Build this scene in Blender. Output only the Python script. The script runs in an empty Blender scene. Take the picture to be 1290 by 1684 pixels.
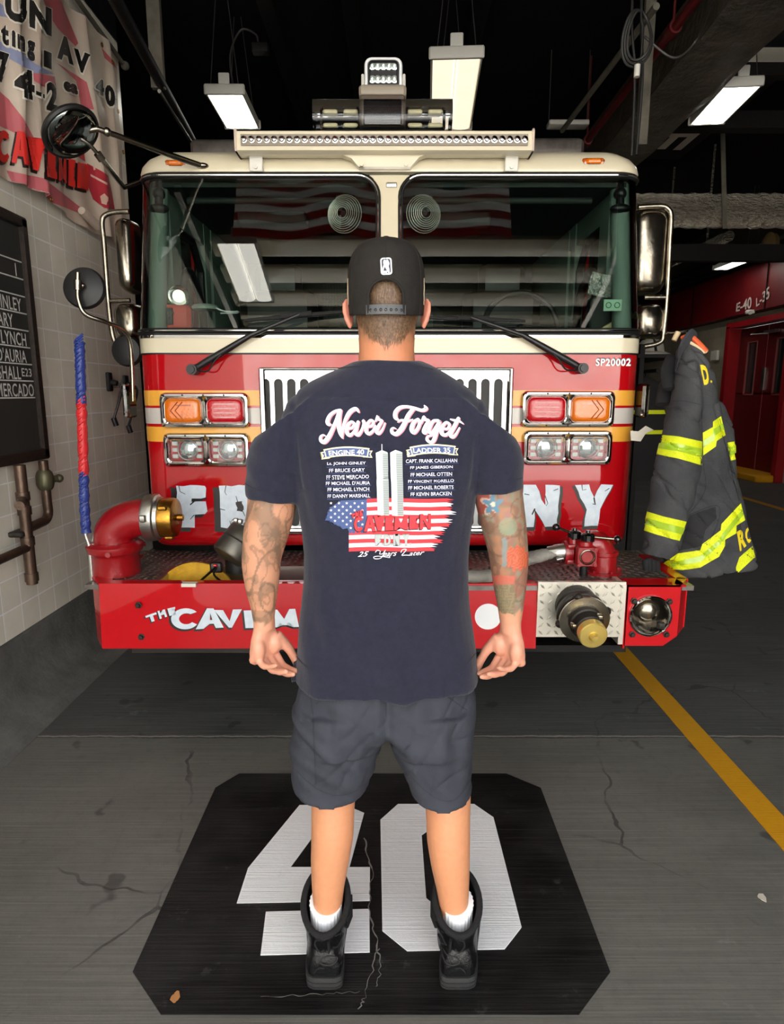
import bpy, bmesh, math, random
from mathutils import Vector, Matrix, noise
from mathutils.bvhtree import BVHTree
random.seed(7)
R = math.radians
sc = bpy.context.scene
COL = sc.collection

# ------------------------------------------------------------------ camera
FPX, CAMH, PITCH = 1040.0, 1.48, math.atan(194 / 1040.0)
CP, SP = math.cos(PITCH), math.sin(PITCH)
cd = bpy.data.cameras.new('camera')
cd.sensor_fit = 'VERTICAL'
cd.sensor_height = 36.0
cd.lens = FPX / 1684.0 * 36.0
cd.clip_start = 0.05
cam = bpy.data.objects.new('camera', cd)
COL.objects.link(cam)
cam.location = (0, 0, CAMH)
cam.rotation_euler = (R(90) - PITCH, 0, 0)
sc.camera = cam

# ------------------------------------------------------------------ world, sun, exposure
w = bpy.data.worlds.new('daylight')
sc.world = w
w.use_nodes = True
bg = w.node_tree.nodes['Background']
bg.inputs[0].default_value = (0.93, 0.97, 1.0, 1)
bg.inputs[1].default_value = 2.6
sd = bpy.data.lights.new('sun', 'SUN')
sd.energy = 30.0
sd.angle = R(1.0)
sd.color = (1.0, 0.985, 0.96)
sun = bpy.data.objects.new('sun', sd)
COL.objects.link(sun)
sun.rotation_euler = (R(-34), R(-10), 0)
pd = bpy.data.lights.new('doorway_portal', 'AREA')
pd.shape = 'RECTANGLE'
pd.size, pd.size_y = 4.9, 4.0
pd.cycles.is_portal = True
po = bpy.data.objects.new('doorway_portal', pd)
COL.objects.link(po)
po.location = (0.6, -0.72, 1.97)
po.rotation_euler = (R(90), 0, 0)
sc.view_settings.view_transform = 'Standard'
sc.view_settings.look = 'None'
sc.view_settings.gamma = 1.0
sc.view_settings.use_curve_mapping = False
sc.view_settings.exposure = 0.5

# ------------------------------------------------------------------ helpers
def at(x, y, Y):
    v = (y - 842) / FPX
    zc = Y / (CP - v * SP)
    return Vector(((x - 645) / FPX * zc, Y, CAMH - zc * (SP + v * CP)))

def atz(x, y, Z):
    v = (y - 842) / FPX
    zc = (CAMH - Z) / (SP + v * CP)
    return Vector(((x - 645) / FPX * zc, zc * (CP - v * SP), Z))

def atx(x, y, X):
    v = (y - 842) / FPX
    zc = X * FPX / (x - 645)
    return Vector((X, zc * (CP - v * SP), CAMH - zc * (SP + v * CP)))

def ray(x, y):
    u, v = (x - 645) / FPX, (y - 842) / FPX
    return Vector((u, CP - v * SP, -SP - v * CP)).normalized()

def lin(h):
    if isinstance(h, (tuple, list)):
        v = [q / 255.0 for q in h[:3]]
    else:
        v = [int(h[i:i + 2], 16) / 255.0 for i in (1, 3, 5)]
    return tuple((q / 12.92 if q <= 0.04045 else ((q + 0.055) / 1.055) ** 2.4) for q in v) + (1.0,)

def mat(name, col, rough=0.5, metal=0.0, coat=0.0, bump=None, var=None, emit=None, spec=None, trans=0.0, stretch=None, sheen=0.0):
    """col srgb; bump=(scale,strength[,detail]); var=(colour2, scale, contrast)"""
    m = bpy.data.materials.new(name)
    m.use_nodes = True
    nt = m.node_tree
    b = nt.nodes['Principled BSDF']
    b.inputs['Base Color'].default_value = lin(col)
    b.inputs['Roughness'].default_value = rough
    b.inputs['Metallic'].default_value = metal
    b.inputs['Coat Weight'].default_value = coat
    b.inputs['Coat Roughness'].default_value = 0.03
    b.inputs['Coat IOR'].default_value = 1.6 if coat > 0.85 else 1.5
    b.inputs['Transmission Weight'].default_value = trans
    if sheen:
        b.inputs['Sheen Weight'].default_value = sheen
    if spec is not None:
        b.inputs['Specular IOR Level'].default_value = spec
    if emit:
        b.inputs['Emission Color'].default_value = lin(emit[0])
        b.inputs['Emission Strength'].default_value = emit[1]
    tc = None
    def coords():
        nonlocal tc
        if tc is None:
            t = nt.nodes.new('ShaderNodeTexCoord')
            mp = nt.nodes.new('ShaderNodeMapping')
            nt.links.new(t.outputs['Object'], mp.inputs['Vector'])
            if stretch:
                mp.inputs['Scale'].default_value = stretch
            tc = mp.outputs['Vector']
        return tc
    def nz(scale, detail):
        n = nt.nodes.new('ShaderNodeTexNoise')
        n.inputs['Scale'].default_value = scale
        n.inputs['Detail'].default_value = detail
        n.inputs['Roughness'].default_value = 0.6
        nt.links.new(coords(), n.inputs['Vector'])
        return n.outputs['Fac']
    if var:
        f = nz(var[1], 6)
        r = nt.nodes.new('ShaderNodeValToRGB')
        c = var[2] if len(var) > 2 else 0.5
        r.color_ramp.elements[0].position = 0.5 - 0.35 * (1 - c)
        r.color_ramp.elements[1].position = 0.5 + 0.35 * (1 - c)
        r.color_ramp.elements[0].color = lin(col)
        r.color_ramp.elements[1].color = lin(var[0])
        nt.links.new(f, r.inputs['Fac'])
        nt.links.new(r.outputs['Color'], b.inputs['Base Color'])
    if bump:
        f = nz(bump[0], bump[2] if len(bump) > 2 else 4)
        bn = nt.nodes.new('ShaderNodeBump')
        bn.inputs['Strength'].default_value = bump[1]
        bn.inputs['Distance'].default_value = bump[3] if len(bump) > 3 else 0.01
        nt.links.new(f, bn.inputs['Height'])
        nt.links.new(bn.outputs['Normal'], b.inputs['Normal'])
        if coat:
            nt.links.new(bn.outputs['Normal'], b.inputs['Coat Normal'])
    return m

def glassmat(name, tint, ior=1.5, rough=0.0):
    m = bpy.data.materials.new(name)
    m.use_nodes = True
    nt = m.node_tree
    nt.nodes.remove(nt.nodes['Principled BSDF'])
    out = nt.nodes['Material Output']
    t = nt.nodes.new('ShaderNodeBsdfTransparent')
    t.inputs[0].default_value = lin(tint)
    g = nt.nodes.new('ShaderNodeBsdfGlossy')
    g.inputs['Roughness'].default_value = rough
    g.inputs[0].default_value = (1, 1, 1, 1)
    f = nt.nodes.new('ShaderNodeFresnel')
    f.inputs[0].default_value = ior
    mx = nt.nodes.new('ShaderNodeMixShader')
    nt.links.new(f.outputs[0], mx.inputs[0])
    nt.links.new(t.outputs[0], mx.inputs[1])
    nt.links.new(g.outputs[0], mx.inputs[2])
    nt.links.new(mx.outputs[0], out.inputs['Surface'])
    return m

def frame_of(d):
    d = Vector(d).normalized()
    a = Vector((0, 0, 1)) if abs(d.z) < 0.9 else Vector((1, 0, 0))
    x = a.cross(d).normalized()
    return x, d.cross(x).normalized(), d

def catmull(pts, n=8, closed=False):
    P = [Vector(p) for p in pts]
    out = []
    N = len(P)
    for i in range(N if closed else N - 1):
        if closed:
            p0, p1, p2, p3 = P[(i - 1) % N], P[i], P[(i + 1) % N], P[(i + 2) % N]
        else:
            p0, p1, p2, p3 = P[max(i - 1, 0)], P[i], P[i + 1], P[min(i + 2, N - 1)]
        for k in range(n):
            t = k / n
            out.append(0.5 * ((2 * p1) + (p2 - p0) * t + (2 * p0 - 5 * p1 + 4 * p2 - p3) * t * t + (3 * p1 - p0 - 3 * p2 + p3) * t ** 3))
    if not closed:
        out.append(P[-1])
    return out

class MB:
    def __init__(self):
        self.bm = bmesh.new()

    def loft(self, rings, caps=True, closed=True):
        bm = self.bm
        V = [[bm.verts.new(p) for p in r] for r in rings]
        n = len(V[0])
        for a, b in zip(V[:-1], V[1:]):
            for i in range(n if closed else n - 1):
                j = (i + 1) % n
                bm.faces.new((a[i], a[j], b[j], b[i]))
        if caps and closed:
            bm.faces.new(V[0][::-1])
            bm.faces.new(V[-1])
        return self

    def box(self, c, s, rot=None, bev=0.0):
        hx, hy, hz = s[0] / 2, s[1] / 2, s[2] / 2
        b = min(bev, hx * .95, hy * .95, hz * .95)
        M = rot.to_matrix() if hasattr(rot, 'to_matrix') else (rot if rot is not None else Matrix.Identity(3))
        c = Vector(c)
        if b <= 0:
            rr = [[(-hx, -hy, z), (hx, -hy, z), (hx, hy, z), (-hx, hy, z)] for z in (-hz, hz)]
        else:
            def o(ix, iy, z):
                X, Y = hx - ix, hy - iy
                k = b
                return [(-X + k, -Y, z), (X - k, -Y, z), (X, -Y + k, z), (X, Y - k, z), (X - k, Y, z), (-X + k, Y, z), (-X, Y - k, z), (-X, -Y + k, z)]
            q = b * 0.3
            rr = [o(b * .8, b * .8, -hz), o(q, q, -hz + q), o(0, 0, -hz + b), o(0, 0, hz - b), o(q, q, hz - q), o(b * .8, b * .8, hz)]
        return self.loft([[c + M @ Vector(p) for p in r] for r in rr])

    def cyl(self, p0, p1, r0, r1=None, seg=24, caps=True):
        p0, p1 = Vector(p0), Vector(p1)
        r1 = r0 if r1 is None else r1
        x, y, d = frame_of(p1 - p0)
        ring = lambda c, r: [c + x * (r * math.cos(2 * math.pi * i / seg)) + y * (r * math.sin(2 * math.pi * i / seg)) for i in range(seg)]
        return self.loft([ring(p0, r0), ring(p1, r1)], caps)

    def lathe(self, c, axis, prof, seg=32, caps=True):
        """prof: list of (distance along axis, radius)"""
        c = Vector(c)
        x, y, d = frame_of(axis)
        rings = [[c + d * h + x * (max(r, 1e-4) * math.cos(2 * math.pi * i / seg)) + y * (max(r, 1e-4) * math.sin(2 * math.pi * i / seg)) for i in range(seg)] for h, r in prof]
        return self.loft(rings, caps)

    def tube(self, pts, r, seg=12, closed=False, caps=True, flat=1.0, up=None):
        P = [Vector(p) for p in pts]
        n = len(P)
        rs = r if isinstance(r, (list, tuple)) else [r] * n
        rings = []
        px = None
        for i in range(n):
            if closed:
                t = P[(i + 1) % n] - P[i - 1]
            else:
                t = P[min(i + 1, n - 1)] - P[max(i - 1, 0)]
            t.normalize()
            if px is None:
                x = (Vector(up).cross(t).normalized() if up is not None else frame_of(t)[0])
            else:
                x = (px - t * px.dot(t)).normalized()
            y = t.cross(x)
            px = x
            rings.append([P[i] + x * (rs[i] * math.cos(2 * math.pi * k / seg)) + y * (rs[i] * flat * math.sin(2 * math.pi * k / seg)) for k in range(seg)])
        if closed:
            rings.append(rings[0])
            bm = self.bm
            V = [[bm.verts.new(p) for p in rg] for rg in rings[:-1]]
            for a in range(n):
                A, B = V[a], V[(a + 1) % n]
                for i in range(seg):
                    j = (i + 1) % seg
                    bm.faces.new((A[i], A[j], B[j], B[i]))
            return self
        return self.loft(rings, caps)

    def ell(self, c, r, seg=24, rings=14, rot=None):
        c = Vector(c)
        r = (r, r, r) if not isinstance(r, (tuple, list, Vector)) else r
        M = rot if rot is not None else Matrix.Identity(3)
        L = []
        for i in range(rings + 1):
            a = math.pi * i / rings
            s, h = max(math.sin(a), 1e-3), -math.cos(a)
            L.append([c + M @ Vector((r[0] * s * math.cos(2 * math.pi * k / seg), r[1] * s * math.sin(2 * math.pi * k / seg), r[2] * h)) for k in range(seg)])
        return self.loft(L)

    def prism(self, poly, d, thick):
        """poly: 3-D points of a planar outline, extruded along d by thick"""
        d = Vector(d).normalized() * thick
        P = [Vector(p) for p in poly]
        return self.loft([P, [p + d for p in P]])

    def flat(self, polys, mapper, maxlen=None):
        """2-D outlines (or (verts, faces) tuples) laid on a surface by mapper(x, y)"""
        b = bmesh.new()
        for p in polys:
            if isinstance(p, tuple) and len(p) == 2 and isinstance(p[1], list) and len(p[1]) and isinstance(p[1][0], (list, tuple)) and isinstance(p[1][0][0], int) and len(p[0]) > 2:
                vs = [b.verts.new((v[0], v[1], 0)) for v in p[0]]
                for f in p[1]:
                    try:
                        b.faces.new([vs[i] for i in f])
                    except ValueError:
                        pass
            else:
                vs = [b.verts.new((v[0], v[1], 0)) for v in p]
                try:
                    b.faces.new(vs)
                except ValueError:
                    pass
        bmesh.ops.triangulate(b, faces=b.faces[:])
        if maxlen:
            for _ in range(6):
                es = [e for e in b.edges if e.calc_length() > maxlen]
                if not es:
                    break
                bmesh.ops.subdivide_edges(b, edges=es, cuts=1)
                bmesh.ops.triangulate(b, faces=b.faces[:])
        b.verts.ensure_lookup_table()
        b.verts.index_update()
        M = [mapper(v.co.x, v.co.y) for v in b.verts]
        nv = [self.bm.verts.new(q) if q is not None else None for q in M]
        for f in b.faces:
            q = [nv[v.index] for v in f.verts]
            if None not in q:
                try:
                    self.bm.faces.new(q)
                except ValueError:
                    pass
        b.free()
        return self

    def bvh(self):
        return BVHTree.FromBMesh(self.bm)

    def build(self, name, m, parent=None, smooth=38, recalc=True):
        if recalc:
            bmesh.ops.recalc_face_normals(self.bm, faces=self.bm.faces[:])
        me = bpy.data.meshes.new(name)
        self.bm.to_mesh(me)
        self.bm.free()
        me.polygons.foreach_set('use_smooth', [True] * len(me.polygons))
        if smooth < 180:
            me.set_sharp_from_angle(angle=R(smooth))
        if m is not None:
            for q in (m if isinstance(m, list) else [m]):
                me.materials.append(q)
        o = bpy.data.objects.new(name, me)
        COL.objects.link(o)
        if parent is not None:
            o.parent = parent
            if parent.type == 'EMPTY':
                o.matrix_parent_inverse = Matrix.Translation(-Vector(parent.location))
        return o

def thing(name, loc, label, cat, group=None):
    o = bpy.data.objects.new(name, None)
    o.empty_display_size = 0.1
    COL.objects.link(o)
    o.location = loc
    tag(o, label, cat, group)
    return o

def tag(o, label, cat, group=None):
    o['label'] = label
    o['category'] = cat
    if group:
        o['group'] = group
    return o

def struct(o):
    o['kind'] = 'structure'
    return o

def copy_tree(o, parent=None):
    c = o.copy()
    COL.objects.link(c)
    if parent is not None:
        inv = o.matrix_parent_inverse.copy()
        c.parent = parent
        c.matrix_parent_inverse = inv
    for ch in list(o.children):
        copy_tree(ch, c)
    return c

_tcache = {}
def text2d(body, offset=0.0, shear=0.0, spacing=1.0, res=3):
    key = (body, offset, shear, spacing, res)
    if key in _tcache:
        return _tcache[key]
    cu = bpy.data.curves.new('lettering', 'FONT')
    cu.body = body
    cu.offset = offset
    cu.shear = shear
    cu.space_character = spacing
    cu.resolution_u = res
    ob = bpy.data.objects.new('lettering', cu)
    COL.objects.link(ob)
    bpy.context.view_layer.update()
    me = bpy.data.meshes.new_from_object(ob.evaluated_get(bpy.context.evaluated_depsgraph_get()))
    V = [(v.co.x, v.co.y) for v in me.vertices]
    F = [list(p.vertices) for p in me.polygons]
    bpy.data.objects.remove(ob)
    bpy.data.meshes.remove(me)
    x0, x1 = min(v[0] for v in V), max(v[0] for v in V)
    y0, y1 = min(v[1] for v in V), max(v[1] for v in V)
    V = [((x - x0) / (x1 - x0), (y - y0) / (y1 - y0)) for x, y in V]
    _tcache[key] = (V, F, (x1 - x0) / (y1 - y0))
    return _tcache[key]

def textq(body, q, offset=0.0, shear=0.0, spacing=1.0):
    """text fitted in a quad q = top-left, top-right, bottom-right, bottom-left"""
    V, F, a = text2d(body, offset, shear, spacing)
    tl, tr, br, bl = q
    out = []
    for x, y in V:
        t = (tl[0] + (tr[0] - tl[0]) * x, tl[1] + (tr[1] - tl[1]) * x)
        b = (bl[0] + (br[0] - bl[0]) * x, bl[1] + (br[1] - bl[1]) * x)
        out.append((b[0] + (t[0] - b[0]) * y, b[1] + (t[1] - b[1]) * y))
    return (out, F)

def tbox(body, x0, y0, x1, y1, offset=0.0, shear=0.0, spacing=1.0):
    return textq(body, ((x0, y0), (x1, y0), (x1, y1), (x0, y1)), offset, shear, spacing)

def _half(P):
    return [P, [(1 - x, y) for x, y in P[::-1]]]

BLOCK = {
    'M': [[(0, 0), (.05, 1), (.27, 1), (.5, .46), (.73, 1), (.95, 1), (1, 0), (.80, 0), (.77, .60), (.57, .12), (.43, .12), (.23, .60), (.20, 0)]],
    'N': [[(0, 0), (.03, 1), (.28, 1), (.74, .36), (.72, 1), (.97, .98), (.97, 0), (.72, 0), (.26, .64), (.27, 0)]],
    'E': [[(0, 0), (.02, 1), (1, 1), (.98, .80), (.34, .80), (.34, .60), (.84, .60), (.84, .41), (.34, .41), (.34, .20), (1, .20), (1, 0)]],
    'V': [[(0, 1), (.32, .98), (.51, .36), (.68, 1), (1, 1), (.68, 0), (.34, .02)]],
    'A': _half([(0, 0), (.33, 1), (.5, 1), (.5, .78), (.40, .42), (.5, .42), (.5, .23), (.35, .23), (.28, 0)]),
    'C': [[(.52 + .52 * math.cos(math.radians(a)), .5 + .5 * math.sin(math.radians(a))) for a in range(36, 328, 12)] + [(.56 + .27 * math.cos(math.radians(a)), .5 + .26 * math.sin(math.radians(a))) for a in range(318, 44, -12)]],
    'T': [[(.36, 0), (.36, .74), (0, .74), (0, 1), (1, 1), (1, .74), (.64, .74), (.64, 0)]],
    'H': [[(0, 0), (0, 1), (.28, 1), (.28, .61), (.72, .61), (.72, 1), (1, 1), (1, 0), (.72, 0), (.72, .39), (.28, .39), (.28, 0)]],
    'F': [[(0, 0), (0, 1), (1, 1), (1, .78), (.36, .78), (.36, .58), (.88, .58), (.88, .38), (.36, .38), (.36, 0)]],
    'D': [[(0, 0), (0, 1), (.5, 1), (.5, .78), (.30, .78), (.30, .22), (.5, .22), (.5, 0)], [(.5, 0), (.5, .22), (.64, .3), (.69, .5), (.64, .7), (.5, .78), (.5, 1), (.84, .9), (1, .66), (1, .34), (.84, .1)]],
    'Y': [[(.35, 0), (.35, .42), (0, 1), (.33, 1), (.5, .64), (.67, 1), (1, 1), (.65, .42), (.65, 0)]],
    '.': [[(0, 0), (0, 1), (1, 1), (1, 0)]]}

def block(ch, q, grow=1.0, sh=(0, 0)):
    """a chunky capital as outlines in the quad q = top-left, top-right, bottom-right, bottom-left"""
    cx, cy = sum(p[0] for p in q) / 4, sum(p[1] for p in q) / 4
    tl, tr, br, bl = [(cx + (p[0] - cx) * grow + sh[0], cy + (p[1] - cy) * grow + sh[1]) for p in q]
    out = []
    for P in BLOCK[ch]:
        r = []
        for x, y in P:
            t = (tl[0] + (tr[0] - tl[0]) * x, tl[1] + (tr[1] - tl[1]) * x)
            b = (bl[0] + (br[0] - bl[0]) * x, bl[1] + (br[1] - bl[1]) * x)
            r.append((b[0] + (t[0] - b[0]) * y, b[1] + (t[1] - b[1]) * y))
        out.append(r)
    return out

def stroke(pts, wid, n=7, smooth=True):
    """a brush stroke as a chain of 2-D quads with round ends; pts 2-D, wid one width or one per point"""
    ws = wid if isinstance(wid, (list, tuple)) else [wid] * len(pts)
    P = [Vector((p[0], p[1], q)) for p, q in zip(pts, ws)]
    if smooth and len(P) > 2:
        P = catmull(P, n)
    L, Rr = [], []
    m = len(P)
    for i in range(m):
        t = P[min(i + 1, m - 1)] - P[max(i - 1, 0)]
        t.z = 0
        t.normalize()
        nx, ny, h = -t.y, t.x, P[i].z / 2
        L.append((P[i].x + nx * h, P[i].y + ny * h))
        Rr.append((P[i].x - nx * h, P[i].y - ny * h))
    V = L + Rr
    F = [[i, i + 1, m + i + 1, m + i] for i in range(m - 1)]
    for e in (0, m - 1):
        b = len(V)
        r = P[e].z / 2
        V += [(P[e].x + r * math.cos(k * math.pi / 5), P[e].y + r * math.sin(k * math.pi / 5)) for k in range(10)]
        F.append(list(range(b, b + 10)))
    return (V, F)

def rough_edge(poly, amp, step):
    out = []
    for i in range(len(poly)):
        a, b = poly[i], poly[(i + 1) % len(poly)]
        L = math.hypot(b[0] - a[0], b[1] - a[1])
        n = max(1, int(L / step))
        for k in range(n):
            t = k / n
            j = amp if k else amp * .4
            out.append((a[0] + (b[0] - a[0]) * t + random.uniform(-j, j), a[1] + (b[1] - a[1]) * t + random.uniform(-j, j)))
    return out

def rrect(w, h, r, n=5):
    r = min(r, w / 2 - 1e-4, h / 2 - 1e-4)
    P = []
    for cx, cy, a0 in ((w / 2 - r, h / 2 - r, 0), (-w / 2 + r, h / 2 - r, 90), (-w / 2 + r, -h / 2 + r, 180), (w / 2 - r, -h / 2 + r, 270)):
        for k in range(n + 1):
            a = R(a0 + 90 * k / n)
            P.append((cx + r * math.cos(a), cy + r * math.sin(a)))
    return P

def rr3(c, w, h, r, y, n=5):
    """rounded rectangle facing -Y, centred at c=(x,z), at depth y"""
    return [Vector((c[0] + p[0], y, c[1] + p[1])) for p in rrect(w, h, r, n)]

def surf_map(bvh, off=0.0015, fallback=None):
    """maps a photograph point onto the surface it shows, lifted a hair off it"""
    o = Vector((0, 0, CAMH))
    def f(x, y):
        d = ray(x, y)
        loc, nrm, i, dist = bvh.ray_cast(o, d, 60)
        if loc is None:
            return fallback(x, y) if fallback else None
        if nrm.dot(d) > 0:
            nrm = -nrm
        return loc + nrm * off
    return f

def remesh(mb, name, m, parent, voxel, smooth=4, fac=0.5, post=None, sub=0):
    o = mb.build(name, m, parent, smooth=180)
    md = o.modifiers.new('skin', 'REMESH')
    md.mode = 'VOXEL'
    md.voxel_size = voxel
    ms = o.modifiers.new('soften', 'SMOOTH')
    ms.iterations = smooth
    ms.factor = fac
    bpy.context.view_layer.update()
    me = bpy.data.meshes.new_from_object(o.evaluated_get(bpy.context.evaluated_depsgraph_get()))
    me.name = name
    old = o.data
    o.modifiers.clear()
    o.data = me
    bpy.data.meshes.remove(old)
    if not me.materials and m is not None:
        me.materials.append(m)
    if post:
        nrm = [v.normal.copy() for v in me.vertices]
        for v, nn in zip(me.vertices, nrm):
            q = post(v.co, nn)
            if q is not None:
                v.co = q
        me.update()
    me.polygons.foreach_set('use_smooth', [True] * len(me.polygons))
    return o

def bvh_of(o):
    me = o.data
    return BVHTree.FromPolygons([v.co.copy() for v in me.vertices], [list(p.vertices) for p in me.polygons])

def ering(c, rx, ry, z=None, n=28, rot=0.0, sq=2.0, tilt=None):
    """horizontal superellipse ring"""
    P = []
    for k in range(n):
        a = 2 * math.pi * k / n
        ca, sa = math.cos(a), math.sin(a)
        x = rx * math.copysign(abs(ca) ** (2 / sq), ca)
        y = ry * math.copysign(abs(sa) ** (2 / sq), sa)
        if rot:
            x, y = x * math.cos(rot) - y * math.sin(rot), x * math.sin(rot) + y * math.cos(rot)
        p = Vector((c[0] + x, c[1] + y, c[2] if z is None else z))
        if tilt:
            p.z += tilt[0] * x + tilt[1] * y
        P.append(p)
    return P
# ================================================================== MATERIALS
def N(nt, kind, **kw):
    n = nt.nodes.new(kind)
    for k, v in kw.items():
        setattr(n, k, v)
    return n

def mth(nt, op, a, b=None, c=None):
    n = N(nt, 'ShaderNodeMath', operation=op)
    for i, q in enumerate((a, b, c)):
        if q is None:
            continue
        if isinstance(q, (int, float)):
            n.inputs[i].default_value = q
        else:
            nt.links.new(q, n.inputs[i])
    return n.outputs[0]

def mixc(nt, f, a, b):
    n = N(nt, 'ShaderNodeMix', data_type='RGBA')
    if isinstance(f, (int, float)):
        n.inputs[0].default_value = f
    else:
        nt.links.new(f, n.inputs[0])
    for i, q in ((6, a), (7, b)):
        if isinstance(q, (tuple, str, list)):
            n.inputs[i].default_value = lin(q)
        else:
            nt.links.new(q, n.inputs[i])
    return n.outputs[2]

def noise_n(nt, vec, scale, detail=4, rough=0.6, stretch=None):
    if stretch:
        mp = N(nt, 'ShaderNodeMapping')
        mp.inputs['Scale'].default_value = stretch
        nt.links.new(vec, mp.inputs['Vector'])
        vec = mp.outputs['Vector']
    n = N(nt, 'ShaderNodeTexNoise')
    n.inputs['Scale'].default_value = scale
    n.inputs['Detail'].default_value = detail
    n.inputs['Roughness'].default_value = rough
    nt.links.new(vec, n.inputs['Vector'])
    return n.outputs['Fac']

def ramp(nt, f, a, b):
    n = N(nt, 'ShaderNodeMapRange')
    n.inputs[1].default_value, n.inputs[2].default_value = a, b
    nt.links.new(f, n.inputs[0])
    return n.outputs[0]

def start(name):
    m = bpy.data.materials.new(name)
    m.use_nodes = True
    nt = m.node_tree
    b = nt.nodes['Principled BSDF']
    tc = N(nt, 'ShaderNodeTexCoord').outputs['Object']
    return m, nt, b, tc

def bumpto(nt, b, h, strength, dist=0.01, coat=False):
    bn = N(nt, 'ShaderNodeBump')
    bn.inputs['Strength'].default_value = strength
    bn.inputs['Distance'].default_value = dist
    nt.links.new(h, bn.inputs['Height'])
    nt.links.new(bn.outputs['Normal'], b.inputs['Normal'])

def concrete_mat():
    m, nt, b, tc = start('concrete')
    sx = N(nt, 'ShaderNodeSeparateXYZ')
    nt.links.new(tc, sx.inputs[0])
    big = noise_n(nt, tc, 1.6, 6)
    fine = noise_n(nt, tc, 22, 8, 0.7)
    brush = noise_n(nt, tc, 1.0, 4, 0.6, (2.0, 170, 1))
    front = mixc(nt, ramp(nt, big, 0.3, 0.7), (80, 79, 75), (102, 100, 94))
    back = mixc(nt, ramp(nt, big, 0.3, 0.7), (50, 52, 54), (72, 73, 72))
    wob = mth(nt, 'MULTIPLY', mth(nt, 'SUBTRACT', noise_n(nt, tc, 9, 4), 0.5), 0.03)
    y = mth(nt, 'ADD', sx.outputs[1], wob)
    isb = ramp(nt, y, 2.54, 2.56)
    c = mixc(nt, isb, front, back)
    c = mixc(nt, mth(nt, 'MULTIPLY', ramp(nt, brush, 0.4, 0.75), 0.28), c, (150, 147, 138))
    c = mixc(nt, mth(nt, 'MULTIPLY', ramp(nt, fine, 0.5, 0.85), 0.35), c, (40, 40, 40))
    spot = noise_n(nt, tc, 5.0, 3, 0.5)
    c = mixc(nt, mth(nt, 'MULTIPLY', ramp(nt, spot, 0.665, 0.70), 0.55), c, (32, 30, 30))
    scuff = noise_n(nt, tc, 3.0, 7, 0.75, (1, 1.6, 1))
    c = mixc(nt, mth(nt, 'MULTIPLY', ramp(nt, scuff, 0.62, 0.72), 0.3), c, (165, 165, 160))
    # the joint between the two slabs
    j = mth(nt, 'LESS_THAN', mth(nt, 'ABSOLUTE', mth(nt, 'SUBTRACT', y, 2.553)), 0.006)
    c = mixc(nt, mth(nt, 'MULTIPLY', j, 0.8), c, (150, 146, 138))
    j2 = mth(nt, 'LESS_THAN', mth(nt, 'ABSOLUTE', mth(nt, 'SUBTRACT', y, 2.545)), 0.0035)
    c = mixc(nt, mth(nt, 'MULTIPLY', j2, 0.85), c, (20, 20, 20))
    # cracks
    vo = N(nt, 'ShaderNodeTexVoronoi', feature='DISTANCE_TO_EDGE')
    vo.inputs['Scale'].default_value = 0.9
    wv = N(nt, 'ShaderNodeVectorMath', operation='ADD')
    nn = N(nt, 'ShaderNodeTexNoise')
    nn.inputs['Scale'].default_value = 6
    nt.links.new(tc, nn.inputs['Vector'])
    sc_ = N(nt, 'ShaderNodeVectorMath', operation='SCALE')
    sc_.inputs['Scale'].default_value = 0.12
    nt.links.new(nn.outputs['Color'], sc_.inputs[0])
    nt.links.new(tc, wv.inputs[0])
    nt.links.new(sc_.outputs[0], wv.inputs[1])
    nt.links.new(wv.outputs[0], vo.inputs['Vector'])
    cr = mth(nt, 'MULTIPLY', mth(nt, 'LESS_THAN', vo.outputs['Distance'], 0.004), ramp(nt, big, 0.5, 0.6))
    c = mixc(nt, mth(nt, 'MULTIPLY', cr, 0.7), c, (38, 38, 38))
    nt.links.new(c, b.inputs['Base Color'])
    nt.links.new(ramp(nt, big, -0.6, 1.2), b.inputs['Roughness'])
    h = mth(nt, 'ADD', mth(nt, 'MULTIPLY', brush, 0.7), mth(nt, 'MULTIPLY', fine, 0.6))
    bumpto(nt, b, h, 0.35, 0.004)
    return m

def tile_mat(name, face, grout, axis, size=0.1524, gw=0.0035, dirt=0.3, off=(0, 0)):
    m, nt, b, tc = start(name)
    sx = N(nt, 'ShaderNodeSeparateXYZ')
    nt.links.new(tc, sx.inputs[0])
    cb = N(nt, 'ShaderNodeCombineXYZ')
    nt.links.new(mth(nt, 'ADD', sx.outputs[axis], off[0]), cb.inputs[0])
    nt.links.new(mth(nt, 'ADD', sx.outputs[2], off[1]), cb.inputs[1])
    br = N(nt, 'ShaderNodeTexBrick')
    br.offset = 0.0
    br.inputs['Scale'].default_value = 1
    br.inputs['Brick Width'].default_value = size
    br.inputs['Row Height'].default_value = size
    br.inputs['Mortar Size'].default_value = gw / 2
    br.inputs['Mortar Smooth'].default_value = 0.1
    br.inputs['Color1'].default_value = lin(face)
    br.inputs['Color2'].default_value = lin([int(q * 0.95) for q in face])
    br.inputs['Mortar'].default_value = lin(grout)
    nt.links.new(cb.outputs[0], br.inputs['Vector'])
    d = noise_n(nt, tc, 2.0, 7, 0.65)
    c = mixc(nt, mth(nt, 'MULTIPLY', ramp(nt, d, 0.42, 0.75), dirt), br.outputs['Color'], (105, 98, 84))
    nt.links.new(c, b.inputs['Base Color'])
    b.inputs['Roughness'].default_value = 0.3
    fine = noise_n(nt, tc, 7, 2)
    h = mth(nt, 'ADD', mth(nt, 'MULTIPLY', br.outputs['Fac'], -0.6), mth(nt, 'MULTIPLY', fine, 0.4))
    bumpto(nt, b, h, 0.4, 0.003)
    return m

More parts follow.
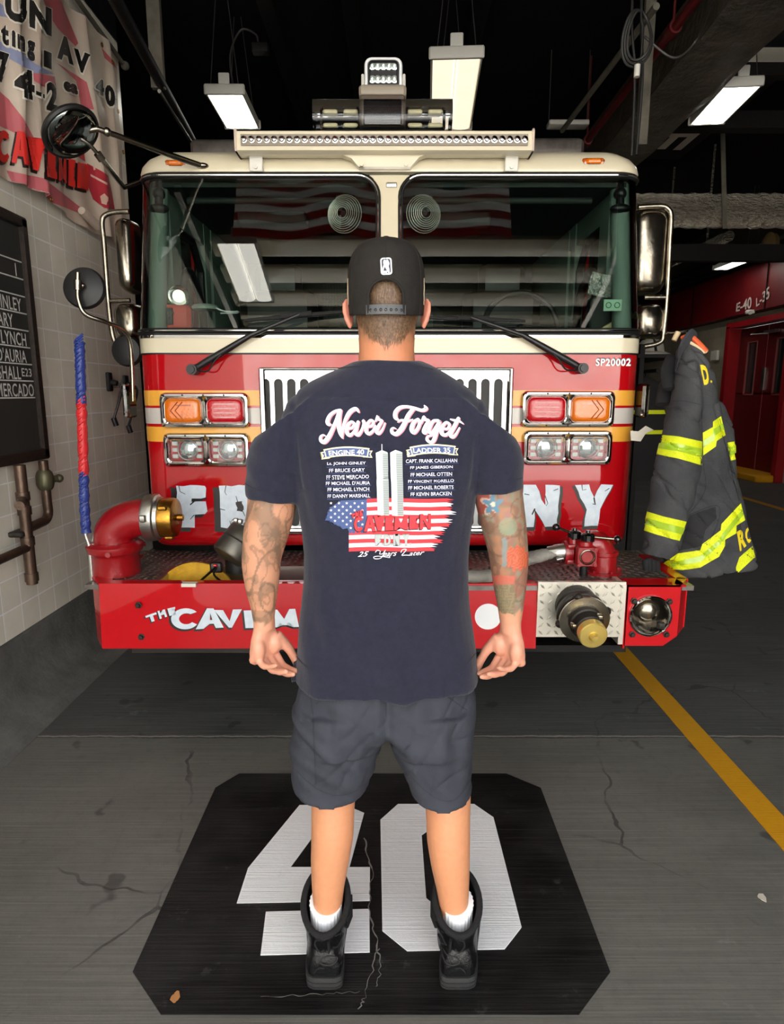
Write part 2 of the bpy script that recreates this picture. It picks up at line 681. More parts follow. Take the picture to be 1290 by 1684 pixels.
def paint_mat(name, col, worn, amount, rough=0.5, scale=14):
    """floor paint with chips, scuffs and the brushed concrete showing through"""
    m, nt, b, tc = start(name)
    brush = noise_n(nt, tc, 1.0, 4, 0.6, (3.0, 170, 1))
    chips = noise_n(nt, tc, scale, 8, 0.75)
    big = noise_n(nt, tc, 1.7, 3)
    c = mixc(nt, mth(nt, 'MULTIPLY', ramp(nt, chips, 0.60, 0.72), amount), col, worn)
    c = mixc(nt, mth(nt, 'MULTIPLY', ramp(nt, brush, 0.45, 0.8), amount * 0.35), c, worn)
    c = mixc(nt, mth(nt, 'MULTIPLY', ramp(nt, big, 0.4, 0.7), 0.12), c, worn)
    nt.links.new(c, b.inputs['Base Color'])
    b.inputs['Roughness'].default_value = rough
    b.inputs['Specular IOR Level'].default_value = .18
    h = mth(nt, 'ADD', mth(nt, 'MULTIPLY', brush, 1.0), mth(nt, 'MULTIPLY', chips, 0.7))
    bumpto(nt, b, h, 0.5, 0.004)
    return m

def paint_red(name, col=(176, 4, 15), wob=0.05):
    m = mat(name, col, rough=0.5, coat=0.9, bump=(1.6, wob, 1, 0.05), spec=0.05)
    return m

def cloth_thin(name, col):
    if name in bpy.data.materials:
        return bpy.data.materials[name]
    m = bpy.data.materials.new(name)
    m.use_nodes = True
    nt = m.node_tree
    nt.nodes.remove(nt.nodes['Principled BSDF'])
    a, t = N(nt, 'ShaderNodeBsdfDiffuse'), N(nt, 'ShaderNodeBsdfTranslucent')
    a.inputs[0].default_value = t.inputs[0].default_value = lin(col)
    mx = N(nt, 'ShaderNodeMixShader')
    mx.inputs[0].default_value = .5
    nt.links.new(a.outputs[0], mx.inputs[1])
    nt.links.new(t.outputs[0], mx.inputs[2])
    nt.links.new(mx.outputs[0], nt.nodes['Material Output'].inputs['Surface'])
    return m

M = {}
M['concrete'] = concrete_mat()
M['tile'] = tile_mat('glazed tile', (238, 232, 216), (255, 255, 252), 1, dirt=0.25, gw=.0075, off=(0.03, 0.008))
M['tile_dim'] = tile_mat('old glazed tile', (170, 160, 140), (120, 112, 98), 1, size=0.2, dirt=0.5)
M['curb'] = mat('grey cement', (112, 111, 106), 0.85, bump=(30, 0.5), var=((72, 72, 70), 5, 0.3))
M['black_wall'] = mat('black paint', (9, 9, 10), 0.85, bump=(14, 0.3), var=((15, 15, 17), 3), spec=.2)
M['steel_dark'] = mat('dark steel', (17, 16, 16), 0.6, bump=(20, 0.3), spec=.3)
M['strut'] = mat('dusty strut', (128, 122, 108), 0.55, 0.3, var=((96, 92, 82), 7))
M['white_enamel'] = mat('white enamel', (215, 212, 202), 0.4)
M['cream'] = mat('cream paint', (216, 206, 178), 0.35, coat=0.6)
M['red'] = paint_red('red paint')
M['red_bumper'] = paint_red('red bumper paint', (190, 5, 18), 0.08)
M['red_cast'] = mat('red cast metal', (146, 6, 17), 0.35, coat=0.6, bump=(60, 0.12))
M['chrome'] = mat('chrome', (188, 186, 183), 0.07, 1.0)
M['chrome_worn'] = mat('worn chrome', (176, 168, 152), 0.24, 1.0, bump=(50, 0.1), var=((120, 112, 98), 14, 0.3))
M['alu'] = mat('aluminium', (190, 188, 182), 0.32, 1.0, bump=(40, 0.06))
M['diamond'] = mat('tread plate', (226, 222, 208), 0.34, 0.7, bump=(35, 0.06))
M['deck'] = mat('worn tread plate', (168, 162, 156), 0.3, 0.85, bump=(35, 0.1), var=((112, 104, 100), 9, 0.3))
M['brass'] = mat('brass', (196, 150, 62), 0.3, 1.0, bump=(70, 0.15), var=((150, 104, 40), 9))
M['gold'] = mat('polished brass', (232, 204, 112), 0.28, 0.65)
M['rubber'] = mat('black rubber', (18, 18, 18), 0.5)
M['black_plastic'] = mat('black plastic', (24, 24, 25), 0.4)
M['black_gloss'] = mat('black gloss', (14, 14, 14), 0.15, coat=0.8)
M['iron'] = mat('dark iron', (54, 50, 46), 0.5, 0.6, bump=(40, 0.2))
M['copper'] = mat('brown pipe', (112, 92, 78), 0.4, 0.75, bump=(30, 0.2), var=((70, 56, 48), 8, 0.2))
M['white'] = mat('white paint', (232, 234, 236), 0.5)
M['white_decal'] = mat('white decal', (218, 228, 236), 0.35, var=((200, 212, 224), 30))
M['black_decal'] = mat('black decal', (20, 18, 17), 0.4)
M['yellow_stripe'] = mat('yellow stripe', (232, 166, 58), 0.35, coat=0.4)
M['white_stripe'] = mat('silver white stripe', (198, 192, 184), 0.35, coat=0.4)
M['floor_yellow'] = paint_mat('yellow floor paint', (206, 146, 26), (110, 92, 46), 0.7)
M['mat_black'] = paint_mat('black floor paint', (9, 9, 9), (120, 118, 116), 0.24, 0.6, 11)
M['mat_white'] = paint_mat('white floor paint', (236, 237, 238), (188, 188, 188), 0.4, 0.5, 24)
M['amber'] = mat('amber lens', (224, 112, 4), 0.2, coat=0.8, bump=(90, 0.15))
M['amber_dark'] = mat('dark amber lens', (170, 76, 6), 0.2, coat=1.0)
M['red_lens'] = mat('red lens', (188, 6, 20), 0.2, coat=0.8, bump=(90, 0.2))
M['clear'] = glassmat('clear lens', (235, 238, 240), 1.45)
M['screen'] = mat('dull display', (70, 76, 66), 0.25)
M['foil'] = mat('foil insulation', (226, 218, 200), 0.24, 0.92, bump=(13, 1.0, 4, 0.09), stretch=(1, 3, 3))
M['duct_dark'] = mat('dark insulation jacket', (112, 104, 90), 0.36, 0.2, bump=(5, 0.7, 5, 0.05), var=((70, 65, 57), 4))
M['door_red'] = mat('dark red door paint', (96, 8, 14), 0.45)
M['header_red'] = mat('red fascia paint', (116, 8, 18), 0.45, var=((96, 6, 14), 2))
M['tube_light'] = mat('lit diffuser', (255, 255, 250), 0.5, emit=((255, 252, 240), 5))
M['diffuser_off'] = mat('unlit diffuser with daylight glow', (214, 204, 184), 0.35, var=((188, 176, 154), 5), emit=((255, 236, 208), 0.8))  # not switched on; the faint emission stands in for daylight on it
M['wire'] = mat('wire', (70, 68, 64), 0.5, 0.4)

# ================================================================== THE SETTING
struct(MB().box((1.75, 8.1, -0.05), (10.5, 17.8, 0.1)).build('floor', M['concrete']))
pave = mat('street concrete', (172, 170, 166), 0.85, var=((150, 148, 145), 0.8))
struct(MB().box((0, -15.9, -0.05), (44, 30.2, 0.1)).build('pavement', pave))
struct(MB().box((2.0, 8.1, 4.85), (10.4, 17.8, 0.1)).build('ceiling', M['black_wall']))
struct(MB().box((-1.95, 2.03, 2.06), (0.2, 5.46, 3.5)).build('wall_left', M['tile']))
prof = [(-2.05, 0.305), (-1.85, 0.305), (-1.838, 0.3), (-1.832, 0.16), (-1.82, 0.10), (-1.78, 0.05), (-1.70, 0.018), (-1.56, 0.002), (-1.56, -0.02), (-2.05, -0.02)]
struct(MB().loft([[(x, y, z) for x, z in prof] for y in (-0.7, 4.76)]).build('baseboard_left', M['curb']))
struct(MB().box((-2.0, 2.03, 4.3), (0.3, 5.46, 1.0)).box((-3.2, 10.9, 2.4), (0.1, 12.3, 4.8)).box((-2.6, 4.70, 2.4), (1.1, 0.1, 4.8)).build('wall_left_rear', M['black_wall']))
struct(MB().box((1.7, 17.05, 2.4), (10.0, 0.1, 4.8)).build('wall_back', M['black_wall']))
wf = MB().box((0.6, -0.85, 4.37), (4.9, 0.3, 0.86)).box((4.85, -0.85, 2.4), (3.6, 0.3, 4.8))
struct(wf.build('wall_front', mat('dark red brick', (92, 62, 54), 0.8)))
struct(MB().box((6.7, 4.3, 1.45), (0.2, 12.8, 2.9)).box((6.7, 14.8, 1.45), (0.2, 4.5, 2.9)).box((6.7, 11.625, 2.81), (0.2, 1.85, 0.2)).build('wall_right', M['tile_dim']))
struct(MB().box((6.72, 8.1, 3.85), (0.2, 17.8, 1.9)).build('wall_right_upper', mat('dim block wall', (72, 66, 56), 0.8, bump=(8, 0.4), var=((50, 46, 40), 3))))
# facade over the road, seen only as reflections and bounced light
fm = MB().box((0, -24.5, 4.0), (44, 0.5, 8))
struct(fm.build('wall_street', mat('pale masonry', (208, 204, 198), 0.8, var=((180, 172, 164), 0.5))))

# red door in the right wall
dr = MB()
for y0, y1 in ((10.72, 11.62), (11.64, 12.54)):
    cy = (y0 + y1) / 2
    dr.box((6.72, cy, 0.75), (0.05, y1 - y0, 1.5))
    dr.box((6.72, cy, 2.56), (0.05, y1 - y0, 0.28))
    dr.box((6.72, y0 + 0.15, 1.95), (0.05, 0.30, 0.95))
    dr.box((6.72, y1 - 0.15, 1.95), (0.05, 0.30, 0.95))
dm = dr.build('door_1', M['door_red'])
struct(dm)
for y in (11.17, 12.09):
    MB().box((6.725, y, 1.95), (0.012, 0.3, 0.95)).build('window_pane', mat('dark door glass', (34, 40, 38), 0.08, spec=0.8), dm)
    f = MB()
    for s in (-1, 1):
        f.box((6.69, y + s * 0.155, 1.95), (0.02, 0.02, 0.97))
        f.box((6.69, y, 1.95 + s * 0.48), (0.02, 0.33, 0.02))
    f.build('window_frame', mat('pink worn trim', (150, 82, 80), 0.5), dm)
MB().box((6.68, 11.63, 1.75), (0.025, 0.09, 0.4)).build('push_plate', M['alu'], dm)
MB().box((6.64, 11.45, 2.56), (0.08, 0.35, 0.05)).tube([(6.62, 11.5, 2.53), (6.45, 11.75, 2.53), (6.6, 11.9, 2.6)], 0.012, 8).build('door_closer', M['alu'], dm)
fr = MB()
for y in (10.66, 12.6):
    fr.box((6.6, y, 1.37), (0.28, 0.12, 2.74))
fr.box((6.6, 11.63, 2.76), (0.28, 2.06, 0.10))
struct(fr.build('trim_1', mat('red door frame paint', (150, 10, 22), 0.45)))
struct(MB().box((6.42, 11.63, 0.06), (0.5, 2.0, 0.12), bev=0.03).build('trim_2', M['floor_yellow']))

# red fascia with the company numbers
fas = MB().box((6.5, 11.0, 3.32), (0.2, 12.0, 0.80)).build('trim_3', M['header_red'])
struct(fas)
tb = MB()
for q, t in ((((1212, 499), (1237, 487), (1236, 507), (1211, 513)), 'E-40'), (((1244, 491), (1266, 470), (1266, 490), (1244, 505)), 'L-35')):
    tb.flat([textq(t, q, 0.02)], lambda x, y: atx(x, y, 6.385))
tb.build('company_lettering', mat('faded white lettering', (206, 190, 184), 0.6), fas)
sm = MB()
for y in (7.0, 9.0, 11.3, 14.0):
    sm.box((6.385, y, 3.32), (0.012, 0.02, 0.8))
sm.build('panel_joint', M['black_wall'], fas)

# floor markings
mk = thing('floor_marking', (-0.054, 1.775, 0), 'black octagon painted on the concrete floor with a white number 40 under the man', 'floor marking')
x0, x1, y0, y1, ch = -0.675, 0.568, 1.283, 2.272, 0.115
oc = [(x0 + ch, y0), (x1 - ch, y0), (x1, y0 + ch), (x1, y1 - ch * .8), (x1 - ch, y1), (x0 + ch * .6, y1), (x0, y1 - ch * .8), (x0, y0 + ch)]
MB().prism([(x, y, 0.0005) for x, y in oc], (0, 0, 1), 0.0025).build('black_field', M['mat_black'], mk)
def paint(name, outs, par, z=0.003, th=0.002, m=None):
    b = MB()
    for o in outs:
        b.prism([(x, y, z) for x, y in o], (0, 0, 1), th)
    return b.build(name, m or M['mat_white'], par)
# the four: a left arm with a slanted edge, a crossbar, and a foot below a gap
four = [[(-0.458, 1.622), (-0.066, 1.631), (-0.070, 1.766), (-0.215, 1.766), (-0.322, 1.766), (-0.456, 1.762)],
        [(-0.456, 1.762), (-0.322, 1.766), (-0.25, 1.955), (-0.17, 2.074), (-0.338, 2.074)],
        [(-0.215, 1.766), (-0.135, 1.766), (-0.10, 2.03), (-0.17, 2.074), (-0.25, 1.955), (-0.215, 1.90)],
        [(-0.352, 1.446), (-0.060, 1.455), (-0.066, 1.600), (-0.366, 1.590)]]
paint('digit', four, mk)
zo = [(-0.041, 1.993), (0.022, 2.08), (0.301, 2.08), (0.36, 2.006), (0.365, 1.536), (0.305, 1.465), (0.041, 1.459), (-0.027, 1.524)]
zi = [(0.101, 1.915), (0.125, 1.938), (0.215, 1.938), (0.235, 1.915), (0.232, 1.64), (0.21, 1.617), (0.125, 1.615), (0.102, 1.64)]
zq = [[zo[i], zo[(i + 1) % 8], zi[(i + 1) % 8], zi[i]] for i in range(8)]
paint('digit', zq, mk)
crk = MB()
def crack(pts, w):
    P = []
    for a, b in zip(pts[:-1], pts[1:]):
        for k in range(9):
            t = k / 9
            q = (a[0] + (b[0] - a[0]) * t + random.uniform(-3, 3), a[1] + (b[1] - a[1]) * t + random.uniform(-2, 2))
            P.append(q)
    crk.flat([stroke(P, [w * random.uniform(.3, 1.3) for _ in P], 2)], lambda x, y: atz(x, y, 0.0052))
crack([(600, 1380), (612, 1430), (608, 1500), (622, 1560), (626, 1600), (620, 1625)], 2.2)
crack([(622, 1560), (600, 1640), (590, 1660)], 1.6)
crack([(430, 1640), (520, 1635), (600, 1630)], 1.0)
crk.build('paint_crack', mat('bare cement', (122, 118, 112), 0.9), mk)

st = MB().box((1.342, 4.2, 0.002), (0.104, 9.4, 0.003)).build('floor_stripe', M['floor_yellow'])
tag(st, 'yellow line painted on the floor running back under the right end of the fire engine', 'floor line')
st = MB().box((5.1, 8.0, 0.002), (0.104, 17.0, 0.003)).build('floor_stripe', M['floor_yellow'])
tag(st, 'thin dull yellow floor line in the far bay before the red door', 'floor line')
for px, py, lab in ((288, 1642, 'small brown dry leaf near the black octagon corner'), (1254, 1479, 'small pale scrap on the concrete right of the octagon')):
    p = atz(px, py, 0)
    lf = MB()
    P = [p + Vector((random.uniform(-.002, .002) + .011 * math.cos(a), .016 * math.sin(a), .006 + .004 * math.sin(2 * a))) for a in [k * math.pi / 4 for k in range(8)]]
    lf.loft([[q + Vector((0, 0, -.0015)) for q in P], P])
    o = lf.build('dry_leaf' if px < 600 else 'paper_scrap', mat('leaf brown' if px < 600 else 'scrap', (176, 120, 70) if px < 600 else (206, 196, 182), 0.8))
    tag(o, lab, 'leaf' if px < 600 else 'litter')

# ------------------------------------------------------------------ overhead door panels, flag (seen in the windscreen)
od = thing('overhead_door', (0.25, 0.3, 4.05), 'raised cream sectional door stored flat overhead, mirrored in the windscreen', 'garage door')
for k in range(4):
    b = MB().box((0.2, -0.5 + 0.40 * k, 4.07), (3.7, 0.24, 0.05), bev=0.01)
    b.build('door_panel', M['cream'], od)
for x in (-1.72, 2.1):
    MB().box((x, 0.4, 4.02), (0.05, 2.1, 0.07)).build('door_track', M['alu'], od)
fl = thing('hanging_flag', (-0.15, 1.6, 4.35), 'striped national flag hung overhead, mirrored in the top of the windscreen', 'flag')
for k in range(13):
    z1 = 4.38 - k * 0.072
    b = MB()
    n = 24
    rr = []
    for zz, dy in ((z1, 0), (z1 - 0.072, 0), (z1 - 0.072, 0.004), (z1, 0.004)):
        rr.append([(-1.2 + 2.1 * i / n, 1.6 + dy + 0.025 * math.sin(i * 0.9), zz - 0.02 * math.sin(i * .55)) for i in range(n + 1)])
    b.loft([[r[i] for r in rr] for i in range(n + 1)])
    b.build('flag_stripe', cloth_thin('flag red cloth', (190, 24, 36)) if k % 2 == 0 else cloth_thin('flag white cloth', (240, 240, 240)), fl)
MB().box((0.55, 1.585, 4.13), (0.7, 0.008, 0.5)).build('flag_canton', cloth_thin('flag blue cloth', (28, 34, 84)), fl)

# ------------------------------------------------------------------ lamps
def lamp(p0, p1, wd, lit, label, th=0.07, cord=True):
    """a hanging two-tube fixture between the midpoints of its near and far bottom edges"""
    p0, p1 = Vector(p0), Vector(p1)
    c = (p0 + p1) / 2
    t = thing('ceiling_light', (c.x, c.y, c.z), label, 'ceiling light', None)
    ax = (p1 - p0)
    L = ax.length
    ang = math.atan2(ax.x, ax.y)
    Rm = Matrix.Rotation(-ang, 3, 'Z')
    g = lambda x, y, z: c + Rm @ Vector((x, y, z))
    h = MB()
    for s in (-1, 1):
        h.box(g(s * (wd / 2 + 0.006), 0, th / 2), (0.012, L, th), Rm)
    h.box(g(0, 0, th), (wd * .92, L, 0.01), Rm)
    h.build('housing', M['white_enamel'], t)
    for s in (-1, 1):
        e = MB().box(g(0, s * (L / 2 + 0.012), th / 2), (wd + 0.05, 0.03, th + 0.012), Rm, bev=0.012)
        e.build('end_cap', M['white_enamel'], t)
        MB().box(g(0, s * (L / 2 + 0.012), th + 0.045), (0.09, 0.02, 0.085), Rm, bev=0.006).build('hook_plate', M['white_enamel'], t)
    d = MB()
    for s in (-1, 1):
        P = []
        for k in range(9):
            a = math.pi * k / 8
            P.append((s * wd / 4 - wd / 4 * .86 * math.cos(a), 0.012 - 0.016 * math.sin(a)))
        P = [(q[0] * 1.0 + (s * .006), q[1]) for q in P] + [(s * wd / 4 + wd / 4 * .96, 0.03), (s * wd / 4 - wd / 4 * .96, 0.03)]
        d.loft([[g(x, y, z) for x, z in P] for y in (-L / 2, L / 2)])
    d.build('diffuser', M['tube_light'] if lit else M['diffuser_off'], t)
    if cord:
        for s in (-1, 1):
            for q in (-1, 1):
                MB().tube([g(q * wd * .4, s * L / 2, th), g(q * 0.03, s * L / 2 * .9, 4.8 - c.z)], 0.004, 6).build('hanging_cable', M['wire'], t)
    return t

A, B = atz(370, 156, 3.9), atz(399, 211, 3.9)
l1 = lamp(A, B, 0.285, True, 'bright ceiling light hanging above the left corner of the cab roof')
cd_ = MB().tube(catmull([(A.x + .05, A.y + .1, 3.98), (A.x + .03, A.y + .12, 4.25), (A.x + .12, A.y + .15, 4.45), (A.x + .24, A.y + .15, 4.42), (A.x + .26, A.y + .15, 4.35)], 8), 0.008, 8)
cd_.build('power_cord', M['wire'], l1)
MB().box((A.x + .28, A.y + .15, 4.31), (0.14, 0.09, 0.07), bev=.01).build('junction_box', M['steel_dark'], l1)
A, B = atz(751, 97, 3.8), atz(741, 213, 3.8)
lamp(A, B, 0.34, False, 'large unlit ceiling light hanging right of the roof spotlight')
A, B = atz(1221, 143, 4.0), atz(1163, 204, 4.0)
lamp(A, B, 0.29, True, 'bright ceiling light hanging at the right beside the big dark duct')
A, B = atz(936, 207, 4.1), atz(935, 204, 4.1)
uf = thing('ceiling_light', A, 'thin unlit strip fixture on two long wires above the right half of the roof', 'ceiling light')
MB().box((A.x, A.y + .05, 4.13), (.40, .14, .045), bev=.008).build('housing', M['white_enamel'], uf)
for s_ in (-1, 1):
    MB().tube([(A.x + s_ * .19, A.y + .05, 4.15), (A.x + s_ * .19, A.y + .05, 4.8)], .005, 6).build('hanging_cable', M['wire'], uf)
lamp((-1.35, 0.15, 3.86), (-1.35, 1.0, 3.86), 0.32, True, 'lamp behind the camera, mirrored in the left half of the windscreen', cord=False)
p = at(1087, 428, 12)
lamp((p.x, 12, p.z), (p.x, 13, p.z), 0.42, True, 'small distant lit lamp seen past the right mirror')
p = at(1237, 424, 11)
lamp((p.x, 11, p.z), (p.x + .0, 12.0, p.z), 0.25, True, 'slim distant lit lamp above the red fascia')

# ------------------------------------------------------------------ ceiling services
def one(mb, name, m, label, cat, group=None):
    return tag(mb.build(name, m), label, cat, group)

duct = MB().loft([[(2.22, y, 4.0 + .012 * math.sin(y * 7)), (2.27, y, 3.985), (2.70, y, 3.985), (2.76, y, 4.0 + .012 * math.sin(y * 5)), (2.76, y, 4.4), (2.22, y, 4.4)] for y in [2.4 + 0.15 * k for k in range(52)]])
one(duct, 'air_duct', M['duct_dark'], 'big dark wrapped duct running back along the ceiling at the right', 'duct')
rp = MB().tube([(1.98, 0.8, 4.0), (1.98, 9.6, 4.0)], 0.032, 14)
for y in (3.0, 5.0, 7.0):
    rp.tube([(1.98, y, 4.0), (1.98, y, 4.78)], 0.01, 8)
    rp.cyl((1.98, y - .05, 4.0), (1.98, y + .05, 4.0), 0.045)
one(rp, 'sprinkler_pipe', mat('dull red pipe', (92, 14, 16), 0.5), 'dark red sprinkler pipe along the ceiling left of the big dark duct', 'pipe')
p0 = at(1060, 347, 8)
fd = MB()
rings = []
for k in range(70):
    x = p0.x - 0.5 + k * 0.055
    r = 0.19 + 0.008 * math.sin(k * 2.1) + random.uniform(-.006, .006)
    rings.append([(x + random.uniform(-.004, .004), 8 + r * math.cos(2 * math.pi * i / 26), p0.z + r * math.sin(2 * math.pi * i / 26)) for i in range(26)])
fd.loft(rings)
one(fd, 'foil_duct', M['foil'], 'crinkled silver foil duct crossing behind the right cab corner', 'duct')
sp_ = at(1198, 300, 7.78)
one(MB().box((sp_.x - .05, 7.79, p0.z + .3), (0.05, 0.012, 1.1), Matrix.Rotation(-.12, 3, 'Y')), 'duct_strap', M['strut'], 'grey hanging strap in front of the crinkled silver duct', 'strap')
pa, pb = at(1070, 447, 10.6), at(1200, 388, 8.85)
sd_ = MB()
rings = []
for k in range(30):
    q = pa.lerp(pb, k / 29)
    r = 0.07 + random.uniform(-.006, .006)
    rings.append([q + Vector((r * math.cos(2 * math.pi * i / 20), 0, r * math.sin(2 * math.pi * i / 20))) for i in range(20)])
sd_.loft(rings)
for t_ in (.25, .75):
    q = pa.lerp(pb, t_)
    sd_.box((q.x, q.y, (q.z + 4.79) / 2), (.03, .006, 4.79 - q.z))
one(sd_, 'foil_duct', M['foil'], 'small slanted silver duct glinting beneath the large foil duct', 'duct')
bm_ = MB()
one(MB().box((4.4, 8.6, p0.z - .35), (4.4, 0.12, 0.2)), 'steel_beam', M['steel_dark'], 'brownish beam crossing directly beneath the silver foil duct', 'beam')
one(MB().box((4.7, 6.2, 4.28), (3.7, 0.10, 0.10)), 'steel_beam', M['steel_dark'], 'dark crossbar below the ceiling just past the right lamp', 'beam')
one(MB().box((4.7, 7.0, 4.18), (3.7, 0.14, 0.16)), 'steel_beam', M['steel_dark'], 'thicker dark crossbar above the silver foil duct', 'beam')
# ceiling letters FIRE on a dark board, read along the bay
fb = thing('ceiling_sign', (3.2, 6.6, 4.4), 'dark overhead board with grey capital letters behind the right lamp', 'sign')
MB().box((3.25, 6.9, 4.42), (0.8, 3.6, 0.03)).build('board', mat('navy board', (14, 15, 22), 0.6), fb)
for i, chx in enumerate('FIRE'):
    y0_ = 5.2 + i * 0.86
    b = MB().flat([tbox(chx, 0, 0, 1, 1, 0.03)], lambda x, y, y0_=y0_: Vector((3.52 - (1 - y) * 0.5, y0_ + x * 0.6, 4.402)))
    b.build('letter', mat('grey lettering', (236, 230, 216), 0.6), fb)
a0, a1 = atz(258, 0, 4.0), at(266, 145, 4.4)
p = at(261, 146, 4.6)
one(MB().box((p.x, 4.6, p.z + 0.55), (0.085, 0.04, 1.1)), 'channel_strut', M['strut'], 'grey vertical channel strut hanging from the ceiling at upper left', 'strut')
p = at(1062, 130, 5.2)
one(MB().box((p.x, 5.2, p.z + 0.3), (0.075, 0.04, 1.5)), 'channel_strut', M['strut'], 'grey vertical channel strut behind the hanging cables at upper right', 'strut')
pa, pb = at(190, 0, 3.6), at(325, 248, 6.0)
one(MB().tube([pa + (pa - pb) * .3, pb], 0.035, 12), 'ceiling_rail', M['steel_dark'], 'dark sloping rail along the upper left above the banner', 'rail')
pa, pb = at(262, 150, 4.6), at(322, 246, 5.8)
one(MB().tube([pa, pb], 0.012, 8), 'conduit', M['alu'], 'thin shiny conduit slanting down behind the left cab roof', 'conduit')
pa, pb = at(925, 215, 6.5), at(1080, 10, 4.4)
one(MB().tube([pa, pb], 0.022, 10), 'conduit', M['strut'], 'long grey conduit slanting up behind the hanging cables', 'conduit')
for xx, labx in ((-1.05, 'dark ceiling beam above the left lamp'), (-0.35, 'dark ceiling beam left of the roof spotlight'), (0.75, 'dark ceiling beam right of the large unlit lamp')):
    one(MB().box((xx, 6.5, 4.72), (0.13, 12, 0.16)), 'steel_beam', M['steel_dark'], labx, 'beam')
hc = thing('hanging_cable', (at(1050, 100, 3.9).x, 3.9, 4.0), 'bundle of black and grey cables with a coil hanging at upper right', 'cable')
q = at(1050, 55, 3.9)
for dx, dy, l in ((-.03, 0, 250), (.012, .03, 245), (0, -.02, 120)):
    e = at(1045 + (-5 if dx < 0 else 6), l, 3.9)
    MB().tube(catmull([(q.x + dx, 3.9 + dy, 4.75), (q.x + dx * 1.5, 3.9 + dy, q.z + .2), (e.x + dx * .4, 3.9 + dy, (e.z + q.z) / 2 + .1), (e.x, 3.9 + dy, e.z - .02)], 8), 0.008, 8).build('cable_run', M['rubber'], hc)
c2 = MB()
for k in range(3):
    c2.tube([(q.x + (0.062 + .010 * k) * math.cos(a), 3.88 + .015 * k + .02 * math.sin(a * 2), q.z + (0.12 + .01 * k) * math.sin(a) * 1.0 - .02) for a in [2 * math.pi * i / 36 for i in range(36)]], 0.007, 8, closed=True)
c2.build('cable_coil', mat('grey cable', (44, 44, 42), 0.5), hc)
e = at(1045, 118, 3.9)
MB().cyl((e.x, 3.87, e.z + .02), (e.x, 3.87, e.z - .04), 0.016).build('cable_plug', M['white_enamel'], hc)
lc = MB().tube(catmull([at(1060, 60, 4.0), at(1110, 95, 4.0), at(1150, 60, 4.0), at(1178, -10, 3.6)], 8), 0.007, 8)
one(lc, 'loose_cable', M['wire'], 'grey cable looping from the cable bundle up to the dark duct', 'cable')
# conduits over the fascia, small fittings on the right wall
for dz, lab in ((0.08, 'lower grey conduit running along the top of the red fascia'), (0.26, 'upper grey conduit running above the red fascia')):
    one(MB().tube([(6.42, 5.5, 3.76 + dz), (6.42, 16.5, 3.76 + dz)], 0.035, 10), 'conduit', M['alu'], lab, 'conduit')
p = atx(1276, 405, 6.4)
one(MB().lathe((6.35, p.y, p.z), (-1, 0, 0), [(0, .20), (.08, .22), (.12, .16), (.14, 0.0)], 24), 'wall_speaker', mat('tan bakelite', (160, 132, 88), 0.5), 'round tan fixture high on the right wall', 'fixture')
p = atx(1236, 513, 6.38)
one(MB().box((6.36, p.y, p.z), (0.12, 0.12, 0.07), bev=.015).cyl((6.36, p.y, p.z), (6.28, p.y - .16, p.z - .03), .035), 'security_camera', M['white_enamel'], 'small white camera under the E-40 lettering', 'camera')
p = atx(1178, 585, 6.58)
one(MB().box((6.56, p.y, p.z), (0.06, 0.28, 0.2), bev=.015), 'wall_box', M['white_enamel'], 'white box on the tiles left of the red door', 'box')
# ================================================================== THE FIRE ENGINE
XC, HALF, RC = -0.012, 1.19, 0.11
eng = thing('fire_engine', (XC, 3.03, 0), 'red and cream fire engine with FDNY lettering parked facing the man', 'fire truck')

def YF(z):
    return 3.03 + max(0.0, z - 1.745) * 0.231

def FS(u, z, off=0.0):
    """a point of the cab skin: u runs across the front and round the corners"""
    yf, s, a, hs = YF(z), (1 if u > 0 else -1), abs(u), HALF - RC
    if a <= hs:
        return Vector((XC + u, yf - off, z))
    if a <= hs + RC * math.pi / 2:
        th = (a - hs) / RC
        return Vector((XC + s * (hs + (RC + off) * math.sin(th)), yf + RC - (RC + off) * math.cos(th), z))
    return Vector((XC + s * (HALF + off), yf + RC + a - hs - RC * math.pi / 2, z))

UM = HALF - RC + RC * math.pi / 2          # u where the flat side begins
def cab_u(back, n=7):
    L = [-(UM + back)] + [-(UM) + RC * math.pi / 2 * k / n for k in range(n + 1)]
    return L + [-q for q in L[::-1]]

def skin(mb, z0, z1, t=0.04, back=1.9, off=0.0, zs=None):
    zs = zs or [z0, z1]
    us = cab_u(back)
    rings = []
    for z in zs:
        rings.append([FS(u, z, off) for u in us] + [FS(u, z, off - t) for u in us[::-1]])
    mb.loft(rings)
    return mb

# body skin with a rounded lower edge
b = MB()
us = cab_u(1.9)
rings = []
for z, o in ((0.735, -0.05), (0.745, -0.022), (0.77, -0.004), (0.80, 0.0), (1.0, 0.0), (1.3, 0.0), (1.662, 0.0)):
    rings.append([FS(u, z, o) for u in us] + [FS(u, z, -0.07) for u in us[::-1]])
b.loft(rings).build('cab_body', M['red'], eng, smooth=50)
skin(MB(), 1.668, 1.735, off=0.004).build('cream_band', M['cream'], eng)
skin(MB(), 1.6615, 1.6685, off=0.006).build('black_trim', M['rubber'], eng)
skin(MB(), 1.735, 1.748, off=0.008).build('chrome_trim', M['chrome'], eng)
skin(MB(), 1.748, 1.768, off=0.003).build('sill_gasket', M['rubber'], eng)
